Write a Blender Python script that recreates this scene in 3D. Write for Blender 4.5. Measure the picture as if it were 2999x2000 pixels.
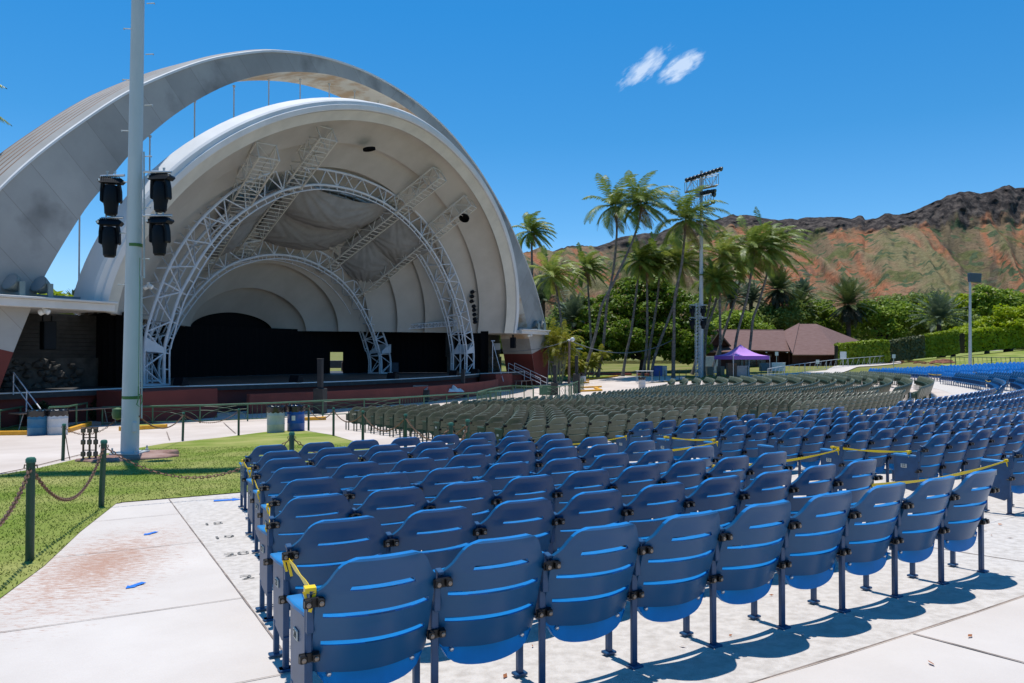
import bpy, bmesh, math, random
import numpy as np
from mathutils import Vector, Matrix, noise
random.seed(7)
for _o in list(bpy.data.objects): bpy.data.objects.remove(_o)
scene = bpy.context.scene
COL = scene.collection
PI = math.pi
# ------------------------------------------------------------ camera
EYE = 1.64
PITCH = math.atan(40/2250.)
cam = bpy.data.cameras.new('camera'); cam.lens = 27.0; cam.sensor_width = 36.0
cam.clip_start = 0.1; cam.clip_end = 6000
camo = bpy.data.objects.new('camera', cam); COL.objects.link(camo)
camo.location = (0, 0, EYE); camo.rotation_euler = (PI/2+PITCH, 0, 0)
scene.camera = camo
# ------------------------------------------------------------ light
SUN_EL, SUN_DIR = math.radians(80), (-.42, .907)
world = bpy.data.worlds.new('World'); scene.world = world; world.use_nodes = True
wn = world.node_tree; wn.nodes.clear()
def _n(t, x=None, **k):
    n = wn.nodes.new(t)
    for a, b in k.items(): setattr(n, a, b)
    return n
sky = _n('ShaderNodeTexSky'); sky.sky_type = 'NISHITA'; sky.sun_disc = False
sky.sun_elevation = SUN_EL; sky.sun_rotation = math.atan2(SUN_DIR[0], SUN_DIR[1])
sky.altitude = 0; sky.air_density = 1.0; sky.dust_density = .25; sky.ozone_density = 3.0
bg = _n('ShaderNodeBackground'); bg.inputs['Strength'].default_value = .145
out = _n('ShaderNodeOutputWorld')
# small wispy clouds, as a patch of noise at one place in the sky
tc = _n('ShaderNodeTexCoord')
# the dry trade-wind air of the photograph: a deeper, cleaner blue than the standard atmosphere gives
sp = _n('ShaderNodeSeparateXYZ'); wn.links.new(tc.outputs['Generated'], sp.inputs[0])
rp = _n('ShaderNodeValToRGB'); wn.links.new(sp.outputs['Z'], rp.inputs[0]); er = rp.color_ramp
for i, (p_, c_) in enumerate([(.0, (.50, .72, 1.12)), (.035, (.50, .73, 1.10)), (.10, (.50, .73, .95)), (.155, (.33, .655, .885)), (.27, (.19, .61, .85)), (.41, (.125, .62, .90))]):
    e = er.elements[i] if i < 2 else er.elements.new(p_)
    e.position = p_; e.color = c_+(1,)
hsv = _n('ShaderNodeMixRGB'); hsv.blend_type = 'MULTIPLY'; hsv.inputs[0].default_value = 1
wn.links.new(sky.outputs[0], hsv.inputs[1]); wn.links.new(rp.outputs[0], hsv.inputs[2])
def skydir(x, y):
    u = (x-1500)/2250.; v = (1000-y)/2250.
    return Vector((u, math.cos(PITCH)-v*math.sin(PITCH), math.sin(PITCH)+v*math.cos(PITCH))).normalized()
def cloud(x, y, la, lb, rot, thr, seed):
    d = skydir(x, y); rt = d.cross(Vector((0, 0, 1))).normalized(); up = rt.cross(d)
    def dot(v):
        n = _n('ShaderNodeVectorMath', operation='DOT_PRODUCT'); wn.links.new(tc.outputs['Generated'], n.inputs[0]); n.inputs[1].default_value = v; return n.outputs['Value']
    cb = _n('ShaderNodeCombineXYZ'); wn.links.new(dot(rt), cb.inputs[0]); wn.links.new(dot(up), cb.inputs[1])
    fwd = _n('ShaderNodeMath', operation='GREATER_THAN'); wn.links.new(dot(d), fwd.inputs[0]); fwd.inputs[1].default_value = .5
    mp = _n('ShaderNodeMapping'); mp.vector_type = 'TEXTURE'; mp.inputs['Rotation'].default_value = (0, 0, rot); mp.inputs['Scale'].default_value = (la, lb, 1); wn.links.new(cb.outputs[0], mp.inputs[0])
    g = _n('ShaderNodeTexGradient'); g.gradient_type = 'SPHERICAL'; wn.links.new(mp.outputs[0], g.inputs[0])
    ad = _n('ShaderNodeVectorMath', operation='ADD'); wn.links.new(mp.outputs[0], ad.inputs[0]); ad.inputs[1].default_value = (seed, seed, seed)
    no = _n('ShaderNodeTexNoise'); no.inputs['Scale'].default_value = 2.2; no.inputs['Detail'].default_value = 8; no.inputs['Roughness'].default_value = .6; wn.links.new(ad.outputs[0], no.inputs['Vector'])
    s_ = _n('ShaderNodeMath', operation='MULTIPLY_ADD'); wn.links.new(g.outputs[1], s_.inputs[0]); s_.inputs[1].default_value = .55; wn.links.new(no.outputs[0], s_.inputs[2])
    t = _n('ShaderNodeMapRange'); wn.links.new(s_.outputs[0], t.inputs[0]); t.inputs[1].default_value = thr; t.inputs[2].default_value = thr+.36; t.inputs[4].default_value = .62
    e = _n('ShaderNodeMath', operation='GREATER_THAN'); wn.links.new(g.outputs[1], e.inputs[0]); e.inputs[1].default_value = 0
    e2 = _n('ShaderNodeMapRange'); wn.links.new(g.outputs[1], e2.inputs[0]); e2.inputs[2].default_value = .25
    m = _n('ShaderNodeMath', operation='MULTIPLY'); wn.links.new(t.outputs[0], m.inputs[0]); wn.links.new(e2.outputs[0], m.inputs[1])
    m2 = _n('ShaderNodeMath', operation='MULTIPLY'); wn.links.new(m.outputs[0], m2.inputs[0]); wn.links.new(fwd.outputs[0], m2.inputs[1]); return m2.outputs[0]
c1 = cloud(1888, 200, .046, .017, math.radians(35), .60, 3.1)
c2 = cloud(1996, 196, .034, .015, math.radians(28), .50, 9.7)
mx2 = _n('ShaderNodeMath', operation='MAXIMUM'); wn.links.new(c1, mx2.inputs[0]); wn.links.new(c2, mx2.inputs[1])
mixc = _n('ShaderNodeMixRGB'); wn.links.new(mx2.outputs[0], mixc.inputs[0]); wn.links.new(hsv.outputs[0], mixc.inputs[1])
mixc.inputs[2].default_value = (5.4, 6.0, 6.8, 1)
wn.links.new(mixc.outputs[0], bg.inputs[0]); wn.links.new(bg.outputs[0], out.inputs[0])
sl = bpy.data.lights.new('sun', 'SUN'); sl.energy = 4.2; sl.angle = math.radians(.53); sl.color = (1, .965, .91)
so = bpy.data.objects.new('sun', sl); COL.objects.link(so)
sdir = Vector((SUN_DIR[0]*math.cos(SUN_EL), SUN_DIR[1]*math.cos(SUN_EL), math.sin(SUN_EL)))
so.rotation_euler = sdir.to_track_quat('Z', 'Y').to_euler(); so.location = (0, 0, 60)
scene.view_settings.view_transform = 'Standard'; scene.view_settings.look = 'None'
scene.view_settings.gamma = 1; scene.view_settings.exposure = 0.2
# ------------------------------------------------------------ survey: where things stand
CX, CY = -36., 67.5            # centre of the arcs of seats
def smooth(t): t = max(0., min(1., t)); return t*t*(3-2*t)
def gz(x, y):
    r = math.hypot(x-CX, y-CY)
    if r < 38: z = -1.462
    elif r < 42: z = -1.462 + .043*(r-38)*(r-38)/8
    elif r < 73: z = -.043*(73-r) - .043*0 - 0.0
    elif r < 78: z = .055*(r-73)
    else: z = .275
    if 38 <= r < 42:
        a = (r-38)/4; z = -1.462*(1-a*a*(3-2*a)) + (-.043*31)*(a*a*(3-2*a))
    if r > 79:
        ang = math.degrees(math.atan2(y-CY, x-CX))
        w = 1-smooth((ang-17)/14)
        z += 3.0*w*smooth((r-79)/50)
        if r > 300: z += (r-300)*.02
    if y > 70:                                  # ground beyond the seats towards the trees
        t = smooth((y-70)/25)*smooth((x+25)/20)
        if z < -.5: z = z*(1-t)+(-.5)*t
    return z
def ray(px, py):
    u = (px-1500)/2250.; v = (1000-py)/2250.
    fy = math.cos(PITCH)-v*math.sin(PITCH); fz = math.sin(PITCH)+v*math.cos(PITCH)
    return u/fy, fz/fy
def G(px, py, h=0.):
    a, b = ray(px, py); Y = 1.
    while EYE+b*Y-gz(a*Y, Y)-h > 0 and Y < 600: Y *= 1.002
    Y /= 1.001
    return Vector((a*Y, Y, gz(a*Y, Y)))
def A(px, py, Y):
    a, b = ray(px, py); return Vector((a*Y, Y, EYE+b*Y))
def P(x, y, dz=0.): return Vector((x, y, gz(x, y)+dz))
def pol(r, deg, dz=0.):
    a = math.radians(deg); return P(CX+r*math.cos(a), CY+r*math.sin(a), dz)
TH = math.atan2(.881, .473)
SM = Vector((-9.3838, 52.8714)); SA = Vector((.88105, -.47303)); SB = Vector((.47303, .88105))
def S(s, t, z): # shell frame: s towards the seats, t to the far side, z world
    p = SM+SA*s+SB*t; return Vector((p.x, p.y, z))
# ------------------------------------------------------------ materials
MATS = {}
def mat(name, color, rough=.6, metal=0., spec=.5, var=.0, vscale=3., bump=0., bscale=20., color2=None, lo=.35, hi=.65, det=4, coat=0., trans=0., sheen=0., stretch=(1, 1, 1)):
    if name in MATS: return MATS[name]
    m = bpy.data.materials.new(name); m.use_nodes = True; nt = m.node_tree; p = nt.nodes['Principled BSDF']
    p.inputs['Roughness'].default_value = rough; p.inputs['Metallic'].default_value = metal
    p.inputs['Specular IOR Level'].default_value = spec
    if coat: p.inputs['Coat Weight'].default_value = coat
    if trans: p.inputs['Transmission Weight'].default_value = trans
    c = tuple(color)+(1,)
    p.inputs['Base Color'].default_value = c
    if color2 is not None or var or bump:
        tcn = nt.nodes.new('ShaderNodeTexCoord'); mp = nt.nodes.new('ShaderNodeMapping'); mp.inputs['Scale'].default_value = stretch
        nt.links.new(tcn.outputs['Object'], mp.inputs[0])
    if color2 is not None or var:
        n = nt.nodes.new('ShaderNodeTexNoise'); n.inputs['Scale'].default_value = vscale; n.inputs['Detail'].default_value = det; n.inputs['Roughness'].default_value = .6
        nt.links.new(mp.outputs[0], n.inputs['Vector'])
        r = nt.nodes.new('ShaderNodeValToRGB'); r.color_ramp.elements[0].position = lo; r.color_ramp.elements[1].position = hi
        if color2 is None: color2 = tuple(min(1, v*(1+var)) for v in color); c = tuple(v*(1-var) for v in color)+(1,)
        r.color_ramp.elements[0].color = c; r.color_ramp.elements[1].color = tuple(color2)+(1,)
        nt.links.new(n.outputs[0], r.inputs[0]); nt.links.new(r.outputs[0], p.inputs['Base Color'])
    if bump:
        n2 = nt.nodes.new('ShaderNodeTexNoise'); n2.inputs['Scale'].default_value = bscale; n2.inputs['Detail'].default_value = 5
        nt.links.new(mp.outputs[0], n2.inputs['Vector'])
        b = nt.nodes.new('ShaderNodeBump'); b.inputs['Strength'].default_value = bump; b.inputs['Distance'].default_value = .02
        nt.links.new(n2.outputs[0], b.inputs['Height']); nt.links.new(b.outputs[0], p.inputs['Normal'])
    MATS[name] = m; return m
# ------------------------------------------------------------ objects
def tag(o, label=None, cat=None, group=None, kind=None):
    if label: o['label'] = label
    if cat: o['category'] = cat
    if group: o['group'] = group
    if kind: o['kind'] = kind
    return o
def empty(name, loc, rz=0., label=None, cat=None, group=None):
    o = bpy.data.objects.new(name, None); COL.objects.link(o); o.location = loc; o.rotation_euler = (0, 0, rz)
    o.empty_display_size = .2
    return tag(o, label, cat, group)
def npmesh(name, V, Fq, mats, mi=None, smooth_=False):
    me = bpy.data.meshes.new(name); V = np.asarray(V, dtype=np.float32); Fq = np.asarray(Fq, dtype=np.int32)
    k = Fq.shape[1]
    me.vertices.add(len(V)); me.vertices.foreach_set('co', V.ravel())
    me.loops.add(Fq.size); me.loops.foreach_set('vertex_index', Fq.ravel())
    me.polygons.add(len(Fq)); me.polygons.foreach_set('loop_start', np.arange(0, Fq.size, k, dtype=np.int32))
    for m in mats: me.materials.append(m)
    if mi is not None: me.polygons.foreach_set('material_index', np.asarray(mi, dtype=np.int32))
    me.update(calc_edges=True); me.validate()
    if smooth_: me.polygons.foreach_set('use_smooth', np.ones(len(me.polygons), dtype=bool))
    return me
class MB:
    def __init__(s): s.v = []; s.f = []; s.m = []; s.cur = 0
    def add(s, vs, fs):
        b = len(s.v); s.v += [tuple(v) for v in vs]; s.f += [tuple(b+i for i in f) for f in fs]; s.m += [s.cur]*len(fs); return s
    def box(s, c, d, rz=0., rot=None):
        x, y, z = d[0]/2, d[1]/2, d[2]/2
        vs = [Vector((i*x, j*y, k*z)) for k in (-1, 1) for j in (-1, 1) for i in (-1, 1)]
        R = rot if rot is not None else Matrix.Rotation(rz, 3, 'Z')
        c = Vector(c)
        return s.add([R@v+c for v in vs], [(0, 2, 3, 1), (4, 5, 7, 6), (0, 1, 5, 4), (2, 6, 7, 3), (0, 4, 6, 2), (1, 3, 7, 5)])
    def tube(s, pts, r, n=6, cap=True, r2=None):
        pts = [Vector(p) for p in pts]; L = len(pts); rings = []
        up = None
        for i, p in enumerate(pts):
            d = (pts[min(i+1, L-1)]-pts[max(i-1, 0)])
            if d.length < 1e-9: d = Vector((0, 0, 1))
            d.normalize()
            if up is None: up = Vector((0, 0, 1)) if abs(d.z) < .9 else Vector((1, 0, 0))
            u = d.cross(up)
            if u.length < 1e-4: u = d.cross(Vector((0, 1, 0)))
            u.normalize(); w = u.cross(d); up = w
            if isinstance(r, (list, tuple)): rr = r[i]
            else: rr = r if r2 is None else r+(r2-r)*i/(L-1)
            rings.append([p+(u*math.cos(2*PI*k/n)+w*math.sin(2*PI*k/n))*rr for k in range(n)])
        vs = [v for q in rings for v in q]; fs = []
        for i in range(L-1):
            for k in range(n): fs.append((i*n+k, i*n+(k+1) % n, (i+1)*n+(k+1) % n, (i+1)*n+k))
        if cap: fs += [tuple(range(n-1, -1, -1)), tuple((L-1)*n+k for k in range(n))]
        return s.add(vs, fs)
    def lathe(s, c, prof, n=16, rot=None):
        c = Vector(c); vs = []; fs = []
        for r, z in prof:
            for k in range(n):
                v = Vector((r*math.cos(2*PI*k/n), r*math.sin(2*PI*k/n), z))
                if rot is not None: v = rot@v
                vs.append(v+c)
        L = len(prof)
        for i in range(L-1):
            for k in range(n): fs.append((i*n+k, i*n+(k+1) % n, (i+1)*n+(k+1) % n, (i+1)*n+k))
        fs += [tuple(range(n-1, -1, -1)), tuple((L-1)*n+k for k in range(n))]
        return s.add(vs, fs)
    def prism(s, poly, ax):    # poly: list of 3D points, ax: extrusion vector
        n = len(poly); ax = Vector(ax); a = [Vector(p) for p in poly]; b = [p+ax for p in a]
        return s.add(a+b, [tuple(range(n-1, -1, -1)), tuple(range(n, 2*n))]+[(i, (i+1) % n, n+(i+1) % n, n+i) for i in range(n)])
    def build(s, name, mats, parent=None, smooth_=False, recalc=True, bevel=0., angle=None):
        me = s.mesh(name, mats, smooth_, recalc, bevel, angle)
        return link(name, me, parent)
    def mesh(s, name, mats, smooth_=False, recalc=True, bevel=0., angle=None):
        me = bpy.data.meshes.new(name); me.from_pydata(s.v, [], s.f)
        if not isinstance(mats, (list, tuple)): mats = [mats]
        for m in mats: me.materials.append(m)
        if len(mats) > 1: me.polygons.foreach_set('material_index', s.m)
        if recalc or bevel:
            bm = bmesh.new(); bm.from_mesh(me)
            if bevel: bmesh.ops.bevel(bm, geom=[e for e in bm.edges if len(e.link_faces) == 2 and e.calc_face_angle(0) > .5], offset=bevel, segments=1, affect='EDGES', clamp_overlap=True)
            if recalc: bmesh.ops.recalc_face_normals(bm, faces=bm.faces)
            bm.to_mesh(me); bm.free()
        if smooth_:
            me.polygons.foreach_set('use_smooth', np.ones(len(me.polygons), dtype=bool))
            me.set_sharp_from_angle(angle=angle if angle else math.radians(38))
        me.update(); return me
def link(name, me, parent=None, loc=None):
    o = bpy.data.objects.new(name, me); COL.objects.link(o)
    if parent is not None: o.parent = parent
    if loc is not None: o.location = loc
    return o
def local(root, pts): # world points into an unrotated root's frame
    L = root.location; return [Vector(p)-L for p in pts]
def text_mesh(s, size, depth, m, name):
    cu = bpy.data.curves.new(name, 'FONT'); cu.body = s; cu.size = size; cu.extrude = depth; cu.align_x = 'CENTER'; cu.align_y = 'CENTER'
    o = bpy.data.objects.new(name, cu); COL.objects.link(o); bpy.context.view_layer.update()
    me = bpy.data.meshes.new_from_object(o.evaluated_get(bpy.context.evaluated_depsgraph_get()))
    bpy.data.objects.remove(o); me.materials.clear(); me.materials.append(m); me.name = name; return me
ORD = ['first', 'second', 'third', 'fourth', 'fifth', 'sixth', 'seventh', 'eighth', 'ninth', 'tenth', 'eleventh', 'twelfth', 'thirteenth', 'fourteenth', 'fifteenth', 'sixteenth', 'seventeenth', 'eighteenth', 'nineteenth', 'twentieth', 'twenty-first', 'twenty-second', 'twenty-third', 'twenty-fourth', 'twenty-fifth', 'twenty-sixth', 'twenty-seventh', 'twenty-eighth', 'twenty-ninth', 'thirtieth', 'thirty-first', 'thirty-second', 'thirty-third', 'thirty-fourth', 'thirty-fifth', 'thirty-sixth', 'thirty-seventh', 'thirty-eighth', 'thirty-ninth', 'fortieth']
def _off(s, root):
    L = root.location; s.v = [(v[0]-L.x, v[1]-L.y, v[2]-L.z) for v in s.v]; return s
MB.off = _off
# ============================================================ materials of the place
M_CONC = mat('pale_concrete', (.49, .435, .39), rough=.9, spec=.15, vscale=.55, color2=(.62, .565, .515), det=10, lo=.3, hi=.7, bump=.25, bscale=60)
M_PAD = mat('seating_slab_concrete', (.47, .425, .38), rough=.92, spec=.12, vscale=14., color2=(.61, .56, .51), det=12, lo=.33, hi=.6, bump=.5, bscale=120)
M_ROAD = mat('plaza_concrete', (.50, .425, .37), rough=.9, spec=.12, vscale=.35, color2=(.60, .525, .47), det=8, bump=.2, bscale=30)
M_JOINT = mat('joint_filler', (.24, .19, .16), rough=1, var=.4, vscale=6)
M_LAWN = mat('lawn', (.15, .205, .03), rough=.85, spec=.1, vscale=.5, color2=(.34, .32, .11), det=14, lo=.40, hi=.68, bump=.4, bscale=55)
M_DRY = mat('dry_grass', (.22, .19, .075), rough=.9, spec=.1, vscale=.25, color2=(.13, .16, .03), det=9, bump=.5, bscale=20)
M_SOIL = mat('bare_soil', (.16, .085, .05), rough=1, spec=.1, var=.45, vscale=2.5, bump=.8, bscale=12)
M_YEL = mat('yellow_kerb_paint', (.68, .33, .012), rough=.6, var=.12, vscale=6)
M_REDP = mat('red_kerb_paint', (.36, .06, .045), rough=.7, var=.15, vscale=4)
M_GREENP = mat('green_paint', (.02, .065, .036), rough=.45, spec=.5, var=.15, vscale=7)
M_GREENR = mat('green_rail_paint', (.045, .12, .065), rough=.45, spec=.5, var=.15, vscale=5)
M_GALV = mat('galvanised_steel', (.45, .48, .49), rough=.5, metal=.25, var=.08, vscale=3)
M_RUST = mat('rusty_chain', (.20, .115, .075), rough=.65, metal=.5, var=.4, vscale=40)
M_BLACK = mat('black_plastic', (.004, .006, .010), rough=.55, spec=.2)
M_BAG = mat('black_bin_liner', (.012, .012, .014), rough=.25, spec=.6)
M_WHITE = mat('white_paint', (.72, .72, .70), rough=.5, var=.05, vscale=3)
M_TRUSS = mat('white_truss_paint', (.58, .60, .63), rough=.5, var=.06, vscale=2)
M_TRUSSC = mat('cream_truss_paint', (.58, .55, .49), rough=.55, var=.08, vscale=2)
M_YTAPE = mat('yellow_barrier_tape', (.85, .58, .012), rough=.4)
M_BTAPE = mat('blue_tape', (.012, .16, .62), rough=.5)
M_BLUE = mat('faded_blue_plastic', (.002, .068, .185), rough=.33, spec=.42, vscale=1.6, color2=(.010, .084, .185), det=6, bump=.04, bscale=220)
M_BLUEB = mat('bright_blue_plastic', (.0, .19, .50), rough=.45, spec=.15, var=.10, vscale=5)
M_BLUEP = mat('blue_painted_iron', (.014, .062, .145), rough=.4, spec=.45, var=.18, vscale=9)
M_BLUEA = mat('blue_arm_plastic', (.02, .19, .44), rough=.45, spec=.4, var=.12, vscale=9)
M_BLUEF = mat('sunlit_blue_plastic', (.004, .115, .40), rough=.38, spec=.45, var=.15, vscale=1.2)  # brighter copy of the backrest blue for far chairs, sunlight painted in
M_BLUEE = mat('blue_edge_sun_tint', (.006, .17, .46), rough=.35, spec=.5, var=.1, vscale=6)  # brighter seat blue on slot ledges and top rim: sunlight put into the colour
M_GRNE = mat('green_edge_sun_tint', (.16, .19, .15), rough=.35, spec=.5, var=.1, vscale=6)  # lighter green for the same ledges and rim, sun catch painted in
M_GRN = mat('faded_green_plastic', (.060, .082, .052), rough=.38, spec=.5, vscale=1.2, color2=(.115, .130, .082), det=6)
M_GRNB = mat('green_seat_plastic', (.035, .082, .055), rough=.35, spec=.5, var=.15, vscale=5)
M_GRNP = mat('green_painted_iron', (.018, .045, .028), rough=.45, spec=.4, var=.2, vscale=9)
M_BRK = mat('black_iron_bracket', (.012, .011, .011), rough=.35, metal=.4, var=.3, vscale=30)
M_BOLT = mat('steel_bolt', (.55, .56, .58), rough=.3, metal=.8)
M_PLATE = mat('number_plate', (.42, .43, .40), rough=.4, var=.1, vscale=20)
M_INK = mat('number_ink', (.05, .055, .05), rough=.6)
M_STENCIL = mat('worn_stencil_paint', (.02, .02, .02), rough=.9, vscale=40, color2=(.42, .40, .37), lo=.45, hi=.62)
# ============================================================ ground
def sheet(name, pts, dz, m, step=1.6, kind='structure', bumpy=0.):
    bm = bmesh.new(); vs = [bm.verts.new((p[0], p[1], 0)) for p in pts]; bm.faces.new(vs)
    bmesh.ops.triangulate(bm, faces=bm.faces)
    for _ in range(7):
        es = [e for e in bm.edges if e.calc_length() > step]
        if not es: break
        bmesh.ops.subdivide_edges(bm, edges=es, cuts=1, use_grid_fill=False)
        bmesh.ops.triangulate(bm, faces=[f for f in bm.faces if len(f.verts) > 3])
    for v in bm.verts: v.co.z = gz(v.co.x, v.co.y)+dz
    bmesh.ops.recalc_face_normals(bm, faces=bm.faces)
    for f in bm.faces:
        if f.normal.z < 0: f.normal_flip()
    me = bpy.data.meshes.new(name); bm.to_mesh(me); bm.free(); me.materials.append(m)
    me.polygons.foreach_set('use_smooth', [True]*len(me.polygons))
    o = link(name, me); tag(o, kind=kind); return o
def polar_sheet(name, r0, r1, a0, a1, dr, da, dz, m):
    rs = np.arange(r0, r1+dr*.5, dr) if isinstance(dr, float) else np.array(dr); as_ = np.arange(a0, a1+da*.5, da)
    V = []; 
    for a in as_:
        for r in rs:
            x = CX+r*math.cos(math.radians(a)); y = CY+r*math.sin(math.radians(a)); V.append((x, y, gz(x, y)+dz))
    nr = len(rs); F = [(i*nr+j, i*nr+j+1, (i+1)*nr+j+1, (i+1)*nr+j) for i in range(len(as_)-1) for j in range(nr-1)]
    o = link(name, npmesh(name, V, F, [m], smooth_=True)); tag(o, kind='structure'); return o
rs_all = sorted(set([0., 15., 26., 32.]+[36+i for i in range(0, 50)]+[88, 92, 96, 100, 105, 110, 118, 126, 135, 150, 170, 200, 240, 300, 400, 600, 900, 1400, 2200, 3500]))
polar_sheet('ground', 0, 0, -180, 180, rs_all, 2.0, -.05, M_DRY)
polar_sheet('pavement', 16, 81.5, -78, 6, [16.]+list(np.arange(24, 81.6, 1.25)), 2.0, 0.0, M_ROAD)
# the slab the blue and green rows stand on
polar_sheet('seating_slab', 64.9, 73.78, -61.2, -8, list(np.linspace(64.9, 73.78, 8)), 1.0, .006, M_PAD)
def arcpts(r, a0, a1, n=12): return [pol(r, a0+(a1-a0)*i/(n-1)) for i in range(n)]
# aisle walk on the left of the blue rows
walk = [G(0, 1757), G(130, 1660), G(235, 1560), G(340, 1477)]
wk = [(p.x, p.y) for p in walk]
wk = [(-3.2, 3.6), (-2.9, -2), (-2.9, -6)][::-1]+wk
wk += [tuple(pol(64.9, a)[:2]) for a in (-61.5, -61.3, -61.2)]+[tuple(pol(r, -61.2)[:2]) for r in (67, 69, 71, 73.8)]+[(1.5, -6)]
wk_o = sheet('walkway', wk, .006, M_CONC, 1.0)
polar_sheet('rear_walkway', 73.8, 80, -61.2, -20, [73.8, 75, 76, 78, 80.], 1.0, .006, M_CONC)
# brown stain on the aisle walk
def stain(m):
    nt = m.node_tree; p = nt.nodes['Principled BSDF']; src = p.inputs['Base Color'].links[0].from_socket
    a, b = G(150, 1770), G(400, 1575); mid = (a+b)/2; d = b-a; ang = math.atan2(d.y, d.x)
    tcn = nt.nodes.new('ShaderNodeTexCoord'); mp = nt.nodes.new('ShaderNodeMapping'); mp.vector_type = 'TEXTURE'
    mp.inputs['Location'].default_value = (mid.x, mid.y, 0); mp.inputs['Rotation'].default_value = (0, 0, ang); mp.inputs['Scale'].default_value = (d.length*.95, .85, 10)
    nt.links.new(tcn.outputs['Object'], mp.inputs[0])
    g = nt.nodes.new('ShaderNodeTexGradient'); g.gradient_type = 'SPHERICAL'; nt.links.new(mp.outputs[0], g.inputs[0])
    mp2 = nt.nodes.new('ShaderNodeMapping'); mp2.inputs['Rotation'].default_value = (0, 0, -.15); mp2.inputs['Scale'].default_value = (1.6, 7, 1); nt.links.new(tcn.outputs['Object'], mp2.inputs[0])
    n = nt.nodes.new('ShaderNodeTexNoise'); n.inputs['Scale'].default_value = 6.5; n.inputs['Detail'].default_value = 14; n.inputs['Roughness'].default_value = .8; nt.links.new(mp2.outputs[0], n.inputs['Vector'])
    mu = nt.nodes.new('ShaderNodeMath'); mu.operation = 'MULTIPLY_ADD'; nt.links.new(g.outputs[1], mu.inputs[0]); mu.inputs[1].default_value = .20; nt.links.new(n.outputs[0], mu.inputs[2])
    mr = nt.nodes.new('ShaderNodeMapRange'); nt.links.new(mu.outputs[0], mr.inputs[0]); mr.inputs[1].default_value = .57; mr.inputs[2].default_value = .68; mr.inputs[4].default_value = .78
    gt = nt.nodes.new('ShaderNodeMath'); gt.operation = 'GREATER_THAN'; nt.links.new(g.outputs[1], gt.inputs[0]); gt.inputs[1].default_value = .02
    m2 = nt.nodes.new('ShaderNodeMath'); m2.operation = 'MULTIPLY'; nt.links.new(mr.outputs[0], m2.inputs[0]); nt.links.new(gt.outputs[0], m2.inputs[1])
    mx = nt.nodes.new('ShaderNodeMixRGB'); nt.links.new(m2.outputs[0], mx.inputs[0]); nt.links.new(src, mx.inputs[1]); mx.inputs[2].default_value = (.36, .17, .10, 1)
    nt.links.new(mx.outputs[0], p.inputs['Base Color'])
M_WALK = M_CONC.copy(); M_WALK.name = 'stained_walkway_concrete'; wk_o.data.materials[0] = M_WALK; stain(M_WALK)
# joints between the slabs
def strip(pts, w, dz, m, name='slab_joint', par=None):
    V = []; F = []
    for i, p in enumerate(pts):
        q = Vector(pts[min(i+1, len(pts)-1)])-Vector(pts[max(i-1, 0)]); n = Vector((-q.y, q.x, 0)).normalized()*w/2
        for s in (-1, 1):
            v = Vector((p[0], p[1], 0))+n*s*(1+.35*math.sin(i*2.3)); V.append((v.x, v.y, gz(v.x, v.y)+dz))
    F = [(2*i, 2*i+1, 2*i+3, 2*i+2) for i in range(len(pts)-1)]
    return V, F
JV, JF = [], []
def joint(pts, w=.010):
    V, F = strip(pts, w, .012, None); b = len(JV); JV.extend(V); JF.extend([tuple(b+i for i in f) for f in F])
joint([pol(r, -61.2) for r in np.arange(64.9, 74.2, .3)], .011)
joint([pol(73.79, a) for a in np.arange(-61.2, -45, .3)], .012)
joint([pol(r, -57.1+.02*(r-66)) for r in np.arange(65, 73.8, .4)], .012)
joint([pol(r, -55.4) for r in np.arange(65, 73.8, .4)], .012)
joint([pol(r, -58.75) for r in np.arange(73.8, 80, .4)], .013)
joint([pol(r, -57.05) for r in np.arange(73.8, 80, .4)], .009)
joint([pol(r, -55.2) for r in np.arange(73.8, 80, .4)], .009)
for r, a0, a1 in ((70.75, -63.2, -61.2), (68.4, -62.6, -61.2), (72.4, -63.6, -61.2), (66.4, -62.2, -61.2)):
    joint([pol(r, a0+(a1-a0)*i/8) for i in range(9)], .009)
joint([G(*q) for q in ((1275*.383+0, 1265), (497, 1290))], .03)
joint([G(655, 1238), G(690, 1270)], .03)
tag(link('slab_joints', npmesh('slab_joints', JV, JF, [M_JOINT])), kind='structure')
# ---- lawns
def poly_px(l): return [tuple(G(*q)[:2]) for q in l]
edge_top = poly_px([(0, 1392), (100, 1375), (250, 1340), (480, 1300), (640, 1283), (790, 1264), (880, 1260), (975, 1275), (1063, 1301), (1120, 1310)])
lawn1 = [(-9.3, -6), (-9.4, 5), (-9.45, 10)]+edge_top+[tuple(pol(r, -55.85)[:2]) for r in (61, 63, 64.85)]+[tuple(pol(64.85, a)[:2]) for a in (-57, -58, -59, -60, -61, -61.7)]+[tuple(v) for v in poly_px([(340, 1477), (235, 1560), (130, 1660), (0, 1757)])]+[(-3.05, 3.6), (-2.85, -2), (-2.85, -6)]
sheet('lawn', lawn1, .012, M_LAWN, .8)
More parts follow.
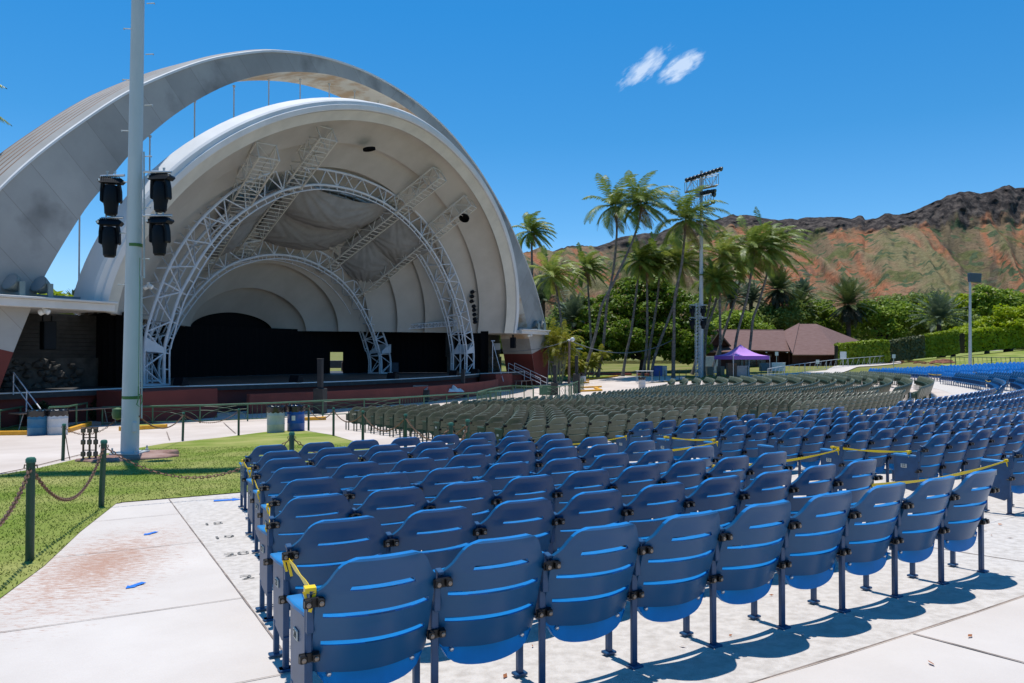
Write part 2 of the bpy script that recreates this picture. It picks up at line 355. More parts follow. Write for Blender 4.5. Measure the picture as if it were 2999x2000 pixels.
# kerbed islands by the railing
def kerb(name, pts, label, w=.16, h=.16, m=None, cap=False, cat='kerb', group=None):
    mb = MB(); pts = [Vector(p) for p in pts]; prof = [(-w/2, -.03), (-w/2, h), (w/2, h), (w/2, -.03)]; rings = []
    for i, p in enumerate(pts):
        q = pts[min(i+1, len(pts)-1)]-pts[max(i-1, 0)]; n = Vector((-q.y, q.x, 0)).normalized(); rings.append([p+n*a+Vector((0, 0, b)) for a, b in prof])
    vs = [v for r_ in rings for v in r_]; fs = [(4*i+k, 4*i+(k+1) % 4, 4*i+4+(k+1) % 4, 4*i+4+k) for i in range(len(pts)-1) for k in range(4)]
    fs += [(0, 1, 2, 3), tuple(4*(len(pts)-1)+k for k in (3, 2, 1, 0))]; mb.add(vs, fs)
    o = mb.build(name, m or M_YEL, bevel=.015); o.location = (0, 0, 0); tag(o, label, cat, group); return o
KG = 'yellow painted kerbs of the plaza islands'
kerb('yellow_kerb', [G(-60, 1275), G(0, 1275), G(84, 1274)], 'yellow painted kerb left of the blue drum at the left edge', group=KG)
kerb('yellow_kerb', [G(198, 1267), G(262, 1246)], 'short yellow kerb just right of the white drum at left', group=KG)
kerb('yellow_kerb', [G(350, 1262), G(405, 1259), G(487, 1254)], 'yellow kerb just right of the tall steel pole foot', group=KG)
kerb('yellow_kerb', [G(870, 1233), G(900, 1232), G(955, 1230)], 'yellow kerb behind the blue drum and chain posts', group=KG)
kerb('yellow_kerb', [G(1683, 1149), G(1760, 1146), G(1745, 1139)], 'yellow kerb end nearest the front green seats on the right', .3, group=KG)
kerb('yellow_kerb', [G(1690, 1138), G(1762, 1135)], 'second yellow kerb end beside the green curved railing', .3, group=KG)
kerb('yellow_kerb', [G(1690, 1124), G(1725, 1122)], 'third yellow kerb end behind the white and black drum', .25, group=KG)
kerb('yellow_kerb', [G(1690, 1117), G(1726, 1116)], 'farthest short yellow kerb end behind the railing tip', .2, group=KG)
kerb('yellow_kerb', [G(1690, 1113), G(1730, 1111), G(1770, 1107), G(1808, 1103)], 'long thin yellow kerb curving round the bright lawn', .2, .14, group=KG)
kerb('red_kerb', [G(1640, 1096), G(1700, 1096), G(1780, 1097), G(1850, 1098)], 'red painted kerb beyond the bright lawn under the palms', .2, .2, M_REDP)
kerb('red_kerb', [G(1866, 1099), G(1905, 1100)], 'short red kerb piece left of the blue bin under the palms', .2, .2, M_REDP)
island1 = [G(*q) for q in ((-120, 1268), (84, 1268), (84, 1250), (-120, 1245))]
sheet('grass_patch', [(p.x, p.y) for p in island1], .02, M_LAWN, 2.)
sheet('grass_patch', poly_px([(400, 1257), (484, 1253), (480, 1243), (400, 1244)]), .02, M_LAWN, 2.)
sheet('grass_patch', poly_px([(196, 1265), (255, 1246), (235, 1240), (190, 1250)]), .02, M_LAWN, 2.)
sheet('grass_patch', poly_px([(1680, 1112.5), (1730, 1110.5), (1770, 1106.5), (1806, 1102.5), (1790, 1099), (1700, 1098), (1590, 1098), (1580, 1112), (1640, 1114)]), .03, M_LAWN, 3.)
# far lawn bank on the right, with the path that climbs it
path_lo = [(2520, 1060), (2567, 1057), (2640, 1052), (2693, 1046), (2795, 1034), (2900, 1021), (2999, 1010), (3120, 998)]
path_hi = [(2520, 1053), (2567, 1050), (2640, 1044), (2693, 1037), (2778, 1028), (2900, 1013), (2999, 1003), (3120, 990)]
def gfar(px, py):
    return G(px, py)
bank = [pol(81.8, a) for a in np.arange(-40, 12, 2)]+[gfar(*q) for q in path_lo][:]+[pol(118, 2), pol(118, -20), pol(118, -40)]
BK = [(p.x, p.y) for p in [pol(81.8, a) for a in np.arange(-45, 9, 3)]]+[(gfar(*q).x, gfar(*q).y) for q in path_lo]+[tuple(pol(140, a)[:2]) for a in (2, -10, -25, -45)]
sheet('lawn_bank', BK, .03, M_LAWN, 3.5)
PTH = [(gfar(*q).x, gfar(*q).y) for q in path_lo]+[(gfar(*q).x, gfar(*q).y) for q in path_hi][::-1]
sheet('path', PTH, .05, M_CONC, 3.)
sheet('path', poly_px([(2180, 1100), (2330, 1092), (2420, 1085), (2450, 1072), (2540, 1062), (2640, 1058), (2640, 1064), (2520, 1074), (2400, 1112), (2230, 1118)]), .03, M_CONC, 3.)
sheet('plaza', poly_px([(1560, 1122), (1650, 1116), (1725, 1114), (1770, 1109), (1808, 1104), (1830, 1101), (1900, 1103), (2010, 1101), (2000, 1112), (1890, 1122), (1900, 1140), (1700, 1165), (1560, 1150)]), .02, M_ROAD, 3.)
# grass blades near the camera
def blades():
    rng = np.random.default_rng(3); from_poly = lawn1
    xs = np.array([p[0] for p in from_poly]); ys = np.array([p[1] for p in from_poly])
    V = []; n = 0
    N = 90000; X = rng.uniform(-9.5, -2.3, N); Y = rng.uniform(4.2, 20, N)
    ins = np.zeros(N, bool); j = len(xs)-1
    for i in range(len(xs)):
        c = ((ys[i] > Y) != (ys[j] > Y)) & (X < (xs[j]-xs[i])*(Y-ys[i])/(ys[j]-ys[i]+1e-12)+xs[i]); ins ^= c; j = i
    keep = ins & (rng.random(N) < np.clip(11/Y, .3, 1)); X = X[keep]; Y = Y[keep]; n = len(X)
    Z = np.array([gz(a, b) for a, b in zip(X, Y)])+.01
    a = rng.uniform(0, 6.28, n); w = rng.uniform(.004, .009, n); h = rng.uniform(.012, .032, n); l = rng.uniform(-.03, .03, (n, 2))
    dx = np.cos(a)*w; dy = np.sin(a)*w
    V = np.stack([np.stack([X-dx, Y-dy, Z], 1), np.stack([X+dx, Y+dy, Z], 1), np.stack([X+l[:, 0], Y+l[:, 1], Z+h], 1)], 1).reshape(-1, 3)
    F = np.arange(3*n).reshape(-1, 3)
    m = mat('grass_blades', (.18, .24, .035), rough=.7, spec=.15, vscale=.5, color2=(.38, .36, .12), det=14, lo=.40, hi=.68)
    tag(link('grass', npmesh('grass', V, F, [m])), 'short mown green grass growing on the near lawn', 'grass', kind='stuff')
blades()
# ============================================================ stadium chairs
# chair frame: x along the row (to the sitter's left = screen right from behind), y towards the stage, z up; origin between the rear feet
CW = .55
def outline_x(z):         # half width of the backrest at height z
    pts = [(.24, .250), (.36, .256), (.40, .259), (.64, .263), (.662, .260), (.672, .250), (.69, .232), (.71, .218), (.735, .206), (.755, .194), (.775, .176), (.79, .153), (.80, .120)]
    for (z0, a), (z1, b) in zip(pts, pts[1:]):
        if z <= z1: return a+(b-a)*(z-z0)/(z1-z0)
    return .125
def back_y(x, z, bow=1.):
    t = x/.25
    return .035-.155*(z-.32)/.48-.078*(1-t*t)*bow*(1-.25*max(0, (z-.6)/.2))
def make_back(nx=18, detail=True):
    zs = [.300, .33, .36, .40, .421, .441, .49, .52, .547, .567, .61, .64, .663, .683, .70, .72, .74, .76, .775, .787, .796, .80] if detail else [.305, .36, .43, .455, .55, .575, .66, .69, .76, .80]
    slots = [(.421, .441, .86), (.547, .567, .86), (.663, .683, .60)] if detail else [(.43, .455, .8), (.55, .575, .8), (.66, .69, .5)]
    us = [-1+2*i/nx for i in range(nx+1)]; th = .016
    V = []; idx = {}
    for side in (0, 1):
        for j, z in enumerate(zs):
            hw = outline_x(max(z, .40))*(.97 if z < .32 else 1)
            for i, u in enumerate(us):
                x = u*hw
                zz = z
                if z < .42: zz = z-.012*(1-(u*u))*(1-(z-.300)/.12)       # bottom edge sags
                lip = 0.
                if z > .77: lip = .013*(z-.77)/.03
                if abs(u) > .86: lip = max(lip, .005)
                if z > .77: lip = max(lip, .005)
                y = back_y(x, zz)
                # slot planks: each band bows a little on its own so edges catch the light
                f = 0.
                for (a, b, w_) in slots:
                    if zz <= a and zz > a-.06: f = max(f, (1-(a-zz)/.06)*.010)
                yy = y-f*(1-u*u) + (th+lip*.6 if side else -lip)
                idx[side, j, i] = len(V); V.append((x, yy, zz))
    F = []; hole = set()
    for j in range(len(zs)-1):
        for i in range(nx):
            um = (us[i]+us[i+1])/2
            if any(abs(zs[j]-a) < 1e-6 and abs(um) < w_ for a, b, w_ in slots): hole.add((j, i))
    inside = lambda j, i: 0 <= j < len(zs)-1 and 0 <= i < nx and (j, i) not in hole
    for j in range(len(zs)-1):
        for i in range(nx):
            if (j, i) in hole: continue
            a, b, c, d = (j, i), (j, i+1), (j+1, i+1), (j+1, i)
            F.append([idx[(0,)+q] for q in (a, b, c, d)]); F.append([idx[(1,)+q] for q in (d, c, b, a)])
            for (p, q, nb) in ((a, b, (j-1, i)), (b, c, (j, i+1)), (c, d, (j+1, i)), (d, a, (j, i-1))):
                if not inside(*nb): F.append([idx[(0,)+q], idx[(0,)+p], idx[(1,)+p], idx[(1,)+q]])
    # forward-curled ledge under every slot (what the sun catches through the slots)
    for (a, b, w_) in slots:
        j = min(range(len(zs)), key=lambda q: abs(zs[q]-a)); ii = [i for i in range(nx+1) if abs(us[i]) <= w_+.06]
        st = len(V)
        for i in ii:
            x, y, z = V[idx[1, j, i]]; dp = .062*(1-.35*us[i]**2)
            V += [(x, y-.004, z), (x, y+dp, z-.004), (x, y+dp, z-.014), (x, y-.004, z-.014)]
        for q in range(len(ii)-1):
            for k in range(4): F.append([st+4*q+k, st+4*q+(k+1) % 4, st+4*q+4+(k+1) % 4, st+4*q+4+k])
        for q in (0, len(ii)-1): F.append([st+4*q+k for k in range(4)])
    return V, F
def mesh_from(name, V, F, mats, angle=35, smooth_=True, mi=None):
    mb = MB(); mb.v = [tuple(v) for v in V]; mb.f = [tuple(f) for f in F]; mb.m = mi or [0]*len(F)
    return mb.mesh(name, mats, smooth_=smooth_, recalc=True, angle=math.radians(angle))
def make_seat(nx=16):
    # tipped-up seat: a dished shell hanging under the backrest, rounded at its lower corners
    V = []; us = [-1+2*i/nx for i in range(nx+1)]; rows = []
    prof = [(0, .47, .085), (.3, .40, .060), (.6, .335, .038), (.85, .275, .022), (1., .240, .016)]
    for side in (0, 1):
        for (t, z, y) in prof:
            r_ = []
            for u in us:
                hw = .248-.012*t; x = u*hw; drop = (.045*(1-u*u)-.030*abs(u)**9*1.)*t*t
                zz = z-drop+(.030*abs(u)**7 if t == 1. else 0)
                yy = y-.030*(1-u*u)*(1-.2*t)+(.024 if side else 0)
                r_.append(len(V)); V.append((x, yy, zz))
            rows.append(r_)
    n = len(prof); F = []
    for s in (0, 1):
        for j in range(n-1):
            for i in range(nx):
                a = [rows[s*n+j][i], rows[s*n+j][i+1], rows[s*n+j+1][i+1], rows[s*n+j+1][i]]; F.append(a if s == 0 else a[::-1])
    for i in range(nx): F.append([rows[0][i], rows[0][i+1], rows[n][i+1], rows[n][i]]); F.append([rows[n-1][i], rows[n-1][i+1], rows[2*n-1][i+1], rows[2*n-1][i]])
    for j in range(n-1):
        for i in (0, nx): F.append([rows[j][i], rows[j+1][i], rows[n+j+1][i], rows[n+j][i]])
    return V, F
def chair_meshes(c):
    blue = c == 'blue'
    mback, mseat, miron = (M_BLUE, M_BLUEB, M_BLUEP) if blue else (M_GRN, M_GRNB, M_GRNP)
    out = {}
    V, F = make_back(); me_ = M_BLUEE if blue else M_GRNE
    def emi(V, F): return [1 if (min(V[i][2] for i in f) > .782 or (len(f) == 4 and max(V[i][2] for i in f)-min(V[i][2] for i in f) < .016 and max(V[i][1] for i in f)-min(V[i][1] for i in f) > .02)) else 0 for f in F]  # ledge and top rim faces take the edge colour with painted sunlight
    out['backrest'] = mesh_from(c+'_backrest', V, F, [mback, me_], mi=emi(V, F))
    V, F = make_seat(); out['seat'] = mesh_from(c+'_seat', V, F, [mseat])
    mb = MB()
    for sx in (-1, 1):
        mb.lathe((sx*.185, .014, .283), [(.012, 0), (.012, .004), (.008, .009), (.0, .011)], 10, Matrix.Rotation(math.radians(98), 3, 'X'))
    out['rivet'] = mb.mesh(c+'_rivets', [M_BOLT], smooth_=True)
    # rear leg: flat cast bar with a flange, foot pad
    mb = MB(); mb.box((0, -.0, .30), (.034, .016, .60)); mb.box((0, .012, .28), (.012, .03, .56)); mb.box((0, -.052, .662), (.030, .042, .016), rot=Matrix.Rotation(.25, 3, 'X'))
    mb.box((0, -.040, .635), (.016, .02, .05)); mb.box((0, -.005, .008), (.075, .055, .014)); mb.box((0, -.02, .55), (.03, .03, .14))
    out['rear_leg'] = mb.mesh(c+'_rear_leg', [miron], bevel=.003)
    mb = MB(); mb.box((0, .215, .15), (.03, .03, .30)); mb.box((0, .215, .008), (.07, .05, .014))
    mb.tube([(0, .215, .26), (0, .19, .31), (0, .13, .345), (0, .02, .36)], .014, 6)
    mb.box((0, .11, .43), (.014, .2, .2))
    out['front_leg'] = mb.mesh(c+'_front_leg', [miron], bevel=.003)
    mb = MB()
    for z, y in ((.622, -.066), (.378, .006)):
        mb.box((0, y-.018, z), (.085, .012, .042)); mb.box((-.026, y-.03, z), (.03, .024, .034)); mb.box((.026, y-.03, z), (.03, .024, .034))
        mb.box((0, y+.0, z-.012), (.07, .03, .012))
    out['bracket'] = mb.mesh(c+'_bracket', [M_BRK], bevel=.004)
    mb = MB()
    for z, y in ((.622, -.066), (.378, .006)):
        for x in (-.026, .026): mb.lathe((x, y-.043, z-.002), [(.010, 0), (.010, .003), (.005, .005)], 8, Matrix.Rotation(PI/2, 3, 'X'))
    out['bolt'] = mb.mesh(c+'_bolt', [mat('dull_bolt', (.25, .20, .16), rough=.4, metal=.6)])
    # armrest between the seats, and the wide one at a row's end
    mb = MB(); mb.prism([(-.020, .0, .53), (.020, .0, .53), (.028, .25, .53), (-.028, .25, .53)], (0, 0, .02))
    out['armrest'] = mb.mesh(c+'_armrest', [M_BLUEA if blue else M_GRNB], bevel=.005)
    mb = MB(); mb.prism([(-.010, .0, .532), (.014, .0, .532), (.040, .14, .534), (.042, .27, .534), (-.030, .27, .534), (-.028, .14, .534)], (0, 0, .024))
    out['end_armrest'] = mb.mesh(c+'_end_armrest', [M_BLUEA if blue else M_GRNB], bevel=.005)
    mb = MB(); mb.prism([(-.012, -.01, .535), (-.012, .27, .535), (-.012, .275, .46), (-.012, .262, .24), (-.012, .26, .18), (-.012, .05, .14), (-.012, .0, .18), (-.012, -.015, .40)], (.024, 0, 0))
    mb.box((0, .0, .09), (.03, .03, .18)); mb.box((0, .235, .10), (.03, .03, .2)); mb.box((0, .0, .008), (.08, .055, .014)); mb.box((0, .235, .008), (.08, .05, .014))
    out['side_panel'] = mb.mesh(c+'_side_panel', [miron if not blue else M_BLUEP], bevel=.004)
    mb = MB(); mb.box((-.016, .15, .425), (.008, .072, .048)); out['number_plate'] = mb.mesh(c+'_plate', [M_PLATE], bevel=.012)
    # one mesh for chairs too small to show parts
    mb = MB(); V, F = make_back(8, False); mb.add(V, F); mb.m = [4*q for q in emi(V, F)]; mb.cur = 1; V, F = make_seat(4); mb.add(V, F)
    mb.cur = 2; mb.box((-.275, 0, .33), (.034, .02, .66)); mb.box((-.275, .215, .15), (.03, .03, .30)); mb.box((-.275, .11, .43), (.014, .2, .2)); mb.cur = 3; mb.box((-.275, .12, .54), (.05, .24, .02))
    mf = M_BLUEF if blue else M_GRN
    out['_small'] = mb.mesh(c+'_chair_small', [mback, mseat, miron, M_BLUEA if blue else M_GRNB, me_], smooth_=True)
    mb = MB()
    zs = [.30, .44, .56, .68, .80]; W = [.255, .26, .26, .245, .13]
    vs = []
    for k, (z, w) in enumerate(zip(zs, W)):
        for u in (-1, -.4, .4, 1): vs.append((u*w, back_y(u*w, z)*1., z))
    fs = [(4*j+i, 4*j+i+1, 4*j+i+5, 4*j+i+4) for j in range(4) for i in range(3)]
    n = len(vs); vs += [(x, y+.018, z) for x, y, z in vs]; fs += [tuple(n+i for i in f[::-1]) for f in fs]
    fs += [(16+i, 17+i, n+17+i, n+16+i) for i in range(3)]
    for j in range(4): fs += [(4*j, 4*j+4, n+4*j+4, n+4*j), (4*j+3, n+4*j+3, n+4*j+7, 4*j+7)]
    mb.cur = 0; mb.add(vs, fs); mb.cur = 1; mb.box((0, .04, .36), (.44, .03, .2)); mb.cur = 2
    mb.box((-.275, 0, .3), (.036, .02, .6)); mb.box((-.275, .2, .15), (.03, .03, .30)); mb.box((-.275, .1, .44), (.016, .2, .2)); mb.cur = 3; mb.box((-.275, .1, .545), (.05, .24, .025))
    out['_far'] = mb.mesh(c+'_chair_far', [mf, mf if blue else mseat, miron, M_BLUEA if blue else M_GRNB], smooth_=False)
    return out
CM = {'blue': chair_meshes('blue'), 'green': chair_meshes('green')}
def px_of(x, y, z):
    dz = z-EYE; d = y*math.cos(PITCH)+dz*math.sin(PITCH)
    if d < .05: return None
    v = -y*math.sin(PITCH)+dz*math.cos(PITCH); return 1500+2250*x/d, 1000-2250*v/d, d
# rows: (colour, radius, first angle, last angle, block index, row index counted from the back)
BLOCKS_B = [(-61.32, -57.38, 'nearest'), (-55.30, -49.45, 'second nearest'), (-47.30, -37.9, 'third'), (-35.9, -26.1, 'fourth'), (-24.2, -14.4, 'fifth'), (-11.7, -1.5, 'sixth')]
BLOCKS_G = [(-55.5, -49.3, 'left'), (-47.2, -37.9, 'middle'), (-35.6, -19.6, 'right'), (-17.5, -5.2, 'far')]
seats = []
for bi, (a0, a1, nm) in enumerate(BLOCKS_B):
    r_first = 0 if bi < 4 else -5
    if bi == 3: r_first = -2
    for k in range(r_first, 8):
        r = 73.30-.957*k; s0 = a0+(.10*k if bi == 0 and k > 0 else 0); s1 = a1+(.055*k if bi == 0 else 0)
        if bi == 0 and k == 0: s0 = -61.34
        w = math.radians(s1-s0)*r; n = int(round(w/CW)); da = math.degrees(CW/r)
        if bi == 0: n = [9, 9, 9, 8, 8, 8, 7, 7][k]; s0 = [-61.34, -61.24, -61.15, -61.0, -60.9, -60.8, -60.68, -60.6][k]; da = math.degrees(CW*1.0/r)
        if bi == 0: da = (s1-s0)/n
        for i in range(n): seats.append(dict(c='blue', r=r, a=s0+da*(i+.5), b=bi, bn=nm, row=k-r_first, rk=k, i=i, n=n, da=da))
for bi, (a0, a1, nm) in enumerate(BLOCKS_G):
    for k in range(0, 17):
        r = 63.9-.925*k; s0, s1 = a0, a1
        if bi == 0: s0 = -55.5+(.148*k)+(0 if k < 15 else 6)
        if k == 16 and bi == 0: continue
        if bi == 3: s1 = -5.2
        w = math.radians(s1-s0)*r; n = int(w/CW); da = math.degrees(CW/r)
        for i in range(n): seats.append(dict(c='green', r=r, a=s0+da*(i+.5), b=bi, bn=nm, row=k, rk=k, i=i, n=n, da=da))
for s in seats:
    a = math.radians(s['a']); s['x'] = CX+s['r']*math.cos(a); s['y'] = CY+s['r']*math.sin(a); s['z'] = gz(s['x'], s['y'])+(.006 if s['c'] == 'blue' else 0)
    q = px_of(s['x'], s['y'], s['z']+.6); s['vis'] = bool(q and -60 < q[0] < 3060 and q[1] < 2350); s['d'] = math.hypot(s['x'], s['y'])
def seat_label(s):
    row = 'back row' if s['row'] == 0 else ORD[s['row']]+' row from the back'
    if s['c'] == 'blue': return '%s blue seat from left, %s, %s blue block' % (ORD[s['i']], row, s['bn'])
    return '%s green seat from left, %s, %s green block' % (ORD[s['i']], row, s['bn'])
NUMS = {}
def num_mesh(n):
    if n not in NUMS:
        me = text_mesh(str(n), .045, .0015, M_INK, 'row_number')
        me.transform(Matrix.Rotation(-PI/2, 4, 'Z')@Matrix.Rotation(PI/2, 4, 'X')); NUMS[n] = me
    return NUMS[n]
def place(s, level):
    c = s['c']; m = CM[c]; rz = math.radians(s['a'])+PI/2
    name = c+'_stadium_chair'
    grp = 'blue stadium chairs in curved rows' if c == 'blue' else 'green stadium chairs in curved rows'
    if level == 0:
        o = link(name, m['_small'], None, (s['x'], s['y'], s['z'])); o.rotation_euler = (0, 0, rz)
        tag(o, seat_label(s), 'chair', grp); return o
    o = empty(name, (s['x'], s['y'], s['z']), rz, seat_label(s), 'chair', grp)
    jr = random.Random(s['i']*31+s['row']*7)
    b = link('backrest', m['backrest'], o); b.rotation_euler = (jr.uniform(-.012, .012), 0, jr.uniform(-.01, .01))
    st = link('seat', m['seat'], o); st.rotation_euler = (jr.uniform(-.03, .02), 0, 0)
    if s['d'] < 9: link('rivets', m['rivet'], st)
    hw = CW/2
    def standard(x, end):
        if end != -1:
            link('rear_leg', m['rear_leg'], o, (x, 0, 0)); link('front_leg', m['front_leg'], o, (x, 0, 0))
            if not end: link('armrest', m['armrest'], o, (x, 0, 0))
        else:
            link('rear_leg', m['rear_leg'], o, (x, 0, 0))
        link('bracket', m['bracket'], o, (x, 0, 0))
        if s['d'] < 12: link('bolt', m['bolt'], o, (x, 0, 0))
    if s['i'] == 0:
        standard(-hw, -1); sp = link('side_panel', m['side_panel'], o, (-hw, 0, 0)); link('end_armrest', m['end_armrest'], o, (-hw, 0, 0))
        npl = link('number_plate', m['number_plate'], sp)
        if s['d'] < 16 and c == 'blue' and 0 <= s['rk'] < 9:
            t = link('row_number', num_mesh(24-s['rk']), sp, (-.0205, .15, .425))
    else: standard(-hw, 0)
    if s['i'] == s['n']-1: standard(hw, 1)
    return o
blue = sorted([s for s in seats if s['c'] == 'blue' and s['vis']], key=lambda s: s['d'])
green = sorted([s for s in seats if s['c'] == 'green' and s['vis']], key=lambda s: s['d'])
for k, s in enumerate(blue[:300]): place(s, 1 if k < 190 else 0)
for k, s in enumerate(green[:300]): place(s, 1 if k < 40 else 0)
def mass(lst, c, nm, label):
    src = CM[c]['_far']; nv = len(src.vertices); co = np.empty(nv*3, np.float32); src.vertices.foreach_get('co', co); co = co.reshape(-1, 3)
    nl = len(src.loops); fs = np.array([list(p.vertices) for p in src.polygons]); mi = np.array([p.material_index for p in src.polygons])
    Vs = []; Fs = []; Ms = []
    for k, s in enumerate(lst):
        a = math.radians(s['a'])+PI/2; ca, sa = math.cos(a), math.sin(a)
        v = np.stack([co[:, 0]*ca-co[:, 1]*sa+s['x'], co[:, 0]*sa+co[:, 1]*ca+s['y'], co[:, 2]+s['z']], 1); Vs.append(v); Fs.append(fs+k*nv); Ms.append(mi)
    mm = [M for M in src.materials]
    me = npmesh(nm, np.concatenate(Vs), np.concatenate(Fs), mm, np.concatenate(Ms))
    o = link(nm, me); tag(o, label, 'chairs', kind='stuff'); return o
rest_b = blue[300:]+[s for s in seats if s['c'] == 'blue' and not s['vis'] and s['d'] > 6]
rest_g = green[300:]+[s for s in seats if s['c'] == 'green' and not s['vis']]
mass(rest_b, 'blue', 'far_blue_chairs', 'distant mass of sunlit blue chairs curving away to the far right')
mass(rest_g, 'green', 'far_green_chairs', 'distant mass of dark green chairs in curved rows before the stage')
# ---- yellow barrier tape across the aisles
def tape(p0, p1, sag=.06, w=.022, label='', tails=True, name='yellow_tape'):
    mb = MB(); p0, p1 = Vector(p0), Vector(p1); n = 14; pts = [p0.lerp(p1, i/n)-Vector((0, 0, sag*4*(i/n)*(1-i/n))) for i in range(n+1)]
    V = []; d = (p1-p0); sd = Vector((-d.y, d.x, 0)).normalized()*.0015
    for i, p in enumerate(pts):
        tw = .5+.5*math.sin(i*.9)*.3
        for a, b in ((-1, -1), (1, -1), (1, 1), (-1, 1)): V.append(p+sd*a+Vector((0, 0, w/2*b*tw*2)))
    F = [(4*i+k, 4*i+(k+1) % 4, 4*i+4+(k+1) % 4, 4*i+4+k) for i in range(n) for k in range(4)]; mb.add(V, F)
    if tails:
        for p, s in ((p0, 1), (p1, -1)):
            mb.box(p, (.045, .045, .022), .4); mb.box(p+Vector((.012, -.01, -.05)), (.014, .004, .08), rot=Matrix.Rotation(.25*s, 3, 'Y')); mb.box(p+Vector((-.012, -.012, -.035)), (.012, .004, .06), rot=Matrix.Rotation(-.3, 3, 'Y'))
    o = mb.build(name, M_YTAPE); tag(o, label, 'barrier tape', 'yellow tape tied across the seat rows'); return o
TB = {}
for s in seats:
    if s['c'] == 'blue': TB[s['b'], s['rk'], s['i']] = s
def endpost(b, k, side, h=.62, off=.0):
    ks = [s for (bb, kk, ii), s in TB.items() if bb == b and kk == k]
    s = min(ks, key=lambda q: q['i']) if side == 'L' else max(ks, key=lambda q: q['i'])
    a = s['a']+(-1 if side == 'L' else 1)*s['da']/2; p = pol(s['r']+off, a); return Vector((p.x, p.y, p.z+h))
tape(endpost(0, 0, 'L', .67, .05), endpost(0, 1, 'L', .60, .04), .0, label='yellow tape tying the two nearest row ends at the left aisle')
tape(endpost(0, 2, 'L', .60, -.05), endpost(0, 3, 'L', .60, .0), .02, label='yellow tape tied between the third and fourth row ends at left')
tape(endpost(0, 4, 'L', .58, -.05), endpost(0, 5, 'L', .60, .0), .02, label='yellow tape tied between the fifth and sixth row ends at left')
tape(endpost(0, 6, 'L', .60, -.05), endpost(0, 7, 'L', .62, .0), .03, label='yellow tape at the two farthest row ends of the left aisle')
TL = {7: 'front', 6: 'second', 5: 'third', 4: 'fourth', 3: 'fifth', 2: 'sixth', 1: 'seventh', 0: 'rearmost'}
for k, kk in ((7, 7), (5, 5), (3, 3), (1, 1)):
    tape(endpost(0, k, 'R', .56, .03), endpost(1, kk, 'L', .57, -.02), .05, label='yellow tape across the nearest right aisle at the %s row' % TL[k])
for k in (6, 3):
    tape(endpost(1, k, 'L', .60, -.1), endpost(1, k-1 if k else 0, 'L', .60, -.1), .02, label='yellow tape joining block ends beside that aisle at the %s row' % TL[k])
for b, kk in ((1, (7, 6)), (2, (7,)), (3, (7,)), (4, (7, 4))):
    for k in kk:
        tape(endpost(b, k, 'R', .62), endpost(b+1, k, 'L', .62), .05, .035, label='yellow tape across the %s far aisle at the %s row of seats' % (ORD[b-1], TL[k]), tails=False)
# ---- stencilled row numbers on the slab and blue tape arrows
for num, r in ((23, 72.05), (22, 71.1), (21, 70.15), (20, 69.2), (19, 68.3), (18, 67.4)):
    p = pol(r, -61.08+.09*(72-r)*.2, .014); me = text_mesh(str(num), .17, 0, M_STENCIL, 'row_number_paint')
    o = link('painted_row_number', me, None, p); o.rotation_euler = (0, 0, math.radians(-61.1)+PI/2); o.scale = (1.35, 1, 1)
    tag(o, 'stencilled black number %d on the slab beside the row end' % num, 'floor number', 'stencilled row numbers along the left aisle')
def arrow(px, py, ang, L, nm, lab):
    p = G(px, py); mb = MB(); w = L*.28
    poly = [(-L/2, -w/2), (L*.15, -w/2), (L*.15, -w), (L/2, 0), (L*.15, w), (L*.15, w/2), (-L/2, w/2)]
    mb.prism([(x, y, 0) for x, y in poly], (0, 0, .002)); o = mb.build('tape_arrow', M_BTAPE); o.location = (p.x, p.y, p.z+.013); o.rotation_euler = (0, 0, ang)
    tag(o, lab, 'floor arrow', 'blue tape arrows on the walkway')
arrow(395, 1719, math.radians(-112), .17, '', 'blue tape arrow on the walkway, nearest of the three')
arrow(440, 1566, math.radians(-112), .17, '', 'small blue tape arrow on the walkway above the brown stain')
arrow(668, 1467, math.radians(20), .36, '', 'blue tape strip on the walkway beside the farthest left row end')
# dead leaves
LV = []; rng = random.Random(5); mb = MB()
for (px, py) in ((2842, 1871), (2728, 1951), (1480, 1990), (2590, 1650), (2000, 1900), (2350, 1870), (2260, 1750), (2650, 1600), (870, 1975), (880, 1940), (862, 1935), (1560, 1900), (2140, 1870), (2885, 1560), (2905, 1573), (2960, 1580), (2930, 1540)):
    p = G(px, py)+Vector((0, 0, .014)); a = rng.uniform(0, 6); l = rng.uniform(.012, .03)
    mb.add([p+Vector((math.cos(a)*l, math.sin(a)*l, .004)), p+Vector((-math.sin(a)*l*.4, math.cos(a)*l*.4, 0)), p-Vector((math.cos(a)*l, math.sin(a)*l, -.006)), p+Vector((math.sin(a)*l*.4, -math.cos(a)*l*.4, .008))], [(0, 1, 2, 3)])
for i in range(60):
    p = pol(71.2+rng.uniform(-.5, .6), -56.6+rng.uniform(-.7, .9), .014); a = rng.uniform(0, 6); l = rng.uniform(.012, .03)
    mb.add([p+Vector((math.cos(a)*l, math.sin(a)*l, .004)), p+Vector((-math.sin(a)*l*.4, math.cos(a)*l*.4, 0)), p-Vector((math.cos(a)*l, math.sin(a)*l, -.006)), p+Vector((math.sin(a)*l*.4, -math.cos(a)*l*.4, .008))], [(0, 1, 2, 3)])
o = mb.build('dead_leaves', mat('dead_leaf', (.30, .10, .03), rough=.8, var=.5, vscale=3), recalc=False); tag(o, 'scattered dry brown leaves on the concrete among the blue seats', 'leaves', kind='stuff')
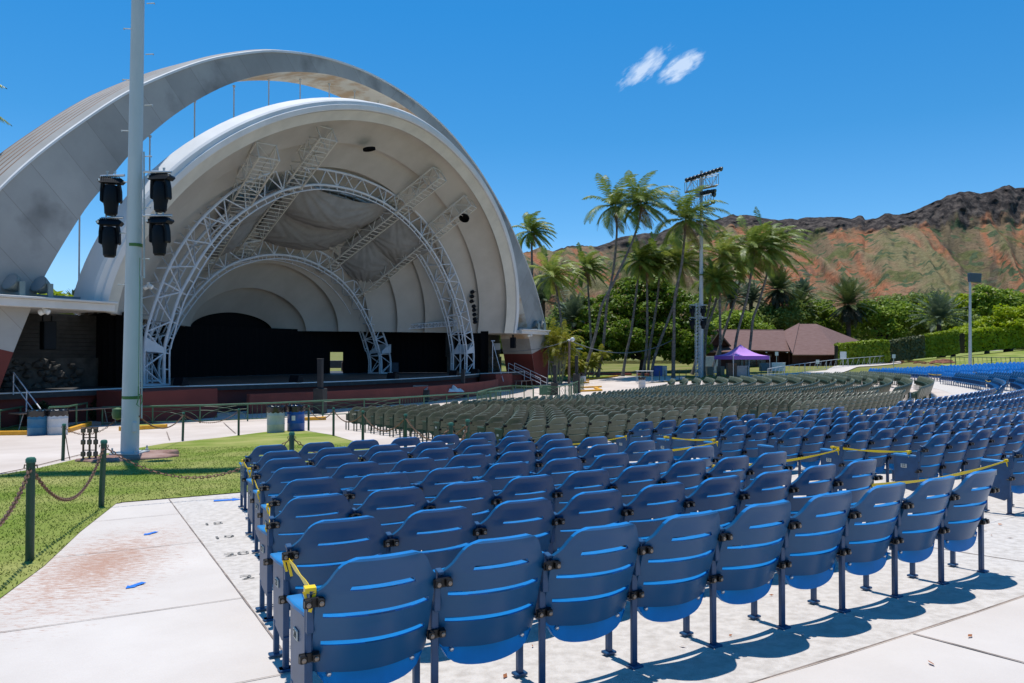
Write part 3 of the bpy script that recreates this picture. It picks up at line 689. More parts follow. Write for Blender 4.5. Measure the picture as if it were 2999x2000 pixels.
# ============================================================ the band shell
M_SHELL = mat('cream_shell_plaster', (.42, .38, .33), rough=.8, spec=.2, vscale=.35, color2=(.50, .46, .405), det=8)
M_RIM = mat('pale_rim_paint', (.60, .60, .60), rough=.7, spec=.25, vscale=.6, color2=(.69, .69, .69), det=8, stretch=(1, 1, .25))
M_CREAM = mat('cream_soffit', (.60, .565, .49), rough=.8, spec=.2, var=.07, vscale=.8)
M_ARCH = mat('weathered_arch_board', (.285, .275, .26), rough=.85, spec=.2, vscale=.22, color2=(.40, .385, .365), det=9, lo=.3, hi=.62)
M_ARCHS = mat('peeling_arch_soffit', (.52, .36, .23), rough=.9, vscale=.5, color2=(.70, .64, .55), det=9, lo=.42, hi=.56, stretch=(1, 1, 2.5))
M_ROOFT = mat('tan_batten_roof', (.34, .26, .20), rough=.85, vscale=.6, color2=(.56, .50, .44), det=8)
M_BATT = mat('white_batten_roof', (.62, .60, .585), rough=.8, var=.08, vscale=1.)
M_WING = mat('white_fascia', (.55, .53, .50), rough=.6, spec=.3, vscale=.7, color2=(.64, .62, .60), det=6)
M_STAGE = mat('stage_floor', (.035, .033, .033), rough=.7, var=.2)
M_REDW = mat('red_painted_wall', (.15, .028, .02), rough=.8, var=.1, vscale=.7)
M_DARK = mat('black_drape', (.009, .009, .010), rough=.95, spec=.05)
M_STONE = mat('lava_stone_wall', (.045, .04, .036), rough=.9, vscale=1.6, color2=(.11, .10, .085), det=6, bump=.8, bscale=3)
M_SIDING = mat('dark_siding', (.055, .05, .045), rough=.85, var=.25, vscale=2)
M_CONW = mat('bare_concrete', (.36, .34, .31), rough=.85, var=.15, vscale=.9)
M_CLOTH = mat('grey_drape_cloth', (.26, .255, .245), rough=.9, var=.1, vscale=1.2)
M_LAMPG = mat('green_grey_housing', (.22, .26, .25), rough=.4, metal=.3, var=.1)
M_LENS = mat('lamp_glass', (.25, .26, .26), rough=.15, spec=.8)
ZB = 3.64
def ring_pts(W, H, s0, k, n=72, p=1.85, base=ZB, ext=0.):
    pts = []
    for i in range(n+1):
        th = PI*(1-i/n); c, sn = math.cos(th), math.sin(th)
        t = W*math.copysign(abs(c)**(2/p), c); h = H*abs(sn)**(2/p)
        pts.append((s0+k*h, t, base+h))
    return pts
# rings measured at the shell's base: half width, crown height, foot position, lean
RINGS = [('rim', 20.65, 14.3, .0, .2), ('A', 19.0, 13.2, -.3, .2), ('B', 17.35, 12.15, -2.2, .19), ('C', 15.4, 10.85, -3.7, .18), ('D', 13.4, 9.7, -5.25, .17),
         ('E', 11.45, 8.45, -6.75, .15), ('F', 9.55, 7.0, -8.3, .13), ('G', 7.6, 4.85, -9.95, .1), ('H', 5.65, 3.1, -11.7, .05), ('I', 4.0, 1.3, -13.8, 0.)]
shell = empty('band_shell', S(-6, 0, ZB), 0, 'huge cream concert shell with stepped concentric vaults over the dark stage', 'band shell')
def loft(mb, rings, closed=False):
    n = len(rings[0]); base = len(mb.v); vs = [S(*p) for r in rings for p in r]; m = len(rings)
    fs = [(i*n+j, i*n+j+1, ((i+1) % m)*n+j+1, ((i+1) % m)*n+j) for i in range(m if closed else m-1) for j in range(n-1)]
    mb.add(vs, fs)
    if closed: # end caps
        mb.add([S(*r[0]) for r in rings], [tuple(range(m))]); mb.add([S(*r[-1]) for r in rings], [tuple(range(m))[::-1]])
# front fascia and cream soffit of the rim
mb = MB()
R0 = ring_pts(20.65, 14.3, 0, .2); R0b = ring_pts(20.9, 14.55, -.9, .2); R1 = ring_pts(19.95, 13.75, .25, .2)
loft(mb, [R0, ring_pts(20.55, 14.2, .12, .2), ring_pts(20.3, 14.02, .16, .2), ring_pts(20.26, 13.99, .26, .2), R1, ring_pts(19.9, 13.7, .22, .2), ring_pts(19.9, 13.7, -.9, .2), R0b], True)
mb.off(shell).build('rim', M_RIM, shell, smooth_=True, angle=math.radians(25))
mb = MB(); loft(mb, [ring_pts(19.88, 13.68, .1, .2), ring_pts(19.15, 13.3, -.3, .2), ring_pts(19.0, 13.2, -.34, .2), ring_pts(19.3, 13.45, -.6, .2), ring_pts(19.88, 13.9, -.5, .2)], True)
mb.off(shell).build('soffit_band', M_CREAM, shell, smooth_=True, angle=math.radians(30))
for (n0, W0, H0, s0, k0), (n1, W1, H1, s1, k1) in zip(RINGS[1:], RINGS[2:]):
    mb = MB(); o_ = .42
    f = ring_pts(W0+o_, H0+o_*.8, s0-.15, k0); c = ring_pts((W0+W1)/2+o_*.65+.12, (H0+H1)/2+o_*.6+.1, (s0+s1)/2, (k0+k1)/2); b = ring_pts(W1, H1, s1, k1)
    ob = ring_pts(W1+.16, H1+.14, s1-.02, k1); oc = ring_pts((W0+W1)/2+o_*.65+.32, (H0+H1)/2+o_*.6+.3, (s0+s1)/2, (k0+k1)/2); of = ring_pts(W0+o_+.2, H0+o_*.8+.2, s0-.15, k0)
    loft(mb, [f, c, b, ob, oc, of], True); mb.off(shell).build('vault', M_SHELL, shell, smooth_=True, angle=math.radians(14))
# outer roof: shingled bands
mb = MB(); keys = [(-.9, 20.75, 14.45, .2), (-3., 19.15, 13.2, .16), (-6, 17.1, 11.6, .10), (-8.5, 15.5, 10.4, .06), (-10, 14.5, 9.3, .04), (-13.5, 11.3, 6.4, .0), (-16.5, 7.3, 3.2, 0.), (-18.1, .2, .1, 0.)]
def kint(s):
    for a, b in zip(keys, keys[1:]):
        if s >= b[0]: t = (s-a[0])/(b[0]-a[0]); return [a[i]+(b[i]-a[i])*t for i in (1, 2, 3)]
    return list(keys[-1][1:])
prof = []; N = 17
for i in range(N):
    s_a = -.9-(17.2*i/N); s_b = -.9-(17.2*(i+1)/N); Wa, Ha, ka = kint(s_a); Wb, Hb, kb = kint(s_b)
    prof += [ring_pts(Wa, Ha, s_a, ka), ring_pts(Wb+.26, Hb+.26, s_b+.02, kb)]
loft(mb, prof); loft_in = MB()
mb.off(shell).build('roof', M_BATT, shell, smooth_=False)
# battens of darker tan running in each step
mb = MB()
for i in range(1, N):
    s_a = -.9-(17.2*i/N); Wa, Ha, ka = kint(s_a); r0 = ring_pts(Wa+.05, Ha+.05, s_a+.045, ka, 60); r1 = ring_pts(Wa+.275, Ha+.275, s_a+.05, ka, 60); r2 = ring_pts(Wa+.275, Ha+.275, s_a-.06, ka, 60)
    loft(mb, [r0, r1, r2])
o = mb.off(shell).build('batten', M_ROOFT, shell); tag(o, kind='stuff')
# vents in the vaults
for (W_, H_, s_, th) in ((16.9, 11.9, -1.0, 51), (16.9, 11.9, -1.6, 97)):
    c, sn = math.cos(math.radians(th)), math.sin(math.radians(th)); p = 1.85
    t = W_*math.copysign(abs(c)**(2/p), c); h = H_*abs(sn)**(2/p)
    nrm = (SB.to_3d()*(-c*1.0)+Vector((0, 0, -sn))+SA.to_3d()*.12).normalized()
    mb = MB(); mb.lathe(S(s_+.2*h, t, ZB+h), [(.42, 0), (.42, .14), (.36, .14), (.34, .0)], 20, nrm.to_track_quat('Z', 'Y').to_matrix())
    mb.off(shell).build('vent', M_DARK, shell)
# -------- free-standing arch
arch = empty('arch', S(-1.6, 0, ZB), 0, 'weathered grey free-standing arch rising over the shell on red legs', 'arch')
AO = [(27.3, -5.2), (27.5, -3), (27.6, -1), (27.4, .3), (26.6, 1.5), (25.6, 3.15), (24.45, 4.85), (22.95, 6.6), (21.1, 8.45), (18.95, 10.4), (16.85, 11.95), (14.6, 13.4), (12.5, 14.5), (9.7, 15.7), (6.4, 16.62), (3.2, 17.13), (0, 17.3)]
AI = [(24.9, -5.2), (24.4, -3.4), (23.7, -1.43), (23.2, -.11), (22.7, 1.2), (21.9, 2.75), (20.83, 4.59), (19.96, 5.79), (18.9, 7.26), (17.78, 8.57), (16.25, 10.1), (14.4, 11.63), (12.28, 13.06), (9.4, 14.5), (6.0, 15.6), (3., 16.15), (0, 16.3)]
def full(l): return [(-t, z) for t, z in l]+[(t, z) for t, z in l[::-1][1:]]
def refine(l):
    v = [Vector((0, a, b)) for a, b in l]; out = []
    for i in range(len(v)-1):
        p0, p1, p2, p3 = v[max(i-1, 0)], v[i], v[i+1], v[min(i+2, len(v)-1)]
        for j in range(4):
            u = j/4; q = .5*((2*p1)+(p2-p0)*u+(2*p0-5*p1+4*p2-p3)*u*u+(3*p1-p0-3*p2+p3)*u**3); out.append((q.y, q.z))
    out.append(l[-1]); return out
ao, ai = refine(full(AO)), refine(full(AI)); ADEP = 3.1
def arch_face(sv, name, m, off=0.):
    mb = MB(); loft(mb, [[(sv, t, ZB+z) for t, z in ao], [(sv, t, ZB+z) for t, z in ai]]); mb.off(arch).build(name, m, arch, recalc=False)
M_ARCHF = M_ARCH.copy(); M_ARCHF.name = 'arch_face_boards'
def seams(m):    # board joints and nail heads across the arch face, plus mildew with a shape of its own
    nt = m.node_tree; p = nt.nodes['Principled BSDF']; src = p.inputs['Base Color'].links[0].from_socket
    tcn = nt.nodes.new('ShaderNodeTexCoord'); mp = nt.nodes.new('ShaderNodeMapping'); mp.inputs['Rotation'].default_value = (0, 0, -TH); nt.links.new(tcn.outputs['Object'], mp.inputs[0])
    sx = nt.nodes.new('ShaderNodeSeparateXYZ'); nt.links.new(mp.outputs[0], sx.inputs[0])
    add = nt.nodes.new('ShaderNodeMath'); add.operation = 'MULTIPLY'; nt.links.new(sx.outputs['X'], add.inputs[0]); add.inputs[1].default_value = .9
    zz = nt.nodes.new('ShaderNodeMath'); zz.operation = 'ABSOLUTE'; nt.links.new(add.outputs[0], zz.inputs[0])
    z2 = nt.nodes.new('ShaderNodeMath'); z2.operation = 'MULTIPLY_ADD'; nt.links.new(sx.outputs['Z'], z2.inputs[0]); z2.inputs[1].default_value = -.9; nt.links.new(zz.outputs[0], z2.inputs[2])
    fr = nt.nodes.new('ShaderNodeMath'); fr.operation = 'FRACT'; d = nt.nodes.new('ShaderNodeMath'); d.operation = 'DIVIDE'; nt.links.new(z2.outputs[0], d.inputs[0]); d.inputs[1].default_value = 2.2; nt.links.new(d.outputs[0], fr.inputs[0])
    gt = nt.nodes.new('ShaderNodeMath'); gt.operation = 'LESS_THAN'; nt.links.new(fr.outputs[0], gt.inputs[0]); gt.inputs[1].default_value = .018
    fl = nt.nodes.new('ShaderNodeMath'); fl.operation = 'FLOOR'; nt.links.new(d.outputs[0], fl.inputs[0])
    wn_ = nt.nodes.new('ShaderNodeTexWhiteNoise'); wn_.noise_dimensions = '1D'; nt.links.new(fl.outputs[0], wn_.inputs['W'])
    tone = nt.nodes.new('ShaderNodeMapRange'); nt.links.new(wn_.outputs['Value'], tone.inputs[0]); tone.inputs[3].default_value = .88; tone.inputs[4].default_value = 1.08
    vm = nt.nodes.new('ShaderNodeVectorMath'); vm.operation = 'SCALE'; nt.links.new(src, vm.inputs[0]); nt.links.new(tone.outputs[0], vm.inputs['Scale'])
    vo = nt.nodes.new('ShaderNodeTexVoronoi'); vo.inputs['Scale'].default_value = 1.5; vo.inputs['Randomness'].default_value = .35; nt.links.new(mp.outputs[0], vo.inputs['Vector'])
    nail = nt.nodes.new('ShaderNodeMath'); nail.operation = 'LESS_THAN'; nt.links.new(vo.outputs['Distance'], nail.inputs[0]); nail.inputs[1].default_value = .05
    mxm = nt.nodes.new('ShaderNodeMath'); mxm.operation = 'MAXIMUM'; nt.links.new(gt.outputs[0], mxm.inputs[0]); nt.links.new(nail.outputs[0], mxm.inputs[1])
    f = nt.nodes.new('ShaderNodeMath'); f.operation = 'MULTIPLY'; nt.links.new(mxm.outputs[0], f.inputs[0]); f.inputs[1].default_value = .32
    mx = nt.nodes.new('ShaderNodeMixRGB'); nt.links.new(f.outputs[0], mx.inputs[0]); nt.links.new(vm.outputs[0], mx.inputs[1]); mx.inputs[2].default_value = (.12, .09, .07, 1)
    n = nt.nodes.new('ShaderNodeTexNoise'); n.inputs['Scale'].default_value = .32; n.inputs['Detail'].default_value = 5; nt.links.new(mp.outputs[0], n.inputs['Vector'])
    r = nt.nodes.new('ShaderNodeValToRGB'); r.color_ramp.elements[0].position = .56; r.color_ramp.elements[1].position = .72; r.color_ramp.elements[0].color = (0, 0, 0, 1); r.color_ramp.elements[1].color = (.75, .75, .75, 1); nt.links.new(n.outputs[0], r.inputs[0])
    m3 = nt.nodes.new('ShaderNodeMixRGB'); nt.links.new(r.outputs[0], m3.inputs[0]); nt.links.new(mx.outputs[0], m3.inputs[1]); m3.inputs[2].default_value = (.13, .125, .12, 1)
    nt.links.new(m3.outputs[0], p.inputs['Base Color'])
seams(M_ARCHF)
arch_face(0., 'front_face', M_ARCHF); arch_face(-ADEP, 'rear_face', M_ARCH)
mb = MB(); loft(mb, [[(0, t, ZB+z) for t, z in ai], [(-ADEP, t, ZB+z) for t, z in ai]]); mb.off(arch).build('soffit', M_ARCHS, arch, recalc=False)
mb = MB(); K = 7
K = 6
for i in range(K):
    s_a = -ADEP*i/K; s_b = -ADEP*(i+1)/K; mb.cur = 0; loft(mb, [[(s_a, t, ZB+z+.02) for t, z in ao], [(s_b+.1, t*1.006, ZB+z+.14) for t, z in ao]]); mb.cur = 1
    loft(mb, [[(s_b+.1, t*1.006, ZB+z+.14) for t, z in ao], [(s_b, t*1.007, ZB+z+.13) for t, z in ao], [(s_b-.02, t, ZB+z+.02) for t, z in ao]])
mb.off(arch).build('roof', [M_ARCH, mat('rusty_batten', (.22, .13, .085), rough=.9, var=.25, vscale=.8)], arch, recalc=False)
mb = MB(); loft(mb, [[(.06, t, ZB+z+.02) for t, z in ao], [(.06, t, ZB+z-.10) for t, z in ao], [(0.004, t, ZB+z-.10) for t, z in ao]], False); loft(mb, [[(.06, t, ZB+z+.02) for t, z in ao], [(-.06, t, ZB+z+.06) for t, z in ao]]); mb.off(arch).build('edge_flashing', M_RIM, arch, recalc=False)
# red lower part of both legs (painted band standing 8 mm proud) and the concrete inner side below the roof
for sg in (-1, 1):
    low = [(sg*abs(t), z) for t, z in ai[:len(ai)//2] if z < -.2]; red = [q for q in low if q[1] < -1.7]; grey = [q for q in low if q[1] > -2.2]
    mb = MB(); loft(mb, [[(.0, t-sg*.012, ZB+z) for t, z in red], [(-ADEP, t-sg*.012, ZB+z) for t, z in red]]); mb.off(arch).build('red_leg_side', M_REDW, arch, recalc=False)
    mb = MB(); loft(mb, [[(.0, t-sg*.006, ZB+z) for t, z in grey], [(-ADEP, t-sg*.006, ZB+z) for t, z in grey]]); mb.off(arch).build('leg_side', M_CONW, arch, recalc=False)
    t_in, z_in = red[-1]; outr = [(sg*abs(t), z) for t, z in ao[:len(ao)//2] if z < -.72]
    pts = [S(.01, t, ZB+z) for t, z in red]+[S(.01, t, ZB+z) for t, z in outr[::-1]]; mb = MB(); mb.add(pts, [tuple(range(len(pts)))]); mb.off(arch).build('red_leg_front', M_REDW, arch, recalc=False)
# -------- hangers
for x, t_, ztop, zbot in [(0, -20.4, 5.0, 2.0), (0, -16.78, 9.1, 7.2), (0, -14.1, 11.66, 8.4), (0, -11.45, 13.3, 10.4), (0, -8.83, 14.5, 12.2), (0, -6.22, 15.34, 13.5), (0, -3.55, 15.9, 14.5), (0, -1.0, 16.2, 15.2), (0, 1.6, 16.2, 15.2), (0, 4.2, 15.9, 14.8), (0, 6.8, 15.3, 13.8), (0, 9.4, 14.4, 12.9), (0, 12, 13, 11), (0, 14.6, 11.3, 9)]:
    mb = MB(); mb.tube([S(-1.1, t_, ZB+ztop), S(-1.1, t_, ZB+zbot-.8)], .038, 8); mb.lathe(S(-1.1, t_, ZB+ztop-.10), [(.08, 0), (.08, .1)], 8)
    o = mb.build('hanger_rod', M_TRUSS)
    tag(o, 'slim white steel rod between arch soffit and shell roof, %s counted from the left' % ORD[[-20.4, -16.78, -14.1, -11.45, -8.83, -6.22, -3.55, -1.0, 1.6, 4.2, 6.8, 9.4, 12, 14.6].index(t_)], 'hanger rod', 'steel hanger rods between arch and shell')
# -------- wing roofs
def wing(sg, t0, t1, label):
    root = empty('wing_roof', S(-4, sg*(t0+t1)/2, ZB), 0, label, 'roof')
    mb = MB(); ms = Matrix(((SA.x, SB.x, 0), (SA.y, SB.y, 0), (0, 0, 1)))
    mb.box(S(-4.4, sg*(t0+t1)/2, ZB+.14), (10., abs(t1-t0), .28), rot=ms); mb.off(root).build('roof_slab', M_WING, root)
    mb = MB(); mb.box(S(.72, sg*(t0+t1)/2, ZB+.15), (.24, abs(t1-t0), .34), rot=ms); mb.box(S(.80, sg*(t0+t1)/2, ZB+.37), (.42, abs(t1-t0)+.05, .10), rot=ms)
    mb.off(root).build('fascia', M_WING, root, bevel=.02)
    mb = MB(); mb.box(S(-1.2, sg*(t0+t1)/2, ZB+.46), (1.6, abs(t1-t0)-.6, .34), rot=ms); mb.off(root).build('parapet', mat('grey_box', (.2, .21, .23), rough=.7), root)
    return root
wing(-1, 19.9, 33.5, 'flat white roof on the left of the shell with a thick fascia'); wing(1, 20.2, 26.0, 'small flat white roof beside the right foot of the shell')
def floodlight(p, az, label, group, tilt=-.5, sc=1.):
    root = empty('floodlight', p, az, label, 'floodlight', group)
    mb = MB(); R = Matrix.Rotation(PI/2+tilt, 3, 'X'); mb.lathe((0, 0, .42*sc), [(.16*sc, -.22*sc), (.24*sc, -.12*sc), (.30*sc, .1*sc), (.31*sc, .16*sc)], 14, R); mb.build('housing', M_LAMPG, root, smooth_=True)
    mb = MB(); mb.lathe(R@Vector((0, 0, .162*sc))+Vector((0, 0, .42*sc)), [(.28*sc, 0), (.28*sc, .01)], 14, R); mb.build('lens', M_LENS, root)
    mb = MB(); mb.box((-.36*sc, 0, .25*sc), (.05*sc, .2*sc, .5*sc)); mb.box((.36*sc, 0, .25*sc), (.05*sc, .2*sc, .5*sc)); mb.box((0, 0, .03), (.78*sc, .26*sc, .06)); mb.build('bracket', M_LAMPG, root)
for i, (t_, lb) in enumerate(((-24.05, 'grey floodlight on the left wing roof at the photo edge'), (-22.9, 'grey floodlight on the left wing roof beside the arch leg'))):
    floodlight(S(.3, t_, ZB+.40), TH+PI/2+PI+.2, lb, 'floodlights on the wing roofs', sc=1.25)
for i, (t_, lb) in enumerate(((24.2, 'left of the two silver floodlights on the small right wing roof'), (25.5, 'right one of the two silver floodlights on the small right wing roof'))):
    floodlight(S(.3, t_, ZB+.40), TH+PI/2+PI-.5, lb, 'floodlights on the wing roofs', sc=1.3)
# -------- stage
mb = MB(); front = [(-1.15, -24.5), (-1.15, -16.6)]+[(1.9-(t*t)/85., t) for t in np.linspace(-16, 16, 25)]+[(-1.15, 16.6), (-1.15, 24.5)]
back = [(-19, 24.5), (-19, -24.5)]
poly = [S(s, t, .04) for s, t in front+back]
def slab(name, outline, z0, z1, m):
    mb = MB(); n = len(outline); a = [Vector((p.x, p.y, z1)) for p in outline]; b = [Vector((p.x, p.y, z0)) for p in outline]
    mb.add(a+b, [tuple(range(n)), tuple(range(2*n-1, n-1, -1))]+[(i, n+i, n+(i+1) % n, (i+1) % n) for i in range(n)]); return mb
stage = empty('stage', S(-6, 0, -1.46), 0, 'raised dark stage with a white edge line and red curved front wall', 'stage')
slab('f', poly, -.25, .04, 0).off(stage).build('stage_floor', M_STAGE, stage)
mb = MB()
for (s0, t0), (s1, t1) in zip(front, front[1:]):
    a, b = S(s0+.03, t0, .045), S(s1+.03, t1, .045); d = Vector((0, 0, .055)); c = SA.to_3d()*-.16
    mb.add([a, b, b+d*-1, a-d], [(0, 1, 2, 3)]); mb.add([a, b, b+c, a+c], [(3, 2, 1, 0)])
mb.off(stage).build('white_edge', M_WHITE, stage, recalc=False)
fr2 = [(s-.25, t) for s, t in front]; mb = MB()
for (s0, t0), (s1, t1) in zip(fr2, fr2[1:]): mb.add([S(s0, t0, -1.6), S(s1, t1, -1.6), S(s1, t1, -.0), S(s0, t0, -.0)], [(0, 1, 2, 3)])
mb.off(stage).build('front_wall', M_REDW, stage, recalc=False)
# orchestra pit wall in front of the stage
pw = [(4.2-(t*t)/75., t) for t in np.linspace(-13.0, 15.5, 22)]; mb = MB()
for (s0, t0), (s1, t1) in zip(pw, pw[1:]):
    for z0, z1, o0, o1 in ((-1.6, -.42, 0, 0), (-.42, -.42, 0, -.22), (-.42, -1.6, -.22, -.22)): mb.add([S(s0+o0, t0, z0), S(s1+o0, t1, z0), S(s1+o1, t1, z1), S(s0+o1, t0, z1)], [(0, 1, 2, 3)])
for (s0, t0) in (pw[0], pw[-1]): mb.add([S(s0, t0, -1.6), S(s0-.22, t0, -1.6), S(s0-.22, t0, -.42), S(s0, t0, -.42)], [(0, 1, 2, 3)])
o = mb.build('pit_wall', mat('red_pit_wall', (.22, .05, .034), rough=.85, var=.12, vscale=.8)); tag(o, 'long curved red wall standing in front of the stage', 'wall')
# planter walls at the sides, doors
for (s0, t0, t1, s_1, lb) in ((2.2, -19.6, -15.3, -.95, 'red boxed planter wall in front of the left truss foot'), (.7, 15.6, 18.6, -.95, 'red boxed wall in front of the right truss foot')):
    mb = MB(); ms = Matrix(((SA.x, SB.x, 0), (SA.y, SB.y, 0), (0, 0, 1))); mb.box(S((s0+s_1)/2, (t0+t1)/2, -.75), (s0-s_1, t1-t0, 1.5), rot=ms)
    o = mb.build('planter_wall', M_REDW, bevel=.02); tag(o, lb, 'wall', 'red boxed walls beside the stage')
# dark drape round the back, side walls
mb = MB(); dr = [(-1.2-19.5*math.sin(PI*i/40)**.8*(.62 if False else .60), 17.6*math.cos(PI*i/40)) for i in range(41)]
mb = MB()
for (s0, t0), (s1, t1) in zip(dr, dr[1:]):
    for k in range(4):
        f0, f1 = k/4, (k+1)/4; w0 = .12*math.sin(k*PI/2)
        a = S(s0+(s1-s0)*f0, t0+(t1-t0)*f0, .05); b = S(s0+(s1-s0)*f1, t0+(t1-t0)*f1, .05); n_ = Vector((b.y-a.y, a.x-b.x, 0)).normalized()*(.10 if k % 2 else 0.); n2 = Vector((b.y-a.y, a.x-b.x, 0)).normalized()*(.10 if (k+1) % 2 else 0.)
        q = px_of((a.x+b.x)/2, (a.y+b.y)/2, .8); lo_ = 1.85 if q and 970 < q[0] < 1000 and a.y > 50 else 0.   # the open stage door
        mb.add([a+n_+Vector((0, 0, lo_)), b+n2+Vector((0, 0, lo_)), b+n2+Vector((0, 0, 3.75)), a+n_+Vector((0, 0, 3.75))], [(0, 1, 2, 3)])
o = mb.build('stage_drape', M_DARK, recalc=False); tag(o, 'black pleated drape hanging round the back of the stage', 'drape')
# black backdrop filling the innermost arch of the shell
mb = MB(); r_ = ring_pts(4.9, 2.1, -14.15, 0, 24); vs = [S(*p) for p in r_]; mb.add(vs+[p-SA.to_3d()*.1 for p in vs], [tuple(range(25)), tuple(range(49, 24, -1))]+[(i, i+25, i+26, i+1) for i in range(24)])
I = RINGS[-1]
o = mb.build('backdrop', M_DARK); tag(o, 'black backdrop closing the innermost vault of the shell', 'backdrop')
def sidewall(sg, lab):
    root = empty('side_wall', S(-5, sg*21, -1.46), 0, lab, 'wall', 'dark walls beside the stage')
    mb = MB()
    for i in range(11):
        z0 = 1.5+i*.2; mb.box(S(-4.6, sg*20.9, z0+.1), (.12, 9.6, .185), rot=Matrix(((SA.x, SB.x, 0), (SA.y, SB.y, 0), (0, 0, 1)))@Matrix.Rotation(.08, 3, 'Y'))
    mb.box(S(-4.75, sg*20.9, 2.6), (.1, 9.6, 2.2), rot=Matrix(((SA.x, SB.x, 0), (SA.y, SB.y, 0), (0, 0, 1)))); mb.off(root).build('siding', M_SIDING, root)
    mb = MB(); rng = random.Random(3)
    mb.box(S(-4.5, sg*20.9, .05), (.3, 9.6, 2.9), rot=Matrix(((SA.x, SB.x, 0), (SA.y, SB.y, 0), (0, 0, 1))))
    for i in range(110):
        t = sg*(18.3+rng.random()*6.8); z = -.6+rng.random()*2.; r = rng.uniform(.18, .34); bm = bmesh.new(); bmesh.ops.create_icosphere(bm, subdivisions=1, radius=r)
        c = S(-4.32, t, z); mb.add([c+Vector((v.co.x, v.co.y, v.co.z*.75))*rng.uniform(.8, 1.1) for v in bm.verts], [tuple(v.index for v in f.verts) for f in bm.faces]); bm.free()
    mb.off(root).build('stone_base', M_STONE, root, recalc=False); return root
sidewall(-1, 'dark lava stone and board wall under the left wing roof'); sidewall(1, 'dark board wall under the right wing roof')
# grey draped cloths under the vaults between the trusses
def cloth(name, corners, sag, label, seed, nx=40, ny=30):
    a, b, c, d_ = [S(*q) for q in corners]; V = []
    for j in range(ny+1):
        for i in range(nx+1):
            u, v = i/nx, j/ny; p = (a*(1-u)+b*u)*(1-v)+(d_*(1-u)+c*u)*v
            eu, ev = math.sin(PI*u), math.sin(PI*v); s_ = sag*(.55*eu+.25*ev+.55*eu*ev)
            cu, cv = (0 if u < .5 else 1), (0 if v < .5 else 1); ang = math.atan2(abs(v-cv), abs(u-cu)); rr = math.hypot(u-cu, v-cv)
            p.z -= s_+.085*math.sin(ang*19+seed+cu*2+cv)*min(1, rr*5)*(1-min(1, rr*1.25))+.03*math.sin(ang*43+seed)*min(1, rr*4); V.append(p)
    F = [(j*(nx+1)+i, j*(nx+1)+i+1, (j+1)*(nx+1)+i+1, (j+1)*(nx+1)+i) for j in range(ny) for i in range(nx)]
    mb = MB(); mb.add(V, F); o = mb.build(name, M_CLOTH, smooth_=True, recalc=False, angle=1.5); tag(o, label, 'cloth', 'grey cloths hung between the roof trusses'); return o
CL = [((-2.3, -5.3, 13.1), (-2.3, 5.0, 13.2), (-5.2, 4.6, 11.5), (-5.2, -4.6, 11.4)), ((-5.15, -4.7, 11.4), (-5.15, 4.7, 11.5), (-8.0, 4.3, 9.9), (-8.0, -3.9, 9.9)),
      ((-2.3, 5.2, 13.1), (-2.3, 10.6, 10.6), (-5.2, 9.6, 9.0), (-5.2, 4.8, 11.4)), ((-5.15, 4.9, 11.4), (-5.15, 9.7, 9.0), (-8.0, 8.4, 7.4), (-8.0, 4.5, 9.7)), ((-2.3, -10.6, 10.6), (-2.3, -5.5, 13.0), (-5.2, -4.9, 11.4), (-5.2, -9.4, 9.2)), ((-5.15, -9.4, 9.2), (-5.15, -5.0, 11.4), (-8.0, -4.3, 9.8), (-8.0, -7.6, 7.8))]
LBS = ['grey draped cloth in the middle bay nearest the front truss arch', 'grey draped cloth in the middle bay nearest the rear truss arch', 'grey cloth in the right bay next to the front truss arch', 'grey cloth in the right bay sagging above the rear truss', 'grey cloth in the left bay beside the front truss arch', 'grey cloth in the left bay above the rear truss arch']
for i, (c, l) in enumerate(zip(CL, LBS)): cloth('draped_cloth', c, 1.0 if i == 0 else .6, l, i*3+1)
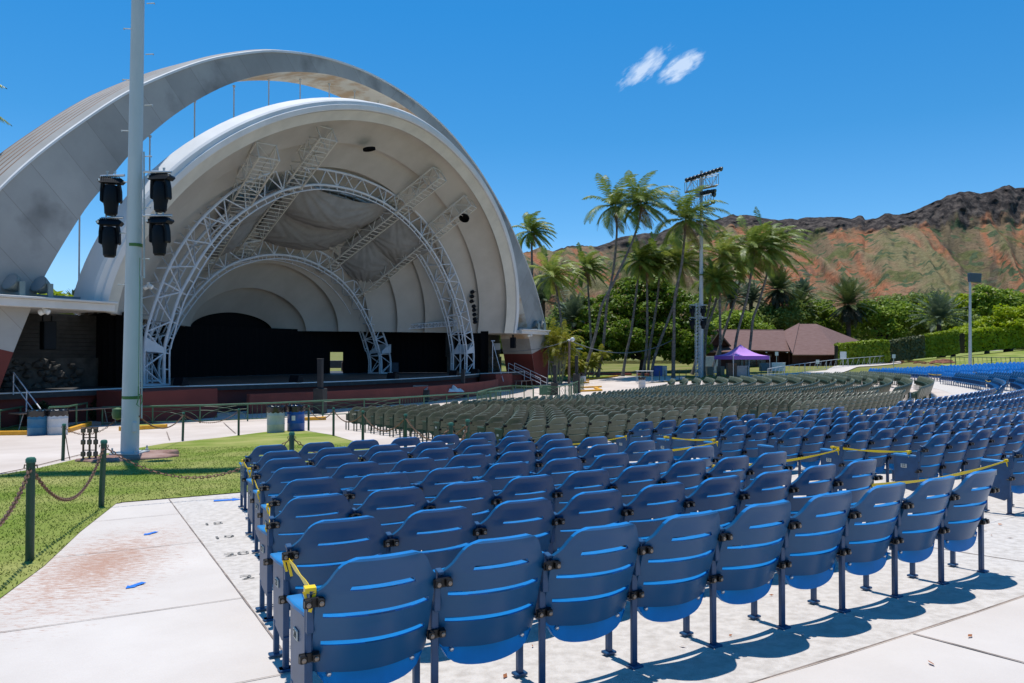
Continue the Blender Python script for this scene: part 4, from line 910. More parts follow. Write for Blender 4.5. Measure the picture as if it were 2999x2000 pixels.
# -------- lighting trusses
def cint(l, u):   # point at arclength fraction
    v = [Vector((0, a, b)) for a, b in l]; d = [0]
    for a, b in zip(v, v[1:]): d.append(d[-1]+(b-a).length)
    x = u*d[-1]
    for i in range(len(d)-1):
        if x <= d[i+1]+1e-9:
            w = (x-d[i])/(d[i+1]-d[i]); q = v[i].lerp(v[i+1], w); return (q.y, q.z)
    return (v[-1].y, v[-1].z)
def truss_arch(sf, sb, outer, inner, npan, label, r=.085, extra=.32):
    root = empty('arch_truss', S((sf+sb)/2, 0, .04), 0, label, 'truss')
    O = refine(full(outer)); I = refine(full(inner)); mb = MB()
    for s_ in (sf, sb):
        mb.tube([S(s_, t, z+.04) for t, z in O], r, 8); mb.tube([S(s_, t, z+.04) for t, z in I], r, 8)
    mb.off(root).build('chord', M_TRUSS, root, smooth_=True)
    mb = MB(); J = [(t*(1-extra/abs(15.)), z-extra*.9 if z > 2 else z) for t, z in I]
    for s_ in (sf, sb): mb.tube([S(s_, t, z+.04) for t, z in J], r*.55, 6)
    for i in range(npan*2+1):
        u = i/(npan*2); a = cint(I, u); b = cint(J, u)
        mb.tube([S(sf, a[0], a[1]+.04), S(sf, b[0], b[1]+.04)], r*.4, 5); mb.tube([S(sb, a[0], a[1]+.04), S(sb, b[0], b[1]+.04)], r*.4, 5)
    mb.off(root).build('hanging_pipe', M_TRUSS, root)
    mb = MB()
    for i in range(npan):
        u0, u1 = i/npan, (i+1)/npan; um = (u0+u1)/2
        o0, o1, i0, i1, om = cint(O, u0), cint(O, u1), cint(I, u0), cint(I, u1), cint(O, um)
        for s_ in (sf, sb):
            mb.tube([S(s_, i0[0], i0[1]+.04), S(s_, om[0], om[1]+.04)], r*.5, 6); mb.tube([S(s_, om[0], om[1]+.04), S(s_, i1[0], i1[1]+.04)], r*.5, 6)
            if i % 3 == 0: mb.tube([S(s_, i0[0], i0[1]+.04), S(s_, o0[0], o0[1]+.04)], r*.6, 6)
        mb.tube([S(sf, o0[0], o0[1]+.04), S(sb, o0[0], o0[1]+.04)], r*.5, 6); mb.tube([S(sf, i0[0], i0[1]+.04), S(sb, i0[0], i0[1]+.04)], r*.5, 6)
        mb.tube([S(sf, om[0], om[1]+.04), S(sb, o1[0], o1[1]+.04)], r*.42, 5); mb.tube([S(sf, i0[0], i0[1]+.04), S(sb, i1[0], i1[1]+.04)], r*.42, 5)
        if i % 2: mb.tube([S(sf, o0[0], o0[1]+.04), S(sb, i0[0], i0[1]+.04)], r*.4, 5)
    o = mb.off(root).build('lacing', M_TRUSS, root); tag(o, kind='stuff')
    for sg in (-1, 1):
        mb = MB(); t0, z0 = inner[0]; t1, z1 = outer[0]
        mb.add([S(sf+.05, sg*t0*1., 2.0), S(sf+.05, sg*t1, 2.6), S(sf+.05, sg*t1, 1.85), S(sf+.05, sg*t0, 1.75)], [(0, 1, 2, 3)]); mb.add([S(sb-.05, sg*t0*1., 2.0), S(sb-.05, sg*t1, 2.6), S(sb-.05, sg*t1, 1.85), S(sb-.05, sg*t0, 1.75)], [(0, 1, 2, 3)])
        mb.add([S(sf+.05, sg*t1, 2.6), S(sb-.05, sg*t1, 2.6), S(sb-.05, sg*t1, 1.85), S(sf+.05, sg*t1, 1.85)], [(0, 1, 2, 3)])
        mb.box(S((sf+sb)/2, sg*(t0+t1)/2, .09), (abs(sf-sb)+.3, abs(t1-t0)+.3, .1), rot=Matrix(((SA.x, SB.x, 0), (SA.y, SB.y, 0), (0, 0, 1))))
        mb.off(root).build('gusset_plate', M_TRUSS, root)
    return root
FI = [(15.15, 0.), (15.15, 1.9), (14.85, 3.1), (14.3, 4.7), (13.6, 5.9), (12.9, 7.0), (11.9, 8.25), (10.8, 9.35), (9.5, 10.35), (8.3, 11.1), (6.5, 12.0), (4.0, 12.8), (2., 13.1), (0, 13.2)]
FO = [(16.35, 0.), (16.35, 1.9), (16.15, 3.1), (15.6, 4.7), (14.95, 6.2), (14.1, 7.6), (13.1, 8.9), (12.0, 10.), (10.7, 11.1), (9.0, 12.2), (6.6, 13.3), (3.7, 13.92), (1.8, 14.12), (0, 14.2)]
RI = [(10.9, 0), (10.9, 1.2), (10.3, 2.6), (9.8, 3.6), (9.1, 4.6), (8.15, 5.7), (6.95, 6.8), (5.5, 7.7), (4.1, 8.25), (2.2, 8.75), (0, 8.95)]
RO = [(12.2, 0), (12.2, 1.2), (11.8, 2.3), (11.0, 3.7), (10.3, 4.8), (9.3, 6.0), (8.2, 7.1), (6.5, 8.3), (4.5, 9.25), (1.8, 9.95), (0, 10.1)]
truss_arch(-2.0, -3.4, FO, FI, 26, 'large white tubular truss arch standing at the front of the stage')
truss_arch(-8.0, -9.2, RO, RI, 20, 'smaller white truss arch deep inside the shell')
def box_truss(p0, p1, w, h, n, label, m=None, r=.06):
    p0, p1 = Vector(p0), Vector(p1); d = (p1-p0).normalized(); sd = d.cross(Vector((0, 0, 1))).normalized()*w/2; up = sd.cross(d).normalized()*h/2
    if up.z < 0: up = -up
    root = empty('box_truss', (p0+p1)/2, 0, label, 'truss', 'box trusses joining the two truss arches'); mb = MB()
    C4 = [sd+up, -sd+up, -sd-up, sd-up]
    for c in C4: mb.tube([p0+c, p1+c], r, 6)
    mb.off(root).build('chord', m, root); mb = MB()
    for i in range(n+1):
        a = p0.lerp(p1, i/n)
        for k in range(4): mb.tube([a+C4[k], a+C4[(k+1) % 4]], r*.6, 5)
        if i < n:
            b = p0.lerp(p1, (i+1)/n)
            for k in (0, 1, 3): mb.tube([a+C4[k if i % 2 else (k+1) % 4], b+C4[(k+1) % 4 if i % 2 else k]], r*.5, 5)
            for q in (.33, .67):
                e = a.lerp(b, q); mb.tube([e+C4[2], e+C4[3]], r*.5, 4)
    o = mb.off(root).build('lacing', m, root); tag(o, kind='stuff'); return root
for (tr, zr, tf, zf, te, ze, lb) in ((8.3, 6.5, 9.6, 11.1, 10.2, 13.9, 'cream box truss rising to the right side, lowest of the four'), (4.5, 8.6, 5.35, 12.7, 5.8, 15.2, 'cream box truss second from the right under the shell'),
                             (-3.9, 8.8, -5.75, 12.9, -6.6, 15.1, 'cream box truss rising highest, just left of the shell crown'), (-7.2, 7.6, -10.1, 10.9, -11.3, 12.9, 'cream box truss nearest the left edge of the shell')):
    box_truss(S(-9.0, tr, zr), S(1.4, te, ze), 1.15, 1.0, 11, lb, M_TRUSSC)
# straight horizontal truss on the right between the arch legs
box_truss(S(-8.6, 10.6, 3.85), S(-3.0, 15.2, 4.45), .25, .38, 26, 'thin straight ladder truss at the right between the arch legs', M_TRUSS, .045)
# ============================================================ poles, lamps, railings, bins
M_CONE = mat('steel_pole_paint', (.47, .51, .52), rough=.55, spec=.3, vscale=1.2, color2=(.57, .60, .605), det=8, stretch=(1, 1, .3))
M_BROWN = mat('brown_bracket', (.10, .06, .04), rough=.6, metal=.3, var=.3, vscale=15)
M_SLAB = mat('red_brown_rock', (.19, .09, .065), rough=.9, vscale=2.5, color2=(.34, .22, .18), det=7, bump=.7, bscale=8)
def moving_light(top, label, group, yaw=0., sc=1.):
    root = empty('moving_light', top, yaw, label, 'stage light', group)
    mb = MB(); mb.prism([(-.20, -.13, -.16), (.20, -.13, -.16), (.24, -.10, -.10), (.20, -.06, -.05), (-.20, -.06, -.05), (-.24, -.10, -.10)], (0, .24, 0))
    for i in range(9): mb.box((-.16+i*.04, 0, -.04), (.014, .2, .03))
    o = mb.build('base', M_BLACK, root, bevel=.008)
    mb = MB()
    for x in (-.07, .07): mb.box((x, 0, .01), (.02, .05, .12)); mb.box((x, 0, .085), (.05, .02, .02))
    mb.build('clamp', M_GALV, root)
    mb = MB()
    for x in (-1, 1): mb.prism([(x*.17, -.10, -.16), (x*.19, -.08, -.30), (x*.195, -.07, -.52), (x*.15, -.07, -.55), (x*.135, -.07, -.30), (x*.12, -.1, -.16)], (0, .17, 0))
    mb.build('yoke', M_BLACK, root, bevel=.012)
    mb = MB(); mb.lathe((0, 0, 0), [(.05, -.18), (.12, -.20), (.145, -.30), (.15, -.50), (.135, -.60), (.128, -.62), (.12, -.76), (.10, -.78), (.095, -.80)], 18); mb.build('head', mat('black_fixture_head', (.003, .005, .009), rough=.55, spec=.2), root, smooth_=True)
    mb = MB(); mb.box((-.19, -.134, -.11), (.035, .008, .045)); mb.build('sticker', M_WHITE, root)
    if sc != 1: root.scale = (sc,)*3
    return root
PB = G(380, 1343); PX, PY, PZ = PB
def steel_pole():
    root = empty('lighting_pole', (PX, PY, PZ), 0, 'tall pale steel lighting pole rising out of the top of the photo', 'pole')
    H = 21.; mb = MB(); mb.tube([(0, 0, .14), (.035, 0, 3.), (.07, 0, 7), (.11, 0, 12), (.2, 0, H)], [.190, .174, .150, .128, .095], 24); mb.build('shaft', M_CONE, root, smooth_=True)
    mb = MB(); mb.box((0, 0, .13), (.62, .62, .05)); 
    for i in range(4): mb.lathe((.26*(-1)**i, .26*(-1)**(i//2), .15), [(.035, 0), (.035, .05), (.02, .05), (.02, .12)], 8)
    mb.build('base_plate', M_GALV, root, bevel=.01)
    mb = MB()
    for i in range(26):
        z = 3.9+i*.58; sd = 1 if i % 2 else -1; x0 = .012*z+sd*.17
        mb.tube([(x0, 0, z), (x0+sd*.17, 0, z+.01)], .012, 6); mb.lathe((x0+sd*.17, 0, z), [(.022, 0), (.022, .012)], 6, Matrix.Rotation(PI/2, 3, 'Y'))
    o = mb.build('climbing_peg', M_GALV, root); o['kind'] = 'stuff'
    mb = MB(); mb.tube([(.30, -.02, 4.05), (.27, -.02, 6.9)], .02, 8); mb.tube([(.26, .0, .9), (.235, .0, 4.1)], .018, 8); mb.build('conduit', M_GALV, root)
    for z, nm in ((4.79, 0), (1.37, 1)):
        mb = MB(); mb.lathe((.014*z, 0, z-.035), [(.192-.006*z, 0), (.195-.006*z, .0), (.195-.006*z, .07), (.185-.006*z, .07)], 24); mb.build('green_strap', mat('green_webbing', (.07, .17, .05), rough=.8), root)
    mb = MB(); mb.tube([(.23, -.1, 1.45), (.31, -.12, 1.42), (.33, -.12, 1.30), (.28, -.13, 1.16), (.22, -.15, 1.22), (.25, -.14, 1.35), (.24, -.12, 1.62)], .012, 6); mb.tube([(.24, -.12, 1.6), (.235, -.1, 4.5)], .006, 5); mb.build('green_rope', mat('green_rope_fibre', (.10, .22, .09), rough=.8), root)
    mb = MB(); mb.lathe((-.28, 0, 1.0), [(.03, -.13), (.10, -.10), (.12, 0), (.10, .11), (.03, .14)], 12); mb.build('green_reel', mat('green_reel_plastic', (.06, .12, .03), rough=.5), root, smooth_=True)
    mb = MB(); mb.box((.17, -.13, .72), (.11, .05, .24)); mb.build('access_cover', M_CONE, root, bevel=.02)
    # pole-top catwalk with floodlights (its shadow falls on the lawn)
    mb = MB()
    for z, L in ((18.4, 4.6), (19.4, 5.4)):
        for y in (-.35, .35): mb.tube([(-L/2+.2, y, z), (L/2+.2, y, z)], .05, 6); mb.tube([(-L/2+.2, y, z+.8), (L/2+.2, y, z+.8)], .03, 6)
        for i in range(9):
            x = -L/2+.2+L*i/8; mb.tube([(x, -.35, z), (x, .35, z)], .03, 5); mb.tube([(x, -.35, z), (x, -.35, z+.8)], .025, 5); mb.tube([(x, .35, z), (x, .35, z+.8)], .025, 5)
        mb.box((.2, 0, z+.03), (L-.8, .5, .03))
    mb.build('catwalk', M_GALV, root)
    for i in range(14):
        x = -2.9+i*.45+(.3 if i > 8 else 0); z = 20.5 if i % 3 else 19.2
        mb = MB(); mb.lathe((x, .2-.25*(i % 2), z), [(.08, -.15), (.16, -.1), (.26, .12), (.27, .16)], 12, Matrix.Rotation(PI/2-.5, 3, 'X')); mb.build('lamp_head', M_LAMPG, root, smooth_=True)
    mb = MB(); mb.tube([(-3.3, -.1, 20.4), (3.5, -.1, 20.4)], .05, 6); mb.tube([(-2.4, .2, 19.1), (4.1, -.3, 19.15)], .04, 6); mb.build('crossbar', M_GALV, root)
    # arms that carry the moving lights
    for (px0, px1, py, L_) in ((295, 365, 513, 0), (420, 503, 503, 0), (297, 362, 636, 0), (418, 504, 631, 0)):
        a, b = A(px0, py+(3 if px0 < 380 else 0), PY-.05), A(px1, py, PY-.05); mb = MB(); mb.tube([a, b], .028, 10); mb.off(root).build('lamp_arm', mat('bright_aluminium', (.55, .56, .57), rough=.35, metal=.7), root, smooth_=True)
    return root
steel_pole()
for (px, py, lb) in ((326, 512, 'upper left'), (471, 502, 'upper right'), (322, 634, 'lower left'), (468, 629, 'lower right')):
    moving_light(A(px, py+3, PY-.02), 'black moving stage light hanging from the steel pole, %s of the four' % lb, 'black moving lights on the steel pole', .25 if px < 400 else -.15, 1.12)
# rock slab at the pole's foot and rusty block frame
def rock_slab():
    rng = random.Random(4); mb = MB(); outl = [(-1.25, -.75), (-.4, -1.15), (.15, -1.15), (.45, -.85), (1.15, -.35), (1.35, .1), (.8, .35), (.95, .9), (-.3, .8), (-.7, .2)]
    n = len(outl); a = [Vector((x*.78, y*.9, -.08)) for x, y in outl]; b = [Vector((x*.74+rng.uniform(-.03, .03), y*.86, .07+rng.uniform(-.02, .02))) for x, y in outl]
    mb.add(a+b+[Vector((0, 0, .13))], [(i, (i+1) % n, n+(i+1) % n, n+i) for i in range(n)]+[(n+i, n+(i+1) % n, 2*n) for i in range(n)])
    o = mb.build('rock_slab', M_SLAB, bevel=.02); o.location = (PX+.05, PY+.05, PZ+.02); tag(o, 'flat red-brown rock slab around the foot of the steel pole', 'rock')
rock_slab()
def block_frame():
    b = G(262, 1352); root = empty('block_frame', b, .12, 'small rusty frame of nine square blocks standing beside the pole', 'metal frame')
    mb = MB(); k = b.y/2250.
    for i in range(3):
        x = (i-1)*.128; mb.box((x, 0, .36), (.035, .035, .74)); 
    mb.box((0, 0, .73), (.34, .05, .035)); mb.box((0, 0, .52), (.3, .025, .02)); mb.box((0, 0, .25), (.3, .025, .02)); mb.box((0, 0, .01), (.42, .22, .05))
    mb.build('frame', M_BROWN, root, bevel=.004)
    for i in range(3):
        for j in range(3):
            mb = MB(); mb.box(((i-1)*.128, -.01, .17+j*.255), (.085, .07, .105)); mb.build('block', mat('dull_brown_block', (.16, .11, .075), rough=.8, var=.3, vscale=12), root, bevel=.012)
block_frame()
# ---- chain posts
def post(px, pyb, h, label, lean=0.):
    p = G(px, pyb); root = empty('chain_post', p, 0, label, 'post', 'green chain posts round the lawn')
    mb = MB(); mb.tube([(0, 0, -.05), (lean, 0, h-.015)], .036, 14); mb.build('tube', M_GREENP, root, smooth_=True)
    mb = MB(); mb.lathe((lean, 0, h-.03), [(.042, 0), (.042, .03), (.03, .045), (.001, .05)], 14); mb.build('cap', mat('green_cap_paint', (.04, .14, .085), rough=.4), root, smooth_=True)
    mb = MB()
    for sx in (-1, 1): mb.tube([(lean+sx*.03, 0, h-.06), (lean+sx*.055, 0, h-.05), (lean+sx*.06, 0, h-.08)], .006, 5)
    mb.build('hook', M_RUST, root); return p+Vector((lean, 0, h-.07))
T1 = post(87, 1645, .91, 'thick green post nearest the left edge of the photo', .0)
T2 = post(296, 1486, .86, 'green post on the lawn left of the pole foot', .03)
T3 = post(184, 1348, .80, 'thin dark post at the far edge of the lawn at left', .02)
T4 = post(535, 1291, .84, 'green post right of the steel pole at the lawn edge', .02)
T5 = post(699, 1276, .86, 'green post midway between the pole and the two drums')
T6 = post(904, 1261, .86, 'green post just right of the blue drum')
T7 = post(977, 1277, .86, 'green post second to the right of the blue drum')
T8 = post(1063, 1302, .86, 'green post at the right tip of the lawn')
def post_top(px, py, h, label, lean=0.):
    q = G(px, py, h); return post(px, px_of(q.x, q.y, gz(q.x, q.y))[1], h, label, lean)
T9 = post_top(1188, 1214, .86, 'green post in front of the green seats, left of a closer pair')
T10 = post_top(1321, 1240, .86, 'green post behind the farthest blue row, left of a pair')
T11 = post_top(1370, 1230, .86, 'green post behind the farthest blue row, right of a pair')
T12 = post_top(854, 1268, .86, 'green post standing behind the farthest left blue seats')
def chain(a, b, sag, label, r=.017, link_len=.058, simple=False):
    a, b = Vector(a), Vector(b); d = (b-a); L = d.length; N = max(12, int(L*1.03/(link_len*.78))); mb = MB()
    pts = [a.lerp(b, i/N)-Vector((0, 0, sag*4*(i/N)*(1-i/N))) for i in range(N+1)]
    if simple: mb.tube(pts[::3]+[pts[-1]], r*.55, 5)
    else:
        for i in range(N):
            m = (pts[i]+pts[i+1])/2; t = (pts[i+1]-pts[i]).normalized(); sd = t.cross(Vector((0, 0, 1))).normalized(); up = sd.cross(t)
            u = sd if i % 2 else up; hl = link_len/2; hw = link_len*.30; ring = []
            for k in range(8):
                ang = 2*PI*k/8; ring.append(m+t*math.cos(ang)*hl+u*math.sin(ang)*hw)
            ring.append(ring[0]); mb.tube(ring, link_len*.12, 4, cap=False)
    o = mb.build('chain', M_RUST, recalc=False); tag(o, label, 'chain', 'rusty chains hung between the green posts'); return o
chain(T1, T2, .47, 'rusty chain sagging deeply between the two nearest posts')
chain(A(-150, 1560, 4.7), T1, .25, 'rusty chain running off the left edge from the nearest post')
chain(T2, T12, .48, 'long rusty chain sagging low over the lawn past the pole foot')
chain(T12, T10, .52, 'rusty chain behind the farthest blue seats up to a post pair')
chain(T10, T11, .28, 'short thick chain drooping between the pair of posts', link_len=.07)
chain(T3, (PX-.2, PY, PZ+.98), .28, 'rusty chain from the thin dark post to the steel pole', link_len=.05)
chain((PX+.2, PY, PZ+.95), T4, .33, 'rusty chain from the steel pole to the post on its right', link_len=.05)
chain(T4, T5, .30, 'thin chain between the two posts right of the pole', link_len=.05)
chain(T6, T7, .32, 'chain between the two posts right of the blue drum', link_len=.05)
chain(T7, T8, .28, 'chain sagging in front of the leftmost green seats', link_len=.05)
chain(T8, T9, .36, 'chain drooping before the second group of green seats', link_len=.05)
chain(T9, T11, .40, 'chain drooping before the third group of green seats', link_len=.055)
mb = MB(); mb.tube([T3+Vector((0, 0, 0)), T3+Vector((.05, 0, -.25)), T3+Vector((.10, 0, -.55)), T3+Vector((.14, 0, -.72))], .010, 5)
tag(mb.build('loose_chain', M_RUST), 'loose end of chain hanging down the thin dark post', 'chain')
mb = MB(); mb.tube([G(x, y)+Vector((0, 0, .02)) for x, y in ((-40, 1398), (60, 1378), (100, 1368), (170, 1350), (230, 1335), (262, 1330))], .008, 5)
tag(mb.build('lawn_edge_rope', M_RUST), 'thin dark rope lying along the far edge of the lawn', 'rope')
# ---- drums
def drum(px, pyb, label, body, bag=True, h=.88, r=.29, stk=False):
    p = G(px, pyb); root = empty('trash_drum', p, random.Random(px).uniform(0, 6), label, 'trash can', 'drums used as trash cans')
    mb = MB(); mb.lathe((0, 0, 0), [(r*.97, 0), (r, .02), (r, .28), (r*1.03, .30), (r, .32), (r, .58), (r*1.03, .60), (r, .62), (r, h-.02), (r*1.02, h)], 28); mb.build('body', body, root, smooth_=True)
    if bag:
        rng = random.Random(px); n = 40; prof = []
        V = []; rows = [(1.02, h-.19), (1.045, h-.15), (1.03, h-.08), (1.06, h-.02), (1.05, h+.03), (.97, h+.035), (.9, h-.05)]
        for q, z in rows:
            for k in range(n):
                a = 2*PI*k/n; rr = r*(q+.025*math.sin(k*2.9+z*20)+rng.uniform(-.01, .01)); V.append((rr*math.cos(a), rr*math.sin(a), z+.018*math.sin(k*1.7+q*9)))
        mb = MB(); mb.add(V, [(i*n+k, i*n+(k+1) % n, (i+1)*n+(k+1) % n, (i+1)*n+k) for i in range(len(rows)-1) for k in range(n)]); mb.build('bin_liner', M_BAG, root, smooth_=True, angle=1.2)
    if stk:
        mb = MB(); d = Vector((-p.x, -p.y, 0)).normalized(); a0 = math.atan2(d.y, d.x)-.5-root.rotation_euler.z
        mb.add([(r*1.035*math.cos(a0+k*.14), r*1.035*math.sin(a0+k*.14), z) for z in (.40, .56) for k in range(4)], [(k, k+1, k+5, k+4) for k in range(3)]); mb.build('paper_label', M_WHITE, root)
M_DBLUE = mat('blue_drum_paint', (.018, .13, .24), rough=.5, var=.12, vscale=3); M_DB2 = mat('royal_blue_drum', (.006, .08, .33), rough=.35, var=.1, vscale=3); M_DW = mat('white_drum_paint', (.52, .53, .53), rough=.5, var=.1, vscale=4); M_DG = mat('grey_green_drum', (.40, .45, .41), rough=.5, var=.1, vscale=4)
drum(808, 1267, 'grey-white drum with a black liner at the lawn edge', M_DG); drum(867, 1263, 'royal blue drum with a black liner and paper label', M_DB2, stk=True)
drum(111, 1275, 'blue drum with a black liner at the far left', M_DBLUE, r=.33); drum(168, 1273, 'white drum with a black liner at the far left beside a blue one', M_DW, r=.335)
drum(1586, 1122, 'small white drum beside the right red arch leg', M_DW, False); drum(1708, 1121, 'white drum with a dark rim behind the green railing', M_DW)
drum(1881, 1136, 'white drum with a black liner at the corner of the green seats', M_DW)
# ---- green railings
def railing(tops, h, label, arcs=True, n_div=None, name='railing', group=None, bars=False):
    P3 = []
    for q in tops: P3.append(G(q[0], q[1], h))
    root = empty('railing', P3[0], 0, label, 'railing', group); up = Vector((0, 0, h))
    mb = MB(); mb.tube([p+up for p in P3], .038, 8); mb.off(root).build('top_rail', M_GREENR, root, smooth_=True)
    mb = MB(); mb.tube([p+Vector((0, 0, .10)) for p in P3], .024, 6); mb.off(root).build('bottom_rail', M_GREENR, root)
    tot = sum((b-a).length for a, b in zip(P3, P3[1:])); n = n_div or max(2, int(tot/2.0))
    def at(u):
        x = u*tot
        for a, b in zip(P3, P3[1:]):
            l = (b-a).length
            if x <= l+1e-6: return a.lerp(b, min(1, x/l))
            x -= l
        return P3[-1].copy()
    for i in range(n+1):
        p = at(i/n); mb = MB(); mb.tube([p-Vector((0, 0, .05)), p+up], .034, 8); mb.off(root).build('rail_post', M_GREENR, root)
    mb = MB()
    for i in range(n):
        a, b = at(i/n), at((i+1)/n)
        if bars or i % 4 == 3:
            for k in range(1, 9): q = a.lerp(b, k/9); mb.tube([q+Vector((0, 0, .1)), q+Vector((0, 0, h-.02))], .009, 4)
        elif arcs:
            for (u0, rad) in ((0, .98), (0, .72), (1, .98), (1, .72)):
                pts = []
                for k in range(9):
                    th = PI/2*k/8; uu = u0+(1 if u0 == 0 else -1)*rad*math.sin(th); pts.append(a.lerp(b, uu)+Vector((0, 0, .1+(h-.14)*rad*math.cos(th))))
                mb.tube(pts, .009, 4)
    o = mb.off(root).build('ornament', M_GREENR, root); o['kind'] = 'stuff'; return root
railing([(300, 1193), (405, 1190.5), (620, 1186), (800, 1180), (950, 1173), (1145, 1166), (1240, 1160), (1362, 1152), (1494, 1143)], .80, 'long green railing with arc ornaments in front of the red stage wall', group='green railings')
railing([(1398, 1148), (1430, 1140), (1465, 1133), (1501, 1129.5), (1530, 1130.5), (1562, 1132)], .95, 'green railing bending back towards the red arch leg', group='green railings', bars=True)
railing([(1563, 1130), (1590, 1133)], .95, 'short green rail gate between two longer railings', arcs=False, n_div=1, group='green railings')
railing([(1602, 1133), (1632, 1133), (1660, 1128), (1690, 1118), (1709, 1108)], .95, 'green curved railing beside the yellow kerb ends', group='green railings')
railing([(143, 1193), (200, 1190), (255, 1180)], .95, 'small green handrail just right of the white drum at left', arcs=False, n_div=2, group='green railings')
railing([(-60, 1212), (37, 1196), (100, 1186), (188, 1192)], .85, 'thin posts strung with chain at the far left behind the drums', arcs=False, n_div=3, group='green railings')
mb = MB(); mb.box((0, 0, .4), (1.4, .06, .75)); o = mb.build('metal_gate', M_GREENR, bevel=.01); p = G(1607, 1158); o.location = p; tag(o, 'solid dark green gate panel at the railing corner', 'gate')
# ---- light towers far right of the stage
def far_pole():
    Z = 80.; b = A(2053, 1100, Z); b.z = gz(b.x, b.y); root = empty('lighting_pole', b, 0, 'tall white stadium light pole with two lamp platforms behind the palms', 'pole')
    mb = MB(); mb.tube([b, A(2054, 900, Z), A(2055, 500, Z)], [.27, .22, .14], 14); mb.off(root).build('shaft', M_CONE, root, smooth_=True)
    def cage(x0, y0, x1, y1, hpx, hl, n, w=.9):
        a, c = A(x0, y0, Z-.3), A(x1, y1, Z-.3); up = Vector((0, 0, hpx/2250*Z)); bk = Vector((0, w, 0)); mb = MB()
        for q in (Vector(), bk):
            mb.tube([a+q, c+q], .05, 5); mb.tube([a+q+up, c+q+up], .04, 5)
            for i in range(n+1):
                p = a.lerp(c, i/n)+q; mb.tube([p, p+up], .035, 4)
                if i < n: mb.tube([p+(up if i % 2 else Vector()), a.lerp(c, (i+1)/n)+q+(Vector() if i % 2 else up)], .03, 4)
        for i in range(n+1): p = a.lerp(c, i/n); mb.tube([p, p+bk], .03, 4)
        mb.off(root).build('cage', M_GALV, root)
        mb = MB(); mb.prism([a, c, c+bk, a+bk], (0, 0, .06)); mb.off(root).build('platform', mat('rusty_platform', (.30, .19, .14), rough=.8, var=.2), root)
    cage(2012, 560, 2105, 540, 32, 0, 5); cage(2010, 617, 2090, 594, 32, 0, 5)
    mb = MB(); mb.tube([A(2007, 533, Z-.2), A(2112, 500, Z-.2)], .05, 6); mb.tube([A(2052, 570, Z-.2), A(2097, 563, Z-.2)], .05, 6); mb.off(root).build('crossbar', M_GALV, root)
    L = [(2012+i*11, 526.5-i*3.6) for i in range(10)]+[(2056, 565), (2066, 563), (2074, 561), (2085, 560), (2092, 559), (2091, 570), (2089, 590)]
    for i, (x, y) in enumerate(L):
        p = A(x, y, Z-.5); mb = MB(); mb.lathe(p, [(.10, -.2), (.18, -.12), (.24, .1), (.24, .16)], 10, Matrix.Rotation(.9, 3, 'Z')@Matrix.Rotation(PI/2+.35, 3, 'X')); mb.off(root).build('lamp_head', mat('dark_lamp_housing', (.05, .055, .06), rough=.35, metal=.4), root, smooth_=True)
    mb = MB(); mb.box(A(2044, 566, Z-.2), (.45, .4, .75)); mb.box(A(2017, 600, Z-.2), (.35, .3, .35)); mb.off(root).build('junction_box', M_LAMPG, root, bevel=.02)
far_pole()
def lattice_tower():
    Z = 78.; b = A(2046, 1104, Z); b.z = gz(b.x, b.y); root = empty('lattice_mast', b, 0, 'slim aluminium lattice mast in front of the tall white light pole', 'truss')
    top = A(2046, 888, Z).z-b.z; mb = MB()
    for x in (-.25, .25):
        for y in (-.25, .25): mb.tube([(x, y, 0), (x, y, top)], .04, 5)
    n = 22
    for i in range(n):
        z0, z1 = top*i/n, top*(i+1)/n
        for y in (-.25, .25): mb.tube([(-.25, y, z0), (.25, y, z1)], .025, 4); mb.tube([(-.25, y, z1), (.25, y, z1)], .025, 4)
    o = mb.build('lattice', M_GALV, root)
    for y in (893, 930): mb = MB(); mb.tube([A(2020, y, Z), A(2070, y, Z)], .05, 6); mb.off(root).build('lamp_arm', M_GALV, root)
lattice_tower()
for x, y, l in ((2028, 895, 'upper left'), (2060, 895, 'upper right'), (2028, 932, 'lower left'), (2060, 932, 'lower right')):
    moving_light(A(x, y, 77.6), 'black moving light on the far lattice mast, %s of four' % l, 'black moving lights on the far mast', 0, 1.35)
def right_pole():
    Z = 74.; b = A(2842, 1058, Z); b.z = gz(b.x, b.y); root = empty('lamp_post', b, 0, 'grey pole with one square floodlight on the lawn at the right', 'lamp post')
    mb = MB(); mb.tube([b, A(2842, 825, Z)], [.16, .10], 10); mb.off(root).build('shaft', M_GALV, root, smooth_=True)
    c = A(2854, 813, Z); mb = MB(); mb.prism([c+Vector((-.52, -.3, -.42)), c+Vector((.48, -.3, -.52)), c+Vector((.58, -.3, .38)), c+Vector((-.56, -.3, .45))], (0, .5, 0)); mb.off(root).build('lamp_head', mat('dark_blue_grey_metal', (.05, .075, .10), rough=.5), root, bevel=.03)
    mb = MB(); mb.lathe((0, 0, 0), [(.35, 0), (.35, .25), (.2, .3)], 10); mb.build('footing', M_CONW, root)
right_pole()
def wood_pole(px, py0, py1, Z, label, r=.12, globe=False):
    b = A(px, py0, Z); b.z = gz(b.x, b.y); t = A(px+1, py1, Z); root = empty('utility_pole', b, 0, label, 'pole'); mb = MB(); mb.tube([b, t], [r, r*.85], 8); mb.off(root).build('shaft', mat('weathered_wood', (.20, .14, .11), rough=.9, var=.2, vscale=3), root, smooth_=True)
    if globe:
        mb = MB(); mb.lathe(t+Vector((.3, 0, .05)), [(.05, -.2), (.2, -.12), (.24, .02), (.18, .16), (.04, .22)], 12); mb.off(root).build('lamp_globe', M_WHITE, root, smooth_=True)
        mb = MB(); mb.lathe(t+Vector((-.05, 0, -.03)), [(.02, -.12), (.14, -.06), (.14, .06), (.03, .12)], 10); mb.off(root).build('lamp_head', M_WHITE, root, smooth_=True)
    return t
